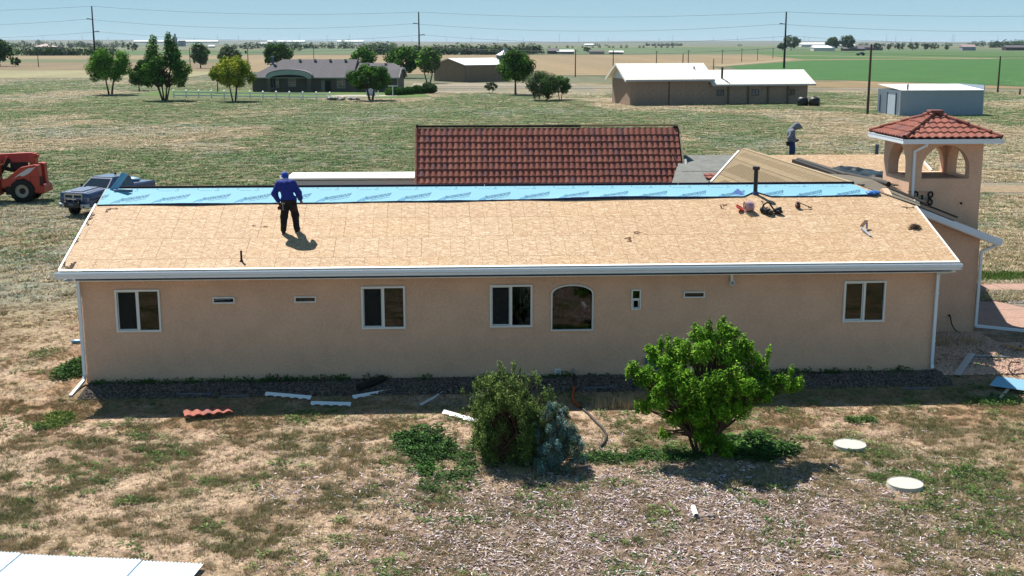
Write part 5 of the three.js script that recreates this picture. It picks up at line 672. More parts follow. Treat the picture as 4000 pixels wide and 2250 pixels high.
{
  const q = rng(101), A = [[], [], []], Wd = [[], []], Ch = [[], []], straw = [linG(190, 170, 128), linG(176, 156, 112), linG(160, 142, 104), linG(204, 188, 150)], olive = [linG(138, 136, 88), linG(152, 146, 98), linG(124, 128, 80)], grn = [linG(72, 104, 40), linG(86, 118, 46), linG(60, 90, 40), linG(104, 128, 62)];
  for (let k = 0; k < 240000; k++) { // near yard, in front of the house
    const side = k % 6 === 0, x = side ? rr(-13, -0.3, q) : rr(-3.5, 29, q), z = side ? rr(-16, 3, q) : rr(0.9, 13.6, q); if (built(x, z) || onLid(x, z)) continue; if (side && q() < sm(-6, -16, z)) continue; if (!side && z < 1.3 && q() < 0.9) continue; if (z > 12 && x < 5.5 && x > -1) continue;
    const sa = sandAmt(x, z), ca = chipsAmt(x, z), ga = greenAmt(x, z), clump = fbm(x * 3.4, z * 3.4, 3, 161);
    const dens = (1 - 0.82 * sa) * (1 - 0.55 * ca) * 0.85 * sm(0.42, 0.64, clump + 0.1 * ga + (z < 4.2 ? 0.1 : 0)) + 0.05; if (q() > dens) continue;
    const pal = q() < 0.1 + 0.4 * ga ? (q() < 0.5 ? olive : grn) : q() < 0.28 ? olive : straw; let c = pal[Math.floor(q() * pal.length)]; if (z < 4.6 && pal === straw) c = mix3(c, C.orange, 0.5);
    A[Math.floor(q() * 3)].push({ x, z, a: q() * 6.28, s: rr(0.55, 1.25, q) * (z < 4.4 ? 0.75 : 1), h: rr(0.7, 1.2, q), c: jit(c, q) });
  }
  for (let k = 0; k < 9000; k++) { // leafy weeds
    const x = rr(-7, 29, q), z = rr(-4, 13.6, q); if (built(x, z) || onLid(x, z) || (z > 12 && x < 5.5)) continue; if (z < 1.3 && z > -0.2 && x > -0.4) continue; const n = fbm(x * 0.9 + 20, z * 0.9, 3, 171), ga = greenAmt(x, z); if (q() > sm(0.52, 0.72, n + 0.14 * ga) * 0.75) continue;
    Wd[Math.floor(q() * 2)].push({ x, z, a: q() * 6.28, s: rr(0.5, 1.3, q), h: rr(0.6, 1.3, q), c: jit(grn[Math.floor(q() * 4)], q) });
  }
  const weedT = [lin(56, 100, 34), lin(70, 116, 42), lin(46, 84, 30), lin(90, 132, 58)];
  const patch = (cx, cz, rx, rz, n, smin, smax, pal = grn) => { for (let k = 0; k < n; k++) { const a = q() * 6.28, r = Math.sqrt(q()), x = cx + rx * r * Math.cos(a), z = cz + rz * r * Math.sin(a); if (fbm(x * 2.4, z * 2.4, 2, 181) < 0.36 || onLid(x, z)) continue; Wd[Math.floor(q() * 2)].push({ x, z, a: q() * 6.28, s: rr(smin, smax, q), h: rr(0.8, 1.5, q), c: jit(pal[Math.floor(q() * 4)], q) }); } };
  patch(9.55, 5.1, 0.85, 1.0, 240, 1.0, 1.8, weedT); patch(10.0, 6.8, 0.8, 0.9, 150, 0.8, 1.5, weedT); patch(10.1, 8.3, 0.7, 0.9, 90, 0.6, 1.1, weedT); patch(10.75, 5.4, 0.5, 0.7, 90, 0.7, 1.2, weedT); patch(13.9, 6.5, 0.9, 0.35, 150, 0.6, 1.2, weedT); patch(17.4, 6.0, 0.9, 0.8, 200, 1.2, 2.4, G.deep); patch(15.3, 6.4, 0.8, 0.5, 120, 0.7, 1.3, G.deep);
  patch(20.2, 8.4, 0.75, 0.7, 120, 0.5, 1.0); patch(21.6, 8.6, 0.8, 1.2, 120, 0.5, 1.2); patch(24.9, 2.6, 0.6, 0.4, 80, 0.8, 1.5); patch(-0.7, -1.4, 0.55, 1.2, 220, 0.9, 1.7, weedT); patch(20.7, 4.0, 0.35, 0.25, 50, 0.7, 1.1); patch(0.0, 2.9, 0.45, 0.75, 170, 0.5, 1.0, [lin(104, 132, 44), lin(112, 138, 50), lin(92, 118, 40), lin(134, 150, 66)]);
  for (let k = 0; k < 460; k++) { const x = rr(0.2, 24, q), z = rr(0.06, 0.34, q); if (fbm(x * 1.6, 3, 3, 191) < 0.4) continue; Wd[k & 1].push({ x, z, a: q() * 6.28, s: rr(0.5, 1.2, q), h: rr(0.9, 2.2, q), c: jit(G.deep[Math.floor(q() * 4)], q) }); }  // weed greens darkened to paint the shade at the wall foot
  A.forEach((l, i) => inst('dry_grass', 'short dry straw-coloured grass tufts over the yard', 'grass', tuft(16, 0.06, 0.085, 0.0045, 201 + i, 0.8), coverMat, l));
  Wd.forEach((l, i) => inst('yard_weeds', 'low leafy green weeds scattered over the yard', 'weeds', weed(16, 0.11, 0.1, 0.018, 211 + i), coverMat, l));
  const chipT = [linG(204, 194, 178), linG(174, 156, 138), linG(144, 124, 106), linG(216, 208, 198), linG(122, 102, 86), linG(182, 164, 130), linG(168, 158, 160), linG(104, 88, 74)];
  for (let k = 0; k < 90000; k++) { const x = rr(6, 22.5, q), z = rr(4.5, 13.6, q), ca = chipsAmt(x, z); if (onLid(x, z) || q() > ca * 0.55 * sm(0.3, 0.6, fbm(x * 1.7, z * 1.7, 3, 371) + 0.1) + 0.03) continue; Ch[k & 1].push({ x, z, y: gy(x, z) + rr(0.004, 0.03, q), a: q() * 6.28, rx: rr(-0.35, 0.35, q), rz: rr(-0.35, 0.35, q), s: rr(0.5, 1.4, q), c: jit(chipT[Math.floor(q() * 8)], q, 0.2) }); }
  for (let k = 0; k < 9000; k++) { const x = rr(-6, 28, q), z = rr(2.4, 13.6, q); Ch[k & 1].push({ x, z, y: gy(x, z) + 0.006, a: q() * 6.28, s: rr(0.3, 0.8, q), c: jit(chipT[Math.floor(q() * 8)], q, 0.2) }); }
  inst('wood_chips', 'pale shredded wood chip mulch under the bushes', 'wood chips', new THREE.BoxGeometry(0.1, 0.008, 0.018), coverMat, Ch[0]); inst('wood_chips', 'broad pale wood chip flakes mixed through the mulch', 'wood chips', new THREE.BoxGeometry(0.045, 0.008, 0.022), coverMat, Ch[1]);
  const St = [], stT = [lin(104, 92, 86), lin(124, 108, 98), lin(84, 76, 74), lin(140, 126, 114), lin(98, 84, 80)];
  for (let k = 0; k < 16000; k++) { const x = rr(0.2, 24.3, q), z = rr(0.1, 1.35, q); St.push({ x, z, y: 0.02 + gy(x, z), a: q() * 6.28, rx: q() * 3, s: rr(0.5, 1.3, q), h: 0.7, c: jit(stT[Math.floor(q() * 5)], q) }); }  // dark dirty river rock, toned deeper still to paint in the wall shadow
  for (let k = 0; k < 9000; k++) { const x = rr(24.3, 28.2, q), z = rr(-4.4, 0.6, q); if (x > 27.5 && z < -3) continue; St.push({ x, z, y: 0.02, a: q() * 6.28, rx: q() * 3, s: rr(0.6, 1.5, q), h: 0.7, c: jit(mix3(stT[Math.floor(q() * 5)], linG(206, 174, 144), 0.75), q) }); }
  for (let k = 0; k < 5000; k++) { const x = rr(27.7, 36, q), z = rr(-10.9, -8.7, q); if (x < 30.6 && z > -9.05) continue; St.push({ x, z, y: 0.02, a: q() * 6.28, rx: q() * 3, s: rr(0.7, 1.8, q), h: 0.7, c: jit(lin(176, 166, 158), q) }); }
  for (let k = 0; k < 2000; k++) St.push({ x: rr(28, 38, q), z: rr(-13.0, -12.3, q), y: 0.02, a: q() * 6.28, rx: q() * 3, s: rr(0.7, 1.8, q), h: 0.7, c: jit(lin(204, 190, 168), q) });
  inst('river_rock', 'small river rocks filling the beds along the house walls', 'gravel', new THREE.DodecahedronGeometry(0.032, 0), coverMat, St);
  // taller dry stalks where the shade ends
  const tall = []; for (let k = 0; k < 260; k++) { const e = q() < 0.5; const x = e ? rr(14, 15.6, q) : rr(24.6, 27, q), z = e ? rr(2.2, 2.7, q) : rr(-3.4, -2.6, q); tall.push({ x, z, a: q() * 6.28, s: rr(0.8, 1.8, q), h: 1.6, c: jit(straw[Math.floor(q() * 4)], q) }); }
  inst('dry_stalks', 'taller pale dry grass stalks at the edge of the shade', 'grass', tuft(9, 0.06, 0.16, 0.004, 231, 0.5), coverMat, tall);
}
{ // open field behind and beside the house: clumps grow with distance
  const q = rng(131), F = [[], [], []], fs = [linG(192, 176, 134), linG(178, 164, 124), linG(204, 190, 152), linG(162, 150, 114)], fo = [linG(136, 138, 94), linG(122, 128, 84), linG(150, 148, 106)], fgr = [linG(92, 124, 66), linG(106, 136, 78), linG(80, 112, 60)], fsg = [linG(164, 170, 144), linG(148, 158, 132), linG(176, 176, 154)];
  for (let k = 0; k < 190000; k++) {
    const d = 14 + 330 * Math.pow(q(), 2.0), z = 6 - d, half = (33.3 - z) * 0.46, x = 10 + (33.3 - z) * 0.055 + rr(-half, half, q);
    if (built(x, z) || roadAt(x, z) || (x > -0.6 && x < 30 && z > -8)) continue; if (z > -2) continue;
    const n1 = fbm(x * 0.05 + 3, z * 0.034, 4, 101), n2 = fbm(x * 0.16, z * 0.14, 4, 111), bare = sm(0.6, 0.72, fbm(x * 0.4, z * 0.5, 3, 241)); if (q() < 0.8 * bare || q() < sm(-190, -330, z) || (z < -200 && x > -8 && x < 140) || (z < -176 && z > -214 && x > -46 && x < 8) || (x < 2 && q() < 0.98 * sm(-36, -8, z))) continue;
    const g = sm(0.45, 0.58, n1 + 0.07 * sm(60, 130, -z) - 0.08 * sm(40, 15, -z)) * 1.1 + 0.35 * sm(0.5, 0.7, n2), sg = sm(0.5, 0.66, fbm(x * 0.05 + 40, z * 0.06, 3, 131)), u = q();
    const pal = u < g * 0.72 ? (q() < 0.68 ? fgr : fo) : u < g * 0.65 + 0.3 * sg ? fsg : q() < 0.2 ? fo : fs;
    F[k % 3].push({ x, z, a: q() * 6.28, s: rr(0.6, 1.3, q) * (1 + (-z) / 90), h: rr(0.6, 1.1, q) / (1 + (-z) / 55), c: jit(pal[Math.floor(q() * pal.length)], q, 0.22) });
  }
  F.forEach((l, i) => inst('field_grass', 'mixed straw and green prairie grass covering the open field', 'grass', tuft(26, 0.2, 0.15, 0.014, 251 + i, 0.9), coverMat, l));
  const Bs = []; for (let k = 0; k < 2600; k++) { const d = 16 + 90 * Math.pow(q(), 1.3), z = 2 - d, half = (33.3 - z) * 0.45, x = 10 + rr(-half, half, q); if (built(x, z) || roadAt(x, z) || (x > -0.6 && x < 30 && z > -8)) continue; if (fbm(x * 0.12, z * 0.12, 3, 261) < 0.54) continue; Bs.push({ x, z, a: q() * 6.28, s: rr(1.2, 2.8, q), h: rr(0.7, 1.4, q), c: jit(fgr[Math.floor(q() * 3)], q) }); }
  inst('field_weeds', 'darker green weed clumps dotted over the open field', 'weeds', weed(18, 0.13, 0.11, 0.02, 271), coverMat, Bs);
  const Vg = []; for (let k = 0; k < 3000; k++) Vg.push({ x: rr(28, 42, q), z: rr(-14.4, -13.1, q), a: q() * 6.28, s: rr(0.8, 1.4, q), h: rr(0.8, 1.3, q), c: jit(lin(108, 148, 50), q) }); inst('green_verge', 'strip of bright green grass along the narrow pink path', 'grass', tuft(20, 0.12, 0.13, 0.01, 281, 0.7), coverMat, Vg);
}
tree('field_shrub', 'small dark green shrub in the field behind the rear roof', [31.5, 0, -34], 1.7, 1.3, { cat: 'shrub', seed: 71, n: 12, clear: 0.2, leaves: 2500, size: 0.07, tones: G.deep, tr: 0.04, stems: 3 });
tree('field_shrub', 'low leafy shrub at the end of the pink walk', [32.0, 0, -7.3], 1.1, 1.5, { cat: 'shrub', seed: 73, n: 14, clear: 0.15, leaves: 4000, size: 0.045, tones: G.mid, tr: 0.03, stems: 4 });
// ---------- vehicles ----------
const tyreM = M([26, 25, 24], { roughness: 0.9 }), chrome = M([190, 196, 204], { metalness: 0.8, roughness: 0.25 }), autoGlass = M([30, 36, 40], { roughness: 0.08, clearcoat: 1, clearcoatRoughness: 0.05 });
function wheel(parent, x, y, z, r, w, rimM, lugs = 0, axis = 'x') { const rot = (g) => axis === 'x' ? g.rotateZ(Math.PI / 2) : g.rotateX(Math.PI / 2); const prof = [[r * 0.56, -w / 2], [r * 0.92, -w / 2], [r, -w * 0.36], [r, w * 0.36], [r * 0.92, w / 2], [r * 0.56, w / 2]].map(p => new THREE.Vector2(...p)); const g = [rot(new THREE.LatheGeometry(prof, 36))]; for (let k = 0; k < lugs; k++) { const a = k / lugs * 6.2832, b = new THREE.BoxGeometry(r * 0.1, w * 0.5, r * 0.075).rotateX(k & 1 ? 0.4 : -0.4).translate(r * 1.0, (k & 1 ? 1 : -1) * w * 0.24, 0).rotateY(a); g.push(rot(b)); } const wh = obj('wheel', g.map(m => m.translate(x, y, z)), tyreM, parent); const hub = [rot(new THREE.LatheGeometry([[0.001, w * 0.2], [r * 0.3, w * 0.22], [r * 0.34, w * 0.3], [r * 0.5, w * 0.34], [r * 0.58, w * 0.5], [r * 0.56, w * 0.1], [0.001, -w * 0.1]].map(p => new THREE.Vector2(...p)), 28))]; const m = hub[0]; if (axis === 'x' && x > 0) m.rotateY(Math.PI); obj('rim', m.translate(x, y, z), rimM, wh); return wh; }
{
  const fx = -0.4, fz = 0.916, t = thing('pickup_truck', 'dark blue crew-cab pickup truck parked on the dry grass', 'pickup truck', [-10.05 - fx * 2.95, 0, -33.2 - fz * 2.95], Math.atan2(fx, fz));
  const paint = M([10, 60, 118], { roughness: 0.5, clearcoat: 0.7, clearcoatRoughness: 0.06 });
  const arcOut = (s, cz, r, y0) => { for (let i = 0; i <= 12; i++) { const a = Math.PI * i / 12; s.lineTo(cz + r * Math.cos(a), y0 + r * Math.sin(a)); } };
  const s = new THREE.Shape(); s.moveTo(2.86, 0.62); s.lineTo(2.9, 1.02); s.lineTo(2.8, 1.3); s.lineTo(1.3, 1.42); s.lineTo(-2.9, 1.42); s.lineTo(-2.92, 0.68); s.lineTo(-1.32, 0.6); s.closePath();
  const s2 = new THREE.Shape(); s2.moveTo(-2.92, 0.66); s2.lineTo(-2.3, 0.62); { for (let i = 12; i >= 0; i--) { const a = Math.PI * i / 12; s2.lineTo(-1.8 + 0.5 * Math.cos(a), 0.62 + 0.42 * Math.sin(a)); } } s2.lineTo(1.38, 0.58); { for (let i = 12; i >= 0; i--) { const a = Math.PI * i / 12; s2.lineTo(1.9 + 0.5 * Math.cos(a), 0.6 + 0.42 * Math.sin(a)); } } s2.lineTo(2.86, 0.64); s2.lineTo(2.92, 1.0); s2.lineTo(2.84, 1.28); s2.lineTo(1.3, 1.4); s2.lineTo(-2.9, 1.4); s2.closePath();
  obj('body', extr(s2, 1.8, 0.06).translate(0, 0, -0.9).rotateY(-Math.PI / 2), paint, t);
  obj('hood', [rbx(1.5, 0.14, 1.55, 0.06, 0, 1.36, 2.05, 0, 0.07), rbx(0.8, 0.08, 1.4, 0.04, 0, 1.44, 2.0, 0, 0.07)], paint, t);
  for (const x of [-0.86, 0.86]) obj('fender', [rbx(0.36, 0.34, 1.5, 0.14, x, 1.14, 2.05, 0, 0.05)], paint, t);
  for (const x of [-0.95, 0.95]) obj('fender', rbx(0.16, 0.42, 1.5, 0.08, x, 1.0, -1.8), paint, t);
  const hull = (b, u) => quads([[b[0], b[1], u[1], u[0]], [b[1], b[2], u[2], u[1]], [b[2], b[3], u[3], u[2]], [b[3], b[0], u[0], u[3]], u]);
  const lo = [[0.9, 1.38, 1.3], [-0.9, 1.38, 1.3], [-0.92, 1.38, -1.1], [0.92, 1.38, -1.1]], up = [[0.72, 1.94, 0.55], [-0.72, 1.94, 0.55], [-0.74, 1.94, -0.95], [0.74, 1.94, -0.95]];
  obj('cab', [hull(lo, up), rbx(1.42, 0.08, 1.45, 0.035, 0, 1.95, -0.2)], paint, t);
  const lp = (a, b, f) => a.map((v, i) => lerp(v, b[i], f)), pan = (A, B, D, E, i, off) => { const q = (u, v) => lp(lp(A, B, u), lp(E, D, u), v), P = [q(i, 0.1), q(1 - i, 0.1), q(1 - i, 0.9), q(i, 0.9)]; const n = V(...B).sub(V(...A)).cross(V(...E).sub(V(...A))).normalize(); return P.map(p => [p[0] + n.x * off, p[1] + n.y * off, p[2] + n.z * off]); };
  const wsf = pan(lo[0], lo[1], up[1], up[0], 0.05, 0.012), wsb = pan(lo[0], lo[1], up[1], up[0], 0.05, -0.012); obj('windscreen', quads([wsf]), autoGlass, t); obj('windscreen', quads([wsb]), autoGlass, t);
  for (const k of [0, 1]) { const [a, b, c, d] = k ? [lo[1], lo[2], up[2], up[1]] : [lo[3], lo[0], up[0], up[3]]; for (const [u0, u1] of k ? [[0.2, 0.56], [0.6, 0.94]] : [[0.06, 0.4], [0.44, 0.8]]) { const q = (u, v) => lp(lp(a, b, u), lp(d, c, u), v); const sx = k ? -1 : 1; obj('side_window', quads([[q(u0, 0.12), q(u1, 0.12), q(u1, 0.9), q(u0, 0.9)].map(p => [p[0] + sx * 0.014, p[1], p[2]])]), autoGlass, t); } }
  obj('rear_window', quads([pan(lo[2], lo[3], up[3], up[2], 0.1, 0.013)]), autoGlass, t); 
  for (const x of [-1, 1]) { obj('mirror', [rbx(0.12, 0.2, 0.1, 0.03, x * 1.1, 1.5, 0.95), rod([x * 0.92, 1.45, 1.0], [x * 1.06, 1.47, 0.96], 0.025)], M([24, 24, 26]), t); }
  const gr = obj('grille', [bx(1.16, 0.07, 0.08, 0, 1.26, 2.95), bx(1.0, 0.06, 0.08, 0, 0.84, 2.95), bx(0.07, 0.42, 0.08, -0.56, 1.05, 2.95, 0, 0, 0.1), bx(0.07, 0.42, 0.08, 0.56, 1.05, 2.95, 0, 0, -0.1), bx(0.12, 0.4, 0.07, 0, 1.05, 2.96), bx(1.08, 0.05, 0.07, 0, 1.05, 2.955)], chrome, t); obj('mesh', bx(1.08, 0.38, 0.04, 0, 1.05, 2.925), M([14, 16, 24]), gr);
  for (const x of [-0.8, 0.8]) { const h = obj('headlight', rbx(0.32, 0.2, 0.1, 0.04, x, 1.02, 2.91), M([150, 160, 170], { roughness: 0.15, clearcoat: 1 }), t); obj('reflector', rbx(0.14, 0.12, 0.03, 0.015, x, 1.02, 2.955), M([80, 90, 104], { metalness: 0.7, roughness: 0.2 }), h); }
  obj('bumper', [rbx(1.96, 0.24, 0.22, 0.05, 0, 0.66, 2.98), rbx(0.3, 0.16, 0.08, 0.03, -0.7, 0.68, 3.08), rbx(0.3, 0.16, 0.08, 0.03, 0.7, 0.68, 3.08)], M([196, 200, 206], { metalness: 0.4, roughness: 0.4 }), t);
  const gu = obj('push_bar', [rbx(1.02, 0.34, 0.16, 0.05, 0, 0.72, 3.12), rod([-0.45, 0.9, 3.1], [-0.3, 1.0, 3.14], 0.035), rod([-0.3, 1.0, 3.14], [0.3, 1.0, 3.14], 0.035), rod([0.3, 1.0, 3.14], [0.45, 0.9, 3.1], 0.035)], M([22, 22, 26], { roughness: 0.5 }), t); obj('number_plate', bx(0.3, 0.15, 0.02, 0, 0.74, 3.21), M([96, 112, 132]), gu);
  for (const x of [-0.75, 0.75]) obj('fog_lamp', new THREE.CylinderGeometry(0.06, 0.06, 0.05, 16).rotateX(Math.PI / 2).translate(x, 0.64, 3.1), M([40, 44, 50], { roughness: 0.2 }), t);
  for (const x of [-0.86, 0.86]) for (const z of [1.9, -1.8]) wheel(t, x, 0.41, z, 0.41, 0.27, M([150, 154, 160], { metalness: 0.6, roughness: 0.4 }), 24);
  obj('bed', [bx(1.6, 0.03, 1.7, 0, 1.43, -2.0), bx(0.08, 0.06, 1.8, -0.86, 1.44, -2.0), bx(0.08, 0.06, 1.8, 0.86, 1.44, -2.0)], M([24, 24, 28]), t);
  for (const k of [-0.25, 0.35]) obj('wiper', rod([k, 1.42, 1.3], [k + 0.4, 1.56, 1.13], 0.012), M([16, 16, 18]), t);
  obj('roof_antenna', rbx(0.1, 0.12, 0.1, 0.02, -0.1, 2.04, -0.75), M([18, 18, 20]), t);
  const lum = thing('lumber_bundle', 'bare planks and a blue tarp loaded in the pickup bed', 'load', [t.position.x + 0.85, 1.45, t.position.z - 1.9], t.rotation.y); obj('plank', beam([0.5, 0.0, 0.9], [0.1, 0.5, 0.6], 0.16, 0.04), M([128, 92, 56]), lum); obj('plank', beam([0.62, 0.0, 0.9], [0.35, 0.42, 0.7], 0.08, 0.04), M([34, 30, 30]), lum); obj('tarp', new THREE.IcosahedronGeometry(0.5, 2).scale(1.1, 0.32, 0.8).translate(-0.15, 0.1, -0.1), M([110, 168, 196], { roughness: 0.5 }), lum);
}
{
  const t = thing('telehandler', 'orange-red telehandler with a long boom and big lugged tyres', 'telehandler', [-16.5, 0, -40.4], 0.04);
  const red = M([196, 56, 34], { roughness: 0.45 }), orange = M([206, 86, 34], { roughness: 0.5 }), dark = M([40, 22, 22]), rimM = M([168, 164, 152], { roughness: 0.6 });
  obj('chassis', [bx(5.6, 0.5, 1.1, -0.6, 0.85, 0), bx(1.6, 0.5, 1.9, 1.4, 0.75, 0)], dark, t);
  const eng = poly([[0.35, 0.95], [2.45, 0.62], [2.55, 0.75], [2.5, 2.2], [2.3, 2.24], [1.55, 2.1], [0.7, 1.45], [0.35, 1.35]]);
  const eb = obj('engine_cover', extr(eng, 0.62, 0.03).translate(0, 0, 0.28), red, t); obj('panel', bx(0.02, 0.5, 0.5, 2.58, 1.3, 0.6), dark, eb); obj('seam', [bx(0.015, 1.1, 0.02, 2.05, 1.3, 0.93), bx(0.45, 0.015, 0.02, 2.28, 1.55, 0.93)], dark, eb);
  obj('engine_cover', extr(eng, 0.5, 0.03).translate(0, 0, -0.95), red, t);
  const sw = new THREE.Shape(); sw.moveTo(1.12, 1.5); sw.quadraticCurveTo(1.6, 1.75, 2.42, 2.14); sw.lineTo(2.0, 2.08); sw.quadraticCurveTo(1.5, 1.85, 1.0, 1.42); sw.closePath(); const sw2 = new THREE.Shape(); sw2.moveTo(1.45, 1.66); sw2.quadraticCurveTo(1.8, 1.95, 2.4, 2.17); sw2.lineTo(2.05, 1.82); sw2.quadraticCurveTo(1.8, 1.66, 1.6, 1.6); sw2.closePath();
  obj('white_stripe', [extr(sw, 0.008).translate(0, -0.02, 0.935), extr(sw2, 0.008).translate(0, -0.02, 0.937)], M([222, 220, 224]), t);
  obj('counterweight', [rbx(0.5, 0.45, 1.8, 0.06, 2.55, 0.78, 0), rbx(0.14, 0.1, 1.5, 0.03, 2.7, 1.02, 0)], red, t);
  const bm = obj('boom', [beam([-7.5, 2.25, -0.05], [2.05, 2.62, -0.05], 0.46, 0.52), beam([-7.5, 2.53, -0.05], [2.05, 2.9, -0.05], 0.5, 0.04)], M([188, 40, 44], { roughness: 0.45 }), t);
  obj('boom_end', [bx(0.35, 0.75, 0.6, 2.05, 2.5, -0.05), bx(0.12, 0.2, 0.4, 2.28, 2.7, -0.05)], red, bm); obj('lift_cylinder', rod([1.6, 1.7, 0.0], [-0.6, 2.2, 0.0], 0.12), M([30, 22, 24]), bm); obj('bracket', [beam([0.0, 1.55, 0.3], [0.7, 2.55, 0.3], 0.05, 0.3), bx(0.9, 0.4, 0.5, 1.2, 2.15, 0)], dark, bm);
  obj('bracket', beam([0.35, 2.2, 0.32], [0.62, 2.72, 0.32], 0.06, 0.1), M([210, 96, 84]), bm);
  const cab = obj('cab', [rbx(1.5, 1.05, 0.85, 0.06, -0.45, 1.0, 0.72), rbx(1.45, 0.07, 0.86, 0.03, -0.45, 2.42, 0.72), bx(0.07, 0.95, 0.07, 0.22, 1.95, 1.1), bx(0.07, 0.95, 0.07, -0.42, 1.95, 1.1), bx(0.07, 0.95, 0.07, -1.15, 1.95, 1.1), bx(0.07, 0.95, 0.07, 0.22, 1.95, 0.34), bx(0.07, 0.95, 0.07, -1.15, 1.95, 0.34)], orange, t);
  for (const [x, w] of [[-0.1, 0.56], [-0.78, 0.62]]) obj('window', bx(w, 0.78, 0.015, x, 1.93, 1.12), autoGlass, cab); obj('door_seam', bx(0.02, 0.95, 0.02, -0.3, 1.02, 1.15), dark, cab); obj('sill', bx(1.6, 0.06, 0.12, -0.5, 0.5, 1.12), M([110, 100, 96]), cab);
  for (const x of [1.55, -2.6]) for (const z of [0.85, -0.85]) { wheel(t, x, 0.72, z, 0.7, 0.46, rimM, 22, 'z'); }
  obj('front_frame', [bx(1.5, 0.9, 1.2, -2.9, 1.2, 0), bx(0.5, 1.3, 1.0, -7.6, 1.6, 0)], red, t); obj('fork', [bx(1.2, 0.06, 0.12, -8.4, 1.0, 0.4), bx(1.2, 0.06, 0.12, -8.4, 1.0, -0.4)], dark, t);
}
// ---------- neighbours across the field ----------
const shingle = M([124, 120, 128], { map: rep(speckTex, 0.4), roughness: 0.95 }), brickG = M([128, 116, 108], { map: rep(speckTex, 0.6), roughness: 0.95 }), brickT = M([196, 168, 148], { map: rep(speckTex, 0.5), roughness: 0.95 }), trimG = M([176, 186, 184]), roofW = Wh([226, 222, 214], { roughness: 0.5 }), bgGlass = M([40, 48, 56], { roughness: 0.1, clearcoat: 1 });
const winBox = (parent, x, y, z, w, h, bars = 1, mat = trimG) => { const f = obj('window', [bx(w, 0.1, 0.1, x, y + h / 2, z), bx(w, 0.1, 0.1, x, y - h / 2, z), bx(0.1, h, 0.1, x - w / 2, y, z), bx(0.1, h, 0.1, x + w / 2, y, z), ...(bars ? [bx(0.08, h, 0.08, x, y, z)] : [])], mat, parent); obj('pane', bx(w - 0.1, h - 0.1, 0.03, x, y, z + 0.005), bgGlass, f); return f; };
{
  const t = thing('brick_house', 'low grey brick house with wide purple-grey shingle roof and arched porch', 'house', [-12.6, 0, -204.5], -0.1);
  const wall = (w, h, d, x, y, z) => boxUV(bx(w, h, d, x, y, z));
  obj('wall', [wall(19, 2.9, 10.5, -4.9, 1.45, -5.3)], brickG, t); obj('wall', [wall(9.2, 2.8, 10, 9.2, 1.4, -4.6)], brickG, t);
  obj('wall', boxUV(extr(poly([[-9.6, 2.6], [9.0 - 9.6 + 9.6 - 9.0, 2.6], [-2.2, 4.45], [-4.8, 5.0], [-7.4, 4.45]].map(([x, y]) => [x, y])), 0.2).rotateY(Math.PI / 2).translate(13.6, 0, -9.6)), brickG, t);
  const sl = (pts) => slab(pts, 0.12);
  const r1 = obj('roof', [sl([[-14.9, 2.75, 0.8], [5.3, 2.75, 0.8], [5.3, 6.1, -5.3], [-9.5, 6.1, -5.3]]), sl([[-14.9, 2.75, 0.8], [-9.5, 6.1, -5.3], [-14.9, 2.75, -11.4]]), sl([[-9.5, 6.1, -5.3], [5.3, 6.1, -5.3], [5.3, 2.75, -11.4], [-14.9, 2.75, -11.4]])], shingle, t);
  obj('roof_step', sl([[-12.4, 5.2, -4.2], [-8.6, 5.4, -4.2], [-8.6, 5.6, -6.4], [-12.0, 5.4, -6.4]]), shingle, r1);
  obj('rake', beam([5.36, 2.72, 0.8], [5.36, 6.08, -5.3], 0.12, 0.55), M([40, 38, 44]), r1); obj('rake', beam([5.36, 2.72, -11.4], [5.36, 6.08, -5.3], 0.12, 0.35), trimG, r1);
  const r2 = obj('roof', [sl([[5.2, 2.75, 1.2], [14.3, 2.75, 1.2], [14.3, 4.4, -2.0], [12.4, 5.4, -4.6], [5.2, 5.4, -4.6]]), sl([[5.2, 5.4, -4.6], [12.4, 5.4, -4.6], [14.3, 4.4, -7.2], [14.3, 2.75, -10.4], [5.2, 2.75, -10.4]]), sl([[12.4, 5.4, -4.6], [14.3, 4.4, -2.0], [14.3, 4.4, -7.2]])], shingle, t);
  obj('rake', [beam([14.35, 2.66, -10.4], [14.35, 4.32, -7.2], 0.1, 0.4), beam([14.35, 4.3, -7.2], [14.35, 4.3, -2.0], 0.1, 0.3), beam([14.35, 2.66, 1.2], [14.35, 4.32, -2.0], 0.1, 0.35)], trimG, r2);
  obj('fascia', [bx(20.2, 0.18, 0.08, -4.8, 2.68, 0.84), bx(9.1, 0.18, 0.08, 9.75, 2.68, 1.24)], trimG, t);
  // arched porch
  const arc = (r0, r1, y0, sy) => { const s = new THREE.Shape(); for (let i = 0; i <= 16; i++) { const a = Math.PI * (1 - i / 16); s[i ? 'lineTo' : 'moveTo'](r1 * Math.cos(a), y0 + sy * Math.sin(a) ** 0.8); } for (let i = 16; i >= 0; i--) { const a = Math.PI * (1 - i / 16); s.lineTo(r0 * Math.cos(a), y0 - 0.1 + (sy - 0.75) * Math.sin(a) ** 0.8); } s.closePath(); return s; };
  obj('porch_fascia', extr(arc(3.6, 4.4, 2.6, 1.55), 0.25).translate(-6.8, 0, 1.9), trimG, t); obj('porch_roof', extr(arc(4.0, 4.5, 2.72, 1.6), 4.2).translate(-6.8, 0, -2.25), shingle, t);
  for (const x of [-10.7, -2.9]) obj('porch_column', bx(0.7, 2.6, 0.7, x, 1.3, 1.8), brickG, t);
  for (const [x, w, h, b] of [[-10.3, 2.2, 2.1, 1], [-6.6, 1.4, 1.5, 1], [2.9, 1.5, 2.0, 0]]) winBox(t, x, 1.75, 0.08, w, h, b);
  winBox(t, 7.6, 1.6, 0.5, 1.3, 1.2, 1);
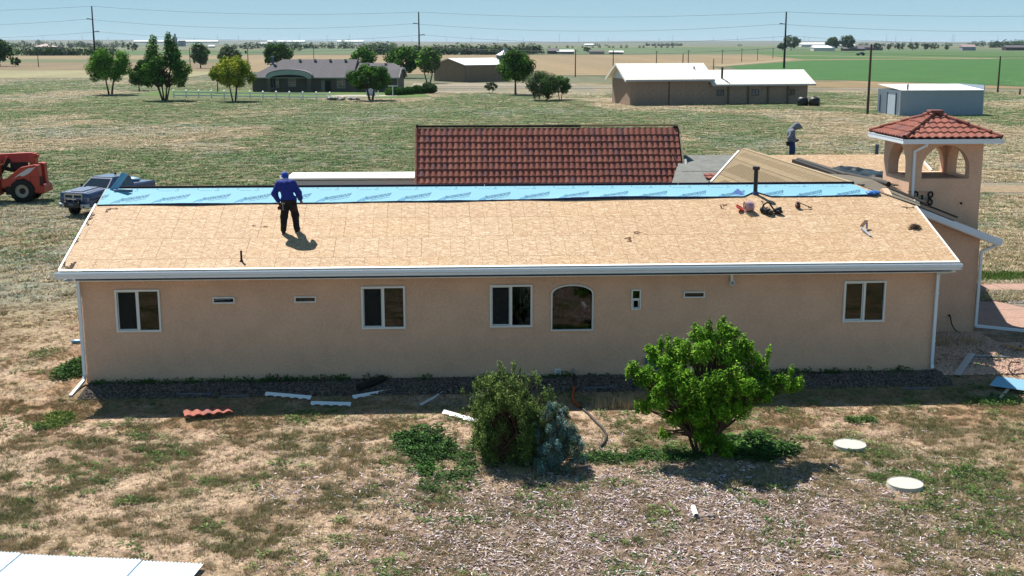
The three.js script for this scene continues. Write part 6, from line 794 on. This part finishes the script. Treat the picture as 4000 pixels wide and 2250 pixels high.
  const dr = obj('door', bx(1.1, 2.15, 0.1, 0.4, 1.08, 0.06), M([44, 30, 28]), t); obj('sidelight', bx(0.7, 2.1, 0.08, -0.6, 1.08, 0.07), M([120, 132, 130], { roughness: 0.2 }), dr);
  obj('gable_vent', extr(poly([[-0.35, 0], [0.35, 0], [0.35, 0.6], [0, 0.9], [-0.35, 0.6]]), 0.1).rotateY(Math.PI / 2).translate(13.85, 3.4, -4.9), trimG, t);
  for (const [x, y, z] of [[-6, 5.9, -4.7], [-3, 5.9, -4.7], [0, 5.9, -4.7], [3, 5.9, -4.7]]) obj('roof_vent', rbx(0.5, 0.35, 0.5, 0.08, x, y + 0.15, z), M([206, 196, 186]), r1);
  for (const x of [7.5, 11]) obj('roof_vent', rbx(0.5, 0.35, 0.5, 0.08, x, 5.3, -4.0), M([206, 196, 186]), r2);
  const fl = obj('flue', cyl(0.22, 0.22, 1.6, -11.2, 4.9, -4.0), M([110, 122, 136], { metalness: 0.3 }), t); obj('cap', cyl(0.32, 0.32, 0.25, -11.2, 6.5, -4.0), M([180, 180, 180]), fl);
  obj('downspout', beam([13.95, 2.6, 0.6], [13.9, 0, 0.5], 0.14, 0.14), trimG, t);
}
{ // round clipped hedges
  const q = rng(301); [[0.6, -187.5, 1.1], [2.2, -189, 1.0], [3.6, -191, 1.05], [5.2, -194, 1.2], [7.2, -196.5, 1.5]].forEach(([x, z, r], i) => { const t = thing('round_hedge', i === 4 ? 'broad dark clipped bush at the driveway end of the hedge row' : 'dark rounded clipped bush beside the grey brick house', 'hedge', [x, 0, z], 0, i === 4 ? undefined : 'clipped bushes beside the brick house'); obj('foliage', leafCrown([{ x: 0, y: r * 0.6, z: 0, r, sy: 0.75 }], 2600, 0.16, G.deep, 311 + i, { core: 0.12, floor: 0 }), leafSolid, t); obj('trunk', cyl(0.08, 0.06, r * 0.6), bark, t); });
}
[[-1.6, -184.6, 'white clothesline post with one short arm by the patio'], [1.0, -184.2, 'white T-shaped clothesline post beside the round hedges']].forEach(([x, z, l], i) => { const t = thing('clothesline_post', l, 'post', [x, 0, z]); obj('pole', cyl(0.07, 0.07, 1.8), white, t); obj('arm', i ? bx(1.9, 0.12, 0.12, 0, 1.8, 0) : bx(0.7, 0.12, 0.12, 0.25, 1.7, 0), white, t); });
{ const t = thing('white_fence', 'white two-rail vinyl fence along the edge of the lawn', 'fence', [-36.7, 0, -181.5]); const q = 13, ex = 27.9, ez = 11.2; for (let k = 0; k < q; k++) { const f = k / (q - 1), x = ex * f, z = ez * f; const p = obj('post', rbx(0.2, 1.25, 0.2, 0.02, x, 0.62, z), white, t); obj('cap', new THREE.ConeGeometry(0.2, 0.2, 4).rotateY(0.78).translate(x, 1.34, z), white, p); if (k < q - 1) for (const y of [0.42, 0.95]) obj('rail', beam([x + 0.1, y, z + 0.04], [ex * (k + 1) / (q - 1) - 0.1, y, ez * (k + 1) / (q - 1) - 0.04], 0.07, 0.2), white, t); } }
{ const q = rng(331), t = thing('rock_pile', 'heap of pale landscaping rocks at the fence end', 'rock pile', [-7.2, 0, -169.5]); for (let k = 0; k < 34; k++) obj('rock', new THREE.DodecahedronGeometry(rr(0.16, 0.4, q), 0).scale(1.3, 0.7, 1).rotateY(q() * 6).translate(rr(-1.8, 3.2, q), 0.15 + 0.3 * q(), rr(-0.8, 0.8, q)), M([lerp(150, 220, q()), lerp(140, 200, q()), lerp(135, 195, q())]), t); }
{ const t = thing('garden_shelter', 'small pale peaked box standing against the brick house wall', 'garden box', [-3.0, 0, -186.8]); obj('box', extr(poly([[-0.75, 0], [0.75, 0], [0.75, 1.1], [0, 1.75], [-0.75, 1.1]]), 1.0), M([190, 200, 214]), t); obj('roof', [beam([-0.85, 1.05, 0.5], [0, 1.82, 0.5], 1.1, 0.08), beam([0.85, 1.05, 0.5], [0, 1.82, 0.5], 1.1, 0.08)], M([170, 182, 200]), t); }
function ribbed(w, L, n, mat) { const g = [new THREE.BoxGeometry(w, L, 0.05)]; for (let k = 0; k <= n; k++) g.push(new THREE.BoxGeometry(0.07, L, 0.06).translate(-w / 2 + w * k / n, 0, 0.04)); return g; }
{
  const t = thing('brick_outbuilding', 'long tan brick outbuilding with two stepped white metal roofs', 'building', [38.2, 0, -150.6], 0.17);
  const gableEnd = (d, e, r) => poly([[0, 0], [-d, 0], [-d, e], [-d / 2, e + r], [0, e]]);
  obj('wall', [boxUV(bx(12.6, 3.9, 9, 6.3, 1.95, -4.5))], brickT, t); obj('wall', boxUV(bx(16.6, 3.1, 8, 20.9, 1.55, -4.1)), brickT, t);
  obj('gable', extr(poly([[0, 3.9], [9, 3.9], [4.5, 6.0]]), 0.1).rotateY(Math.PI / 2).translate(-0.1, 0, 0), Wh([206, 212, 222]), t);
  const roof = (x0, x1, e, r, d, n) => { for (const k of [1, -1]) { const L = Math.hypot(d / 2 + 0.6, r), a = Math.atan2(r, d / 2 + 0.6), m = obj('roof', ribbed(x1 - x0, L, n), roofW, t); m.geometry.rotateX(-Math.PI / 2).rotateX(k * a).translate((x0 + x1) / 2, e + r / 2 + 0.06, -d / 2 + k * (d / 4 + 0.3)); } };
  roof(-0.9, 13.3, 3.75, 2.35, 9, 34); roof(12.9, 30.2, 2.95, 2.1, 8, 42);
  obj('rake', [beam([-0.95, 3.62, 0.65], [-0.95, 6.08, -4.5], 0.1, 0.3), beam([-0.95, 3.62, -9.65], [-0.95, 6.08, -4.5], 0.1, 0.3), beam([13.35, 3.62, 0.65], [13.35, 6.08, -4.5], 0.1, 0.3)], white, t); obj('rake', beam([30.25, 2.85, 0.55], [30.25, 5.02, -4.1], 0.1, 0.3), white, t);
  obj('fascia', [bx(14.2, 0.2, 0.08, 6.2, 3.66, 0.66), bx(17.2, 0.2, 0.08, 21.6, 2.86, 0.56)], M([196, 198, 204]), t);
  for (const x of [6.2, 15.9, 19.2, 22.5, 25.8]) obj('pilaster', bx(0.24, x < 10 ? 3.7 : 2.9, 0.14, x, x < 10 ? 1.85 : 1.45, 0.02), M([116, 96, 84]), t);
  for (const x of [14.6, 20.4, 26.4]) winBox(t, x, 1.75, -0.08, 1.1, 0.9, 1, M([96, 90, 84]));
  obj('stove_pipe', [cyl(0.16, 0.16, 2.1, 15.3, 3.5, -1.3)], M([34, 34, 38]), t); obj('roof_vent', rod([11.2, 5.0, -2.6], [11.2, 5.7, -2.7], 0.12), M([90, 96, 104]), t);
}
[[64.0, -148.0, 'left'], [65.6, -147.4, 'right']].forEach(([x, z], i) => { const t = thing('water_tank', 'squat black plastic tank at the end of the brick outbuilding', 'tank', [x, 0, z], 0, 'pair of black tanks beside the outbuilding'); obj('tank', new THREE.LatheGeometry([[0.001, 1.35], [0.5, 1.3], [0.78, 1.05], [0.82, 0.6], [0.82, 0.05], [0.001, 0]].map(p => new THREE.Vector2(...p)), 24), M([22, 22, 24], { roughness: 0.5 }), t); obj('lid', cyl(0.2, 0.2, 0.08, 0, 1.33, 0), M([30, 30, 32]), t); });
{
  const t = thing('metal_shed', 'pale blue-grey corrugated metal shed with a white low-pitched roof', 'shed', [69.2, 0, -122.4], 0.05), met = M([170, 188, 206], { roughness: 0.5, metalness: 0.2 });
  const corr = (w, h) => { const g = []; const n = Math.round(w / 0.3); g.push(bx(w, h, 0.06, w / 2, h / 2, 0)); for (let k = 0; k <= n; k++) g.push(bx(0.06, h, 0.06, w * k / n, h / 2, 0.04)); return g; };
  obj('wall', corr(11.3, 3.25), met, t); const lw = obj('wall', corr(7, 3.25), met, t); lw.geometry.rotateY(-Math.PI / 2).translate(0, 0, -7); 
  obj('wall', bx(0.08, 3.9, 7, 11.3, 1.95, -3.5), met, t); obj('wall', bx(11.3, 3.25, 0.08, 5.65, 1.62, -7), met, t);
  const rfm = obj('roof', ribbed(11.2, 7.5, 36), Wh([238, 240, 240], { roughness: 0.4 }), t); rfm.geometry.rotateX(-Math.PI / 2).rotateX(0.07).translate(5.55, 3.52, -3.4);
  obj('door', [bx(0.08, 2.6, 2.4, -0.08, 1.3, -2.4)], M([184, 202, 218]), t); obj('door_post', [bx(0.12, 2.9, 0.12, -0.1, 1.45, -1.1), bx(0.12, 2.9, 0.12, -0.1, 1.45, -3.8), bx(0.12, 2.2, 0.12, -0.1, 1.4, -6.2)], M([92, 112, 146]), t); obj('corner_trim', [bx(0.14, 3.4, 0.14, 0, 1.7, 0.02), bx(0.14, 3.9, 0.14, 11.3, 1.95, 0.02)], M([206, 214, 224]), t); obj('roof_post', rbx(0.18, 0.7, 0.18, 0.03, 0.9, 3.7, 0.1), M([60, 66, 80]), t);
}
{
  const t = thing('tan_warehouse', 'tan metal warehouse with a plain white roof behind the trees', 'warehouse', [15.2, 0, -260.5], 0.62), wm = M([176, 148, 122], { map: rep(speckTex, 0.3) });
  obj('wall', [boxUV(bx(13.5, 4.1, 13, 6.75, 2.05, -6.5))], wm, t); obj('roof', [slab([[-0.4, 4.1, 0.4], [13.9, 4.1, 0.4], [13.9, 5.6, -6.5], [-0.4, 5.6, -6.5]], 0.15), slab([[-0.4, 5.6, -6.5], [13.9, 5.6, -6.5], [13.9, 4.1, -13.4], [-0.4, 4.1, -13.4]], 0.15)], Wh([234, 234, 230]), t); obj('gable', extr(poly([[0, 4.0], [13, 4.0], [6.5, 5.5]]), 0.1).rotateY(Math.PI / 2).translate(-0.05, 0, 0), wm, t); obj('corner_trim', bx(0.2, 4.1, 0.2, 0, 2.05, 0), M([110, 122, 132]), t);
}
{
  const t = thing('grain_bin', 'round grey steel grain bin with a conical roof behind the trees', 'grain bin', [31.5, 0, -405]); obj('drum', [cyl(2.7, 2.7, 5, 0, 0, 0, 28), ...[1, 2, 3, 4].map(y => new THREE.TorusGeometry(2.71, 0.05, 5, 28).rotateX(Math.PI / 2).translate(0, y, 0))], M([120, 132, 148], { metalness: 0.5, roughness: 0.45 }), t); obj('roof', new THREE.ConeGeometry(2.9, 1.6, 28).translate(0, 5.8, 0), M([206, 212, 216], { metalness: 0.3, roughness: 0.4 }), t); obj('spout', [rod([0.1, 6.5, 0], [0.3, 7.7, 0], 0.3), rod([0.3, 7.6, 0], [1.5, 6.4, 0.2], 0.22)], M([190, 206, 214], { metalness: 0.4, roughness: 0.4 }), t);
}
// ---------- trees across the field ----------
const lob = (arr) => arr.map(([x, y, z, r, sy]) => ({ x, y, z, r, sy: sy || 1 }));
tree('field_tree', 'round bushy green tree casting shade on the green rise', [-51, 0, -194.5], 8.2, 9.2, { seed: 501, n: 26, clear: 2.4, leaves: 13000, size: 0.182, tones: G.mid, stems: 3, spread: 0.25, tr: 0.32, style: 'vase' });
{ const q = rng(503), L = lobesFor(7.2, 9.6, 1.9, 505, 22, 'vase'); for (const [x, y, r] of [[-1.6, 7.2, 1.3], [-1.5, 8.6, 1.1], [-1.3, 9.8, 0.7], [-1.9, 6.3, 1.4], [1.6, 7.0, 1.5], [1.5, 8.4, 1.3], [1.3, 9.6, 0.95], [1.1, 10.5, 0.5], [2.2, 7.4, 1.0], [0.2, 6.4, 1.2]]) L.push({ x, y, z: 0, r, sy: 1.2 }); tree('field_tree', 'tall forked dark green tree with two upright crowns', [-35.7, 0, -170], 11, 9.4, { lobes: L, clear: 1.9, leaves: 15000, size: 0.182, tones: G.deep.concat(G.mid), stems: 5, spread: 0.3, tr: 0.36, seed: 507 }); }
tree('field_tree', 'yellow-green rounded tree beside the white fence', [-23.9, 0, -166.9], 7.1, 8.4, { seed: 511, n: 24, clear: 2.1, leaves: 12000, size: 0.168, tones: G.lime, stems: 3, spread: 0.2, tr: 0.24 });
tree('field_tree', 'thin sparse young tree behind the yellow-green tree', [-32.5, 0, -200], 5.2, 3.6, { seed: 513, n: 10, clear: 1.8, leaves: 1100, size: 0.2, tones: G.lime.concat(G.grey), tr: 0.12 });
tree('field_tree', 'small dark shade tree behind the bushy rise tree', [-50, 0, -212], 5, 5, { seed: 514, n: 12, clear: 0.8, leaves: 2500, size: 0.24, tones: G.deep, tr: 0.15 });
tree('field_tree', 'broad flat-topped tree standing before the brick house', [-1.9, 0, -168.5], 5.9, 8.8, { seed: 517, n: 26, clear: 1.6, leaves: 13000, size: 0.161, tones: G.mid.concat(G.deep), tr: 0.3, stems: 2, spread: 0.2 });
tree('field_tree', 'dark conical tree on the far side of the yard', [-79.6, 0, -426], 9.6, 7.8, { seed: 521, n: 18, clear: 1, leaves: 2600, size: 0.42, tones: G.grey.concat(G.deep), tr: 0.3 });
tree('field_tree', 'hazy grey-green twin tree beyond the yellow tree', [-74, 0, -455], 8, 11, { seed: 523, n: 20, clear: 1.4, leaves: 2400, size: 0.45, tones: G.grey, tr: 0.3, stems: 2, spread: 1 });
tree('field_tree', 'wide dark tree behind the left end of the brick house roof', [-46.2, 0, -385], 9.4, 11.6, { seed: 527, n: 24, clear: 1.6, leaves: 4200, size: 0.4, tones: G.deep, tr: 0.3, stems: 3, spread: 0.4 });
tree('field_tree', 'green tree rising behind the brick house garage ridge', [-12.7, 0, -318], 7.8, 8.6, { seed: 531, n: 20, clear: 1.2, leaves: 3600, size: 0.36, tones: G.mid, tr: 0.25 });
tree('field_tree', 'broad green tree behind the brick house gable', [-0.5, 0, -296], 8.4, 11.5, { seed: 533, n: 28, clear: 1.2, leaves: 5200, size: 0.36, tones: G.mid.concat(G.deep), tr: 0.3 });
tree('field_tree', 'loose grey-green tree with pale trunk beside the warehouse', [6.5, 0, -252], 8.7, 7.4, { seed: 537, n: 22, clear: 2.2, leaves: 3200, size: 0.32, tones: G.grey.concat(G.mid), tr: 0.28, stems: 2, spread: 0.3, bark: barkPale, style: 'column' });
tree('field_tree', 'full green shade tree in front of the grain bin', [23.1, 0, -190], 8.3, 7.8, { seed: 541, n: 26, clear: 2.1, leaves: 13000, size: 0.182, tones: G.mid.concat(G.deep), tr: 0.22 });
tree('field_bush', 'large dark grey-green spreading bush near the shade tree', [26.0, 0, -166.7], 4.9, 6.4, { cat: 'bush', seed: 543, n: 26, clear: 0.3, leaves: 11000, size: 0.12, tones: G.grey.concat(G.deep), tr: 0.12, stems: 4, spread: 0.4 });
tree('field_bush', 'rounded dark bush tree adjoining the spreading bush', [29.4, 0, -169.5], 4.0, 4.4, { cat: 'bush', seed: 545, n: 16, clear: 0.9, leaves: 6000, size: 0.12, tones: G.deep, tr: 0.12, stems: 2 });
tree('field_bush', 'small sparse grey shrub alone by the concrete drive', [18.8, 0, -193.9], 2.3, 2.8, { cat: 'shrub', seed: 547, n: 12, clear: 0.5, leaves: 1100, size: 0.14, tones: G.grey, tr: 0.06, stems: 3 });
tree('field_tree', 'tall dark tree at the field edge with a small bush below', [-167, 0, -468], 11.2, 11, { seed: 551, n: 22, clear: 1.4, leaves: 3000, size: 0.5, tones: G.deep, tr: 0.35 });
tree('field_bush', 'small dark bush below the tall tree at the field edge', [-158.5, 0, -461], 3.6, 4.4, { cat: 'bush', seed: 553, n: 10, clear: 0.4, leaves: 900, size: 0.4, tones: G.deep, tr: 0.1 });
const farTones = G.deep.concat(G.grey);
[[423, -1412, 17, 25, 'broad dark tree behind the utility pole on the right skyline'], [394, -1345, 9, 14, 'low round tree beside the broad skyline tree'], [450, -1340, 15.6, 21, 'left crown of the tall cottonwood pair on the skyline'], [467, -1339, 18, 20, 'right taller crown of the cottonwood pair on the skyline']].forEach(([x, z, h, w, l], i) => tree('far_tree', l, [x, 0, z], h, w, { seed: 561 + i, n: 22, clear: h * 0.16, leaves: 2200, size: 1.0, tones: farTones, tr: 0.5 }));
{
  const far = [[-338, -1011, 4.2, 7], [-267, -881, 6.3, 17], [-253, -881, 5.4, 12], [-315, -1277, 9.8, 17], [-142, -1264, 7.3, 19], [148, -1139, 5.2, 6], [152, -1188, 5.4, 8], [108, -1054, 3.1, 5], [524, -1404, 9.3, 11], [538, -1403, 8, 6], [551, -1402, 9, 14], [566, -1401, 9.7, 17], [582, -1400, 8.8, 7], [622, -1474, 9.2, 15], [637, -1472, 6.3, 6], [664, -1470, 7.8, 11], [373, -2887, 8, 19], [397, -2884, 5, 14], [710, -2852, 6, 17], [774, -2580, 8, 22], [757, -2582, 7, 26], [-392, -1406, 6, 14], [-16, -1105, 4, 9], [-7, -1150, 5, 6]];
  far.forEach(([x, z, h, w], i) => tree('distant_tree', 'small dark round tree on the distant plain', [x, 0, z], h, w, { seed: 601 + i, n: 10, clear: h * 0.1, leaves: 420, size: h * 0.1, tones: farTones, tr: 0.3, group: 'scattered trees on the distant plain' }));
  const belt = (label, x0, x1, z0, z1, n, h, seed) => { const q = rng(seed), L = []; for (let k = 0; k < n; k++) { const f = (k + q()) / n, r = h * rr(0.35, 0.6, q); L.push({ x: lerp(x0, x1, f) - x0, y: r * 0.9, z: lerp(z0, z1, f) - z0 + rr(-4, 4, q), r, sy: rr(0.8, 1.3, q) }); } const m = obj('tree_belt', leafCrown(L, n * 90, h * 0.14, farTones, seed + 1, { floor: 0, core: 0.3 }), leafSolid); m.position.set(x0, 0, z0); tag(m, label, 'tree belt', null, 'stuff'); };
  belt('dark tree belt running behind the stubble field', -52, 56, -905, -920, 46, 8, 701); belt('dark tree belt ending near the grain bin', 40, 90, -930, -960, 20, 8, 703); belt('dark bushes grouped round the far pale house', -300, -225, -872, -876, 26, 6.5, 705); belt('thin far tree line below the hills', -900, -560, -2300, -2200, 40, 12, 707); belt('far tree line behind the rise tree', -330, -60, -1900, -1850, 46, 10, 709); belt('long low tree row on the middle plain', 540, 640, -3190, -3180, 20, 9, 711); belt('far tree group at the right edge of the plain', 1000, 1200, -2150, -2300, 26, 14, 713); belt('far tree line on the right skyline', 1240, 1700, -2800, -3000, 40, 13, 715); belt('scattered far hedgerow on the middle plain', 0, 420, -1950, -2100, 30, 5, 717); belt('far hedge before the white farm sheds', 880, 1250, -2850, -2900, 36, 9, 719);
}
// ---------- far buildings ----------
const farB = (name, label, x, z, w, h, d, wall, roof, turn = 0, y = 0) => { const t = thing(name, label, 'building', [x, y, z], turn); obj('wall', bx(w, h * 0.62, d, 0, h * 0.31, 0), wall, t); obj('roof', extr(poly([[-d / 2 - 0.4, 0], [d / 2 + 0.4, 0], [0, h * 0.42]]), w + 0.8).rotateY(Math.PI / 2).translate(-w / 2 - 0.4, h * 0.6, 0), roof, t); return t; };
const wWall = Wh([214, 208, 200]), gWall = M([150, 140, 136]), wRoof = Wh([236, 238, 238]), gRoof = M([104, 98, 104]), dWall = M([74, 58, 58]);
{
  const t = thing('far_villa', 'pale two-storey villa with a row of arched dark windows on the far plain', 'house', [-278, 0, -884]); obj('wall', [bx(20, 6, 9, 0, 3, 0), bx(26, 3, 9, 8, 1.5, 1)], M([178, 164, 166]), t); obj('roof', [new THREE.ConeGeometry(9.5, 2.6, 4).rotateY(0.785).scale(1.35, 1, 0.7).translate(-2, 7.3, 0), bx(20.6, 0.4, 9.6, 0, 6.1, 0), bx(26.4, 0.4, 9.6, 8, 3.1, 1.2)], M([196, 178, 172]), t); for (let k = 0; k < 6; k++) { const w = obj('window', bx(1.1, 1.6, 0.2, -7 + k * 3, 4.3, 4.55), M([58, 58, 70]), t); } for (const x of [-11, 8]) obj('garage_door', bx(2.6, 2.2, 0.2, x, 1.1, 5.6), M([206, 200, 198]), t);
}
farB('far_barn', 'dark red barn with grey roof at the stubble field edge', 100, -979, 9, 4.6, 8, dWall, gRoof); farB('far_barn', 'long pale shed joined to the dark barn', 110, -978, 14, 3.4, 8, M([170, 150, 140]), wRoof); farB('far_barn', 'low grey farmhouse under the dark tree', 136, -977, 12, 3.4, 8, gWall, gRoof); farB('far_barn', 'small white-roofed shed at the right of the farmhouse', 152, -976, 11, 2.6, 7, gWall, wRoof);
farB('far_shed', 'white metal farm shed beside the skyline cottonwoods', 437, -1335, 24, 6, 12, wWall, wRoof); farB('far_house', 'dark low house behind the cottonwood trees', 470, -1330, 24, 4, 10, dWall, gRoof); farB('far_house', 'long grey-roofed house among poplars', 520, -1420, 30, 6, 12, gWall, gRoof); farB('far_house', 'grey-roofed house at the right edge beyond the crop', 690, -1400, 26, 6, 12, dWall, gRoof); farB('far_shed', 'pale shed with pointed silo beyond the crop', 628, -1390, 16, 7, 9, M([170, 172, 186]), M([196, 170, 168])); farB('far_shed', 'long white farm sheds on the right middle plain', 800, -2560, 60, 9, 20, wWall, wRoof); farB('far_shed', 'small white shed right of the long farm sheds', 850, -2500, 34, 6, 14, wWall, wRoof); farB('far_shed', 'white barn roof on the far left plain', -560, -3900, 26, 9, 14, wWall, wRoof); farB('far_shed', 'white roof on the middle of the distant plain', 395, -3210, 26, 6, 12, wWall, wRoof);
farB('far_shed', 'small white farmhouse group below the hills', -420, -2150, 14, 8, 12, wWall, wRoof); farB('far_shed', 'white farm outbuilding right of the small farmhouse group', -395, -2150, 10, 5, 8, wWall, wRoof);
[[-1150, -5400, 360, 'very long white poultry shed below the hill line'], [-700, -5600, 170, 'shorter white poultry shed on the hill line'], [-420, -5700, 120, 'small white poultry shed at the end of the hill line']].forEach(([x, z, w, l]) => farB('poultry_shed', l, x, z, w, 13, 30, wWall, wRoof, 0, 6));
{ const t = thing('grain_elevator', 'hazy grain elevator tower on the left skyline', 'elevator', [-640, 0, -3000]); obj('tower', [bx(9, 22, 9, 0, 11, 0), bx(4, 8, 4, 0, 26, 0)], M([130, 140, 150]), t); for (const x of [-22, -12, 12, 20]) obj('silo', cyl(5, 5, 14, x, 0, 0, 16), M([150, 156, 162]), t); }
{ const t = thing('far_pickup', 'dark pickup truck driving on the track beyond the green crop', 'pickup truck', [311, 0.1, -841], 0.1); obj('body', [rbx(6.2, 0.9, 2.2, 0.2, 0, 1.1, 0), rbx(0.9, 0.25, 2, 0.1, -3.2, 0.7, 0)], M([40, 44, 52], { roughness: 0.4 }), t); obj('cab', rbx(2.6, 1.0, 2.0, 0.3, 0.8, 1.95, 0), M([34, 38, 46], { roughness: 0.3 }), t); for (const x of [-2, 2]) for (const z of [-1, 1]) obj('wheel', new THREE.CylinderGeometry(0.5, 0.5, 0.3, 14).rotateX(Math.PI / 2).translate(x, 0.5, z), tyreM, t); }
{ // hills on the skyline
  const g = new THREE.PlaneGeometry(30000, 6000, 240, 14).rotateX(-Math.PI / 2).translate(0, 0, -8500), p = g.attributes.position, c = new Float32Array(p.count * 3); for (let i = 0; i < p.count; i++) { const x = p.getX(i), z = p.getZ(i), k = sm(-5500, -7600, z), left = sm(500, -2200, x); const h = k * (5 + 15 * left + 9 * fbm(x * 0.0007, 4, 3, 801) + 8 * sm(900, 1500, x) * sm(3500, 1800, x) + 3 * fbm(x * 0.004, z * 0.001, 2, 811)) - 0.6 * (1 - k); p.setY(i, h); c.set(mix3(lin(92, 102, 92), lin(118, 114, 100), fbm(x * 0.0012, z * 0.001, 3, 821)), i * 3); } g.setAttribute('color', new THREE.BufferAttribute(c, 3)); g.computeVertexNormals(); struct('hills', g, new THREE.MeshStandardMaterial({ vertexColors: true, roughness: 1, side: THREE.DoubleSide }));
}
// ---------- poles and wires ----------
const poleM = M([92, 74, 60], { roughness: 1 }), darkPole = M([56, 50, 54], { roughness: 1 });
const towers = [[-131.5, -475.7, 23.7, 'steel-armed transmission pole behind the round bushy tree'], [0.2, -467.4, 21.4, 'transmission pole rising behind the brick house trees'], [135.1, -412.6, 20.3, 'transmission pole behind the tan brick outbuilding']];
const armsAt = [[0.78, -1], [0.57, 1], [0.36, -1]];
towers.forEach(([x, z, h, l]) => { const t = thing('transmission_pole', l, 'utility pole', [x, 0, z]); obj('pole', cyl(0.42, 0.24, h, 0, 0, 0, 10), darkPole, t); armsAt.forEach(([f, s]) => obj('arm', [beam([0, h * f, 0], [s * 2.2, h * f + 0.35, 0], 0.22, 0.26), cyl(0.1, 0.1, 0.5, s * 2.2, h * f - 0.2, 0, 6)], darkPole, t)); if (x < -100) obj('crossarm', [beam([-1.9, h * 0.13, 0], [1.9, h * 0.13, 0], 0.18, 0.22), beam([-1.6, h * 0.28, 0], [1.6, h * 0.28, 0], 0.18, 0.22)], darkPole, t); });
{
  const chain = [[-265, -484, 23.5], ...towers.map(t => t.slice(0, 3)), [275, -358, 20]], wm = M([120, 128, 136]);
  const heights = [[1, 0], ...armsAt]; const names = ['topmost ground wire', 'upper conductor wire', 'middle conductor wire', 'lower conductor wire'];
  heights.forEach(([f, s], k) => { const g = []; for (let i = 0; i < chain.length - 1; i++) { const [x0, z0, h0] = chain[i], [x1, z1, h1] = chain[i + 1], P = []; for (let j = 0; j <= 16; j++) { const u = j / 16; P.push([lerp(x0, x1, u) + s * 2.2, lerp(h0, h1, u) * f + (k ? 0.1 : 0) - 11 * u * (1 - u) * (k ? 1 : 0.7), lerp(z0, z1, u)]); } g.push(tube(P, 0.045, 24, 4)); } tag(obj('power_line', g, wm), names[k] + ' strung between the tall transmission poles', 'power line', 'wires of the transmission line'); });
}
const distP = [[-146.8, -452.4, 6.96], [-86.4, -441.0, 7.43], [-62.0, -424.9, 7.35], [-48.6, -527.3, 7.77], [46.2, -303.0, 7.41], [63.3, -351.2, 6.89], [85.9, -402.1, 6.42], [105.8, -444.2, 6.43], [133.2, -505.3, 6.22], [155.2, -559.7, 6.47], [176.5, -611.9, 6.2], [206.4, -691.9, 6.2]];
distP.forEach(([x, z, h], i) => { const L = ['thin wood pole alone in the brown field', 'thin wood pole beside the dark conical tree', 'wood pole with crossarm and transformer above the yellow tree', 'short wood pole beyond the brick house ridge'][i]; const t = thing('utility_pole', L || 'thin wood pole in the line crossing the stubble field', 'utility pole', [x, 0, z], 0, L ? undefined : 'poles crossing the stubble field'); obj('pole', cyl(0.17, 0.12, h, 0, 0, 0, 8), poleM, t); if (i === 2) { obj('crossarm', bx(4, 0.2, 0.2, 0, h - 0.3, 0), poleM, t); obj('transformer', cyl(0.35, 0.35, 1, -0.7, h - 2, 0), M([70, 76, 90]), t); } else if (i > 3) obj('crossarm', bx(1.4, 0.12, 0.12, 0, h - 0.35, 0), poleM, t); });
{ const g = []; for (let i = 4; i < distP.length - 1; i++) { const [x0, z0, h0] = distP[i], [x1, z1, h1] = distP[i + 1], P = []; for (let j = 0; j <= 10; j++) { const u = j / 10; P.push([lerp(x0, x1, u), lerp(h0, h1, u) - 0.3 - 2.2 * u * (1 - u), lerp(z0, z1, u)]); } g.push(tube(P, 0.03, 12, 4)); } { const P = []; for (let j = 0; j <= 16; j++) { const u = j / 16; P.push([lerp(-4, 46.2, u), lerp(9.2, 7.1, u) - 3 * u * (1 - u), lerp(-330, -303, u)]); } g.push(tube(P, 0.035, 20, 4)); } tag(obj('power_line', g, M([190, 190, 186])), 'low pale wire along the poles crossing the stubble field', 'power line'); }
[[66.3, -126.1, 9.03, 'weathered wood pole standing beside the metal shed'], [115.1, -193.7, 6.68, 'wood pole before the green crop field'], [115.1, -184.7, 0.95, 'short dark fence post on the gravel road verge'], [88.3, -365.7, 5.63, 'stub wood pole behind the outbuilding roof'], [103.5, -388.2, 3.7, 'short wood pole at the corner of the crop field']].forEach(([x, z, h, l]) => { const t = thing('wood_pole', l, 'pole', [x, 0, z]); obj('pole', cyl(0.18, 0.13, h, 0, 0, 0, 10), poleM, t); obj('cap', cyl(0.14, 0.1, 0.12, 0, h, 0, 8), darkPole, t); });
{ const q = rng(911); for (let k = 0; k < 46; k++) { const x = -3600 + k * 190 + rr(-70, 70, q), z = -7600 - rr(0, 900, q), h = rr(26, 60, q); const t = thing('wind_mast', 'thin pale mast on the far horizon', 'mast', [x, 6, z], 0, 'masts along the horizon'); obj('mast', cyl(1.3, 0.9, h + 8, 0, -4, 0, 6), M([150, 160, 168]), t); } }
scene.fog = new THREE.FogExp2(new THREE.Color().setRGB(0.62, 0.78, 0.92), 0.00004);
renderer.render(scene, camera);
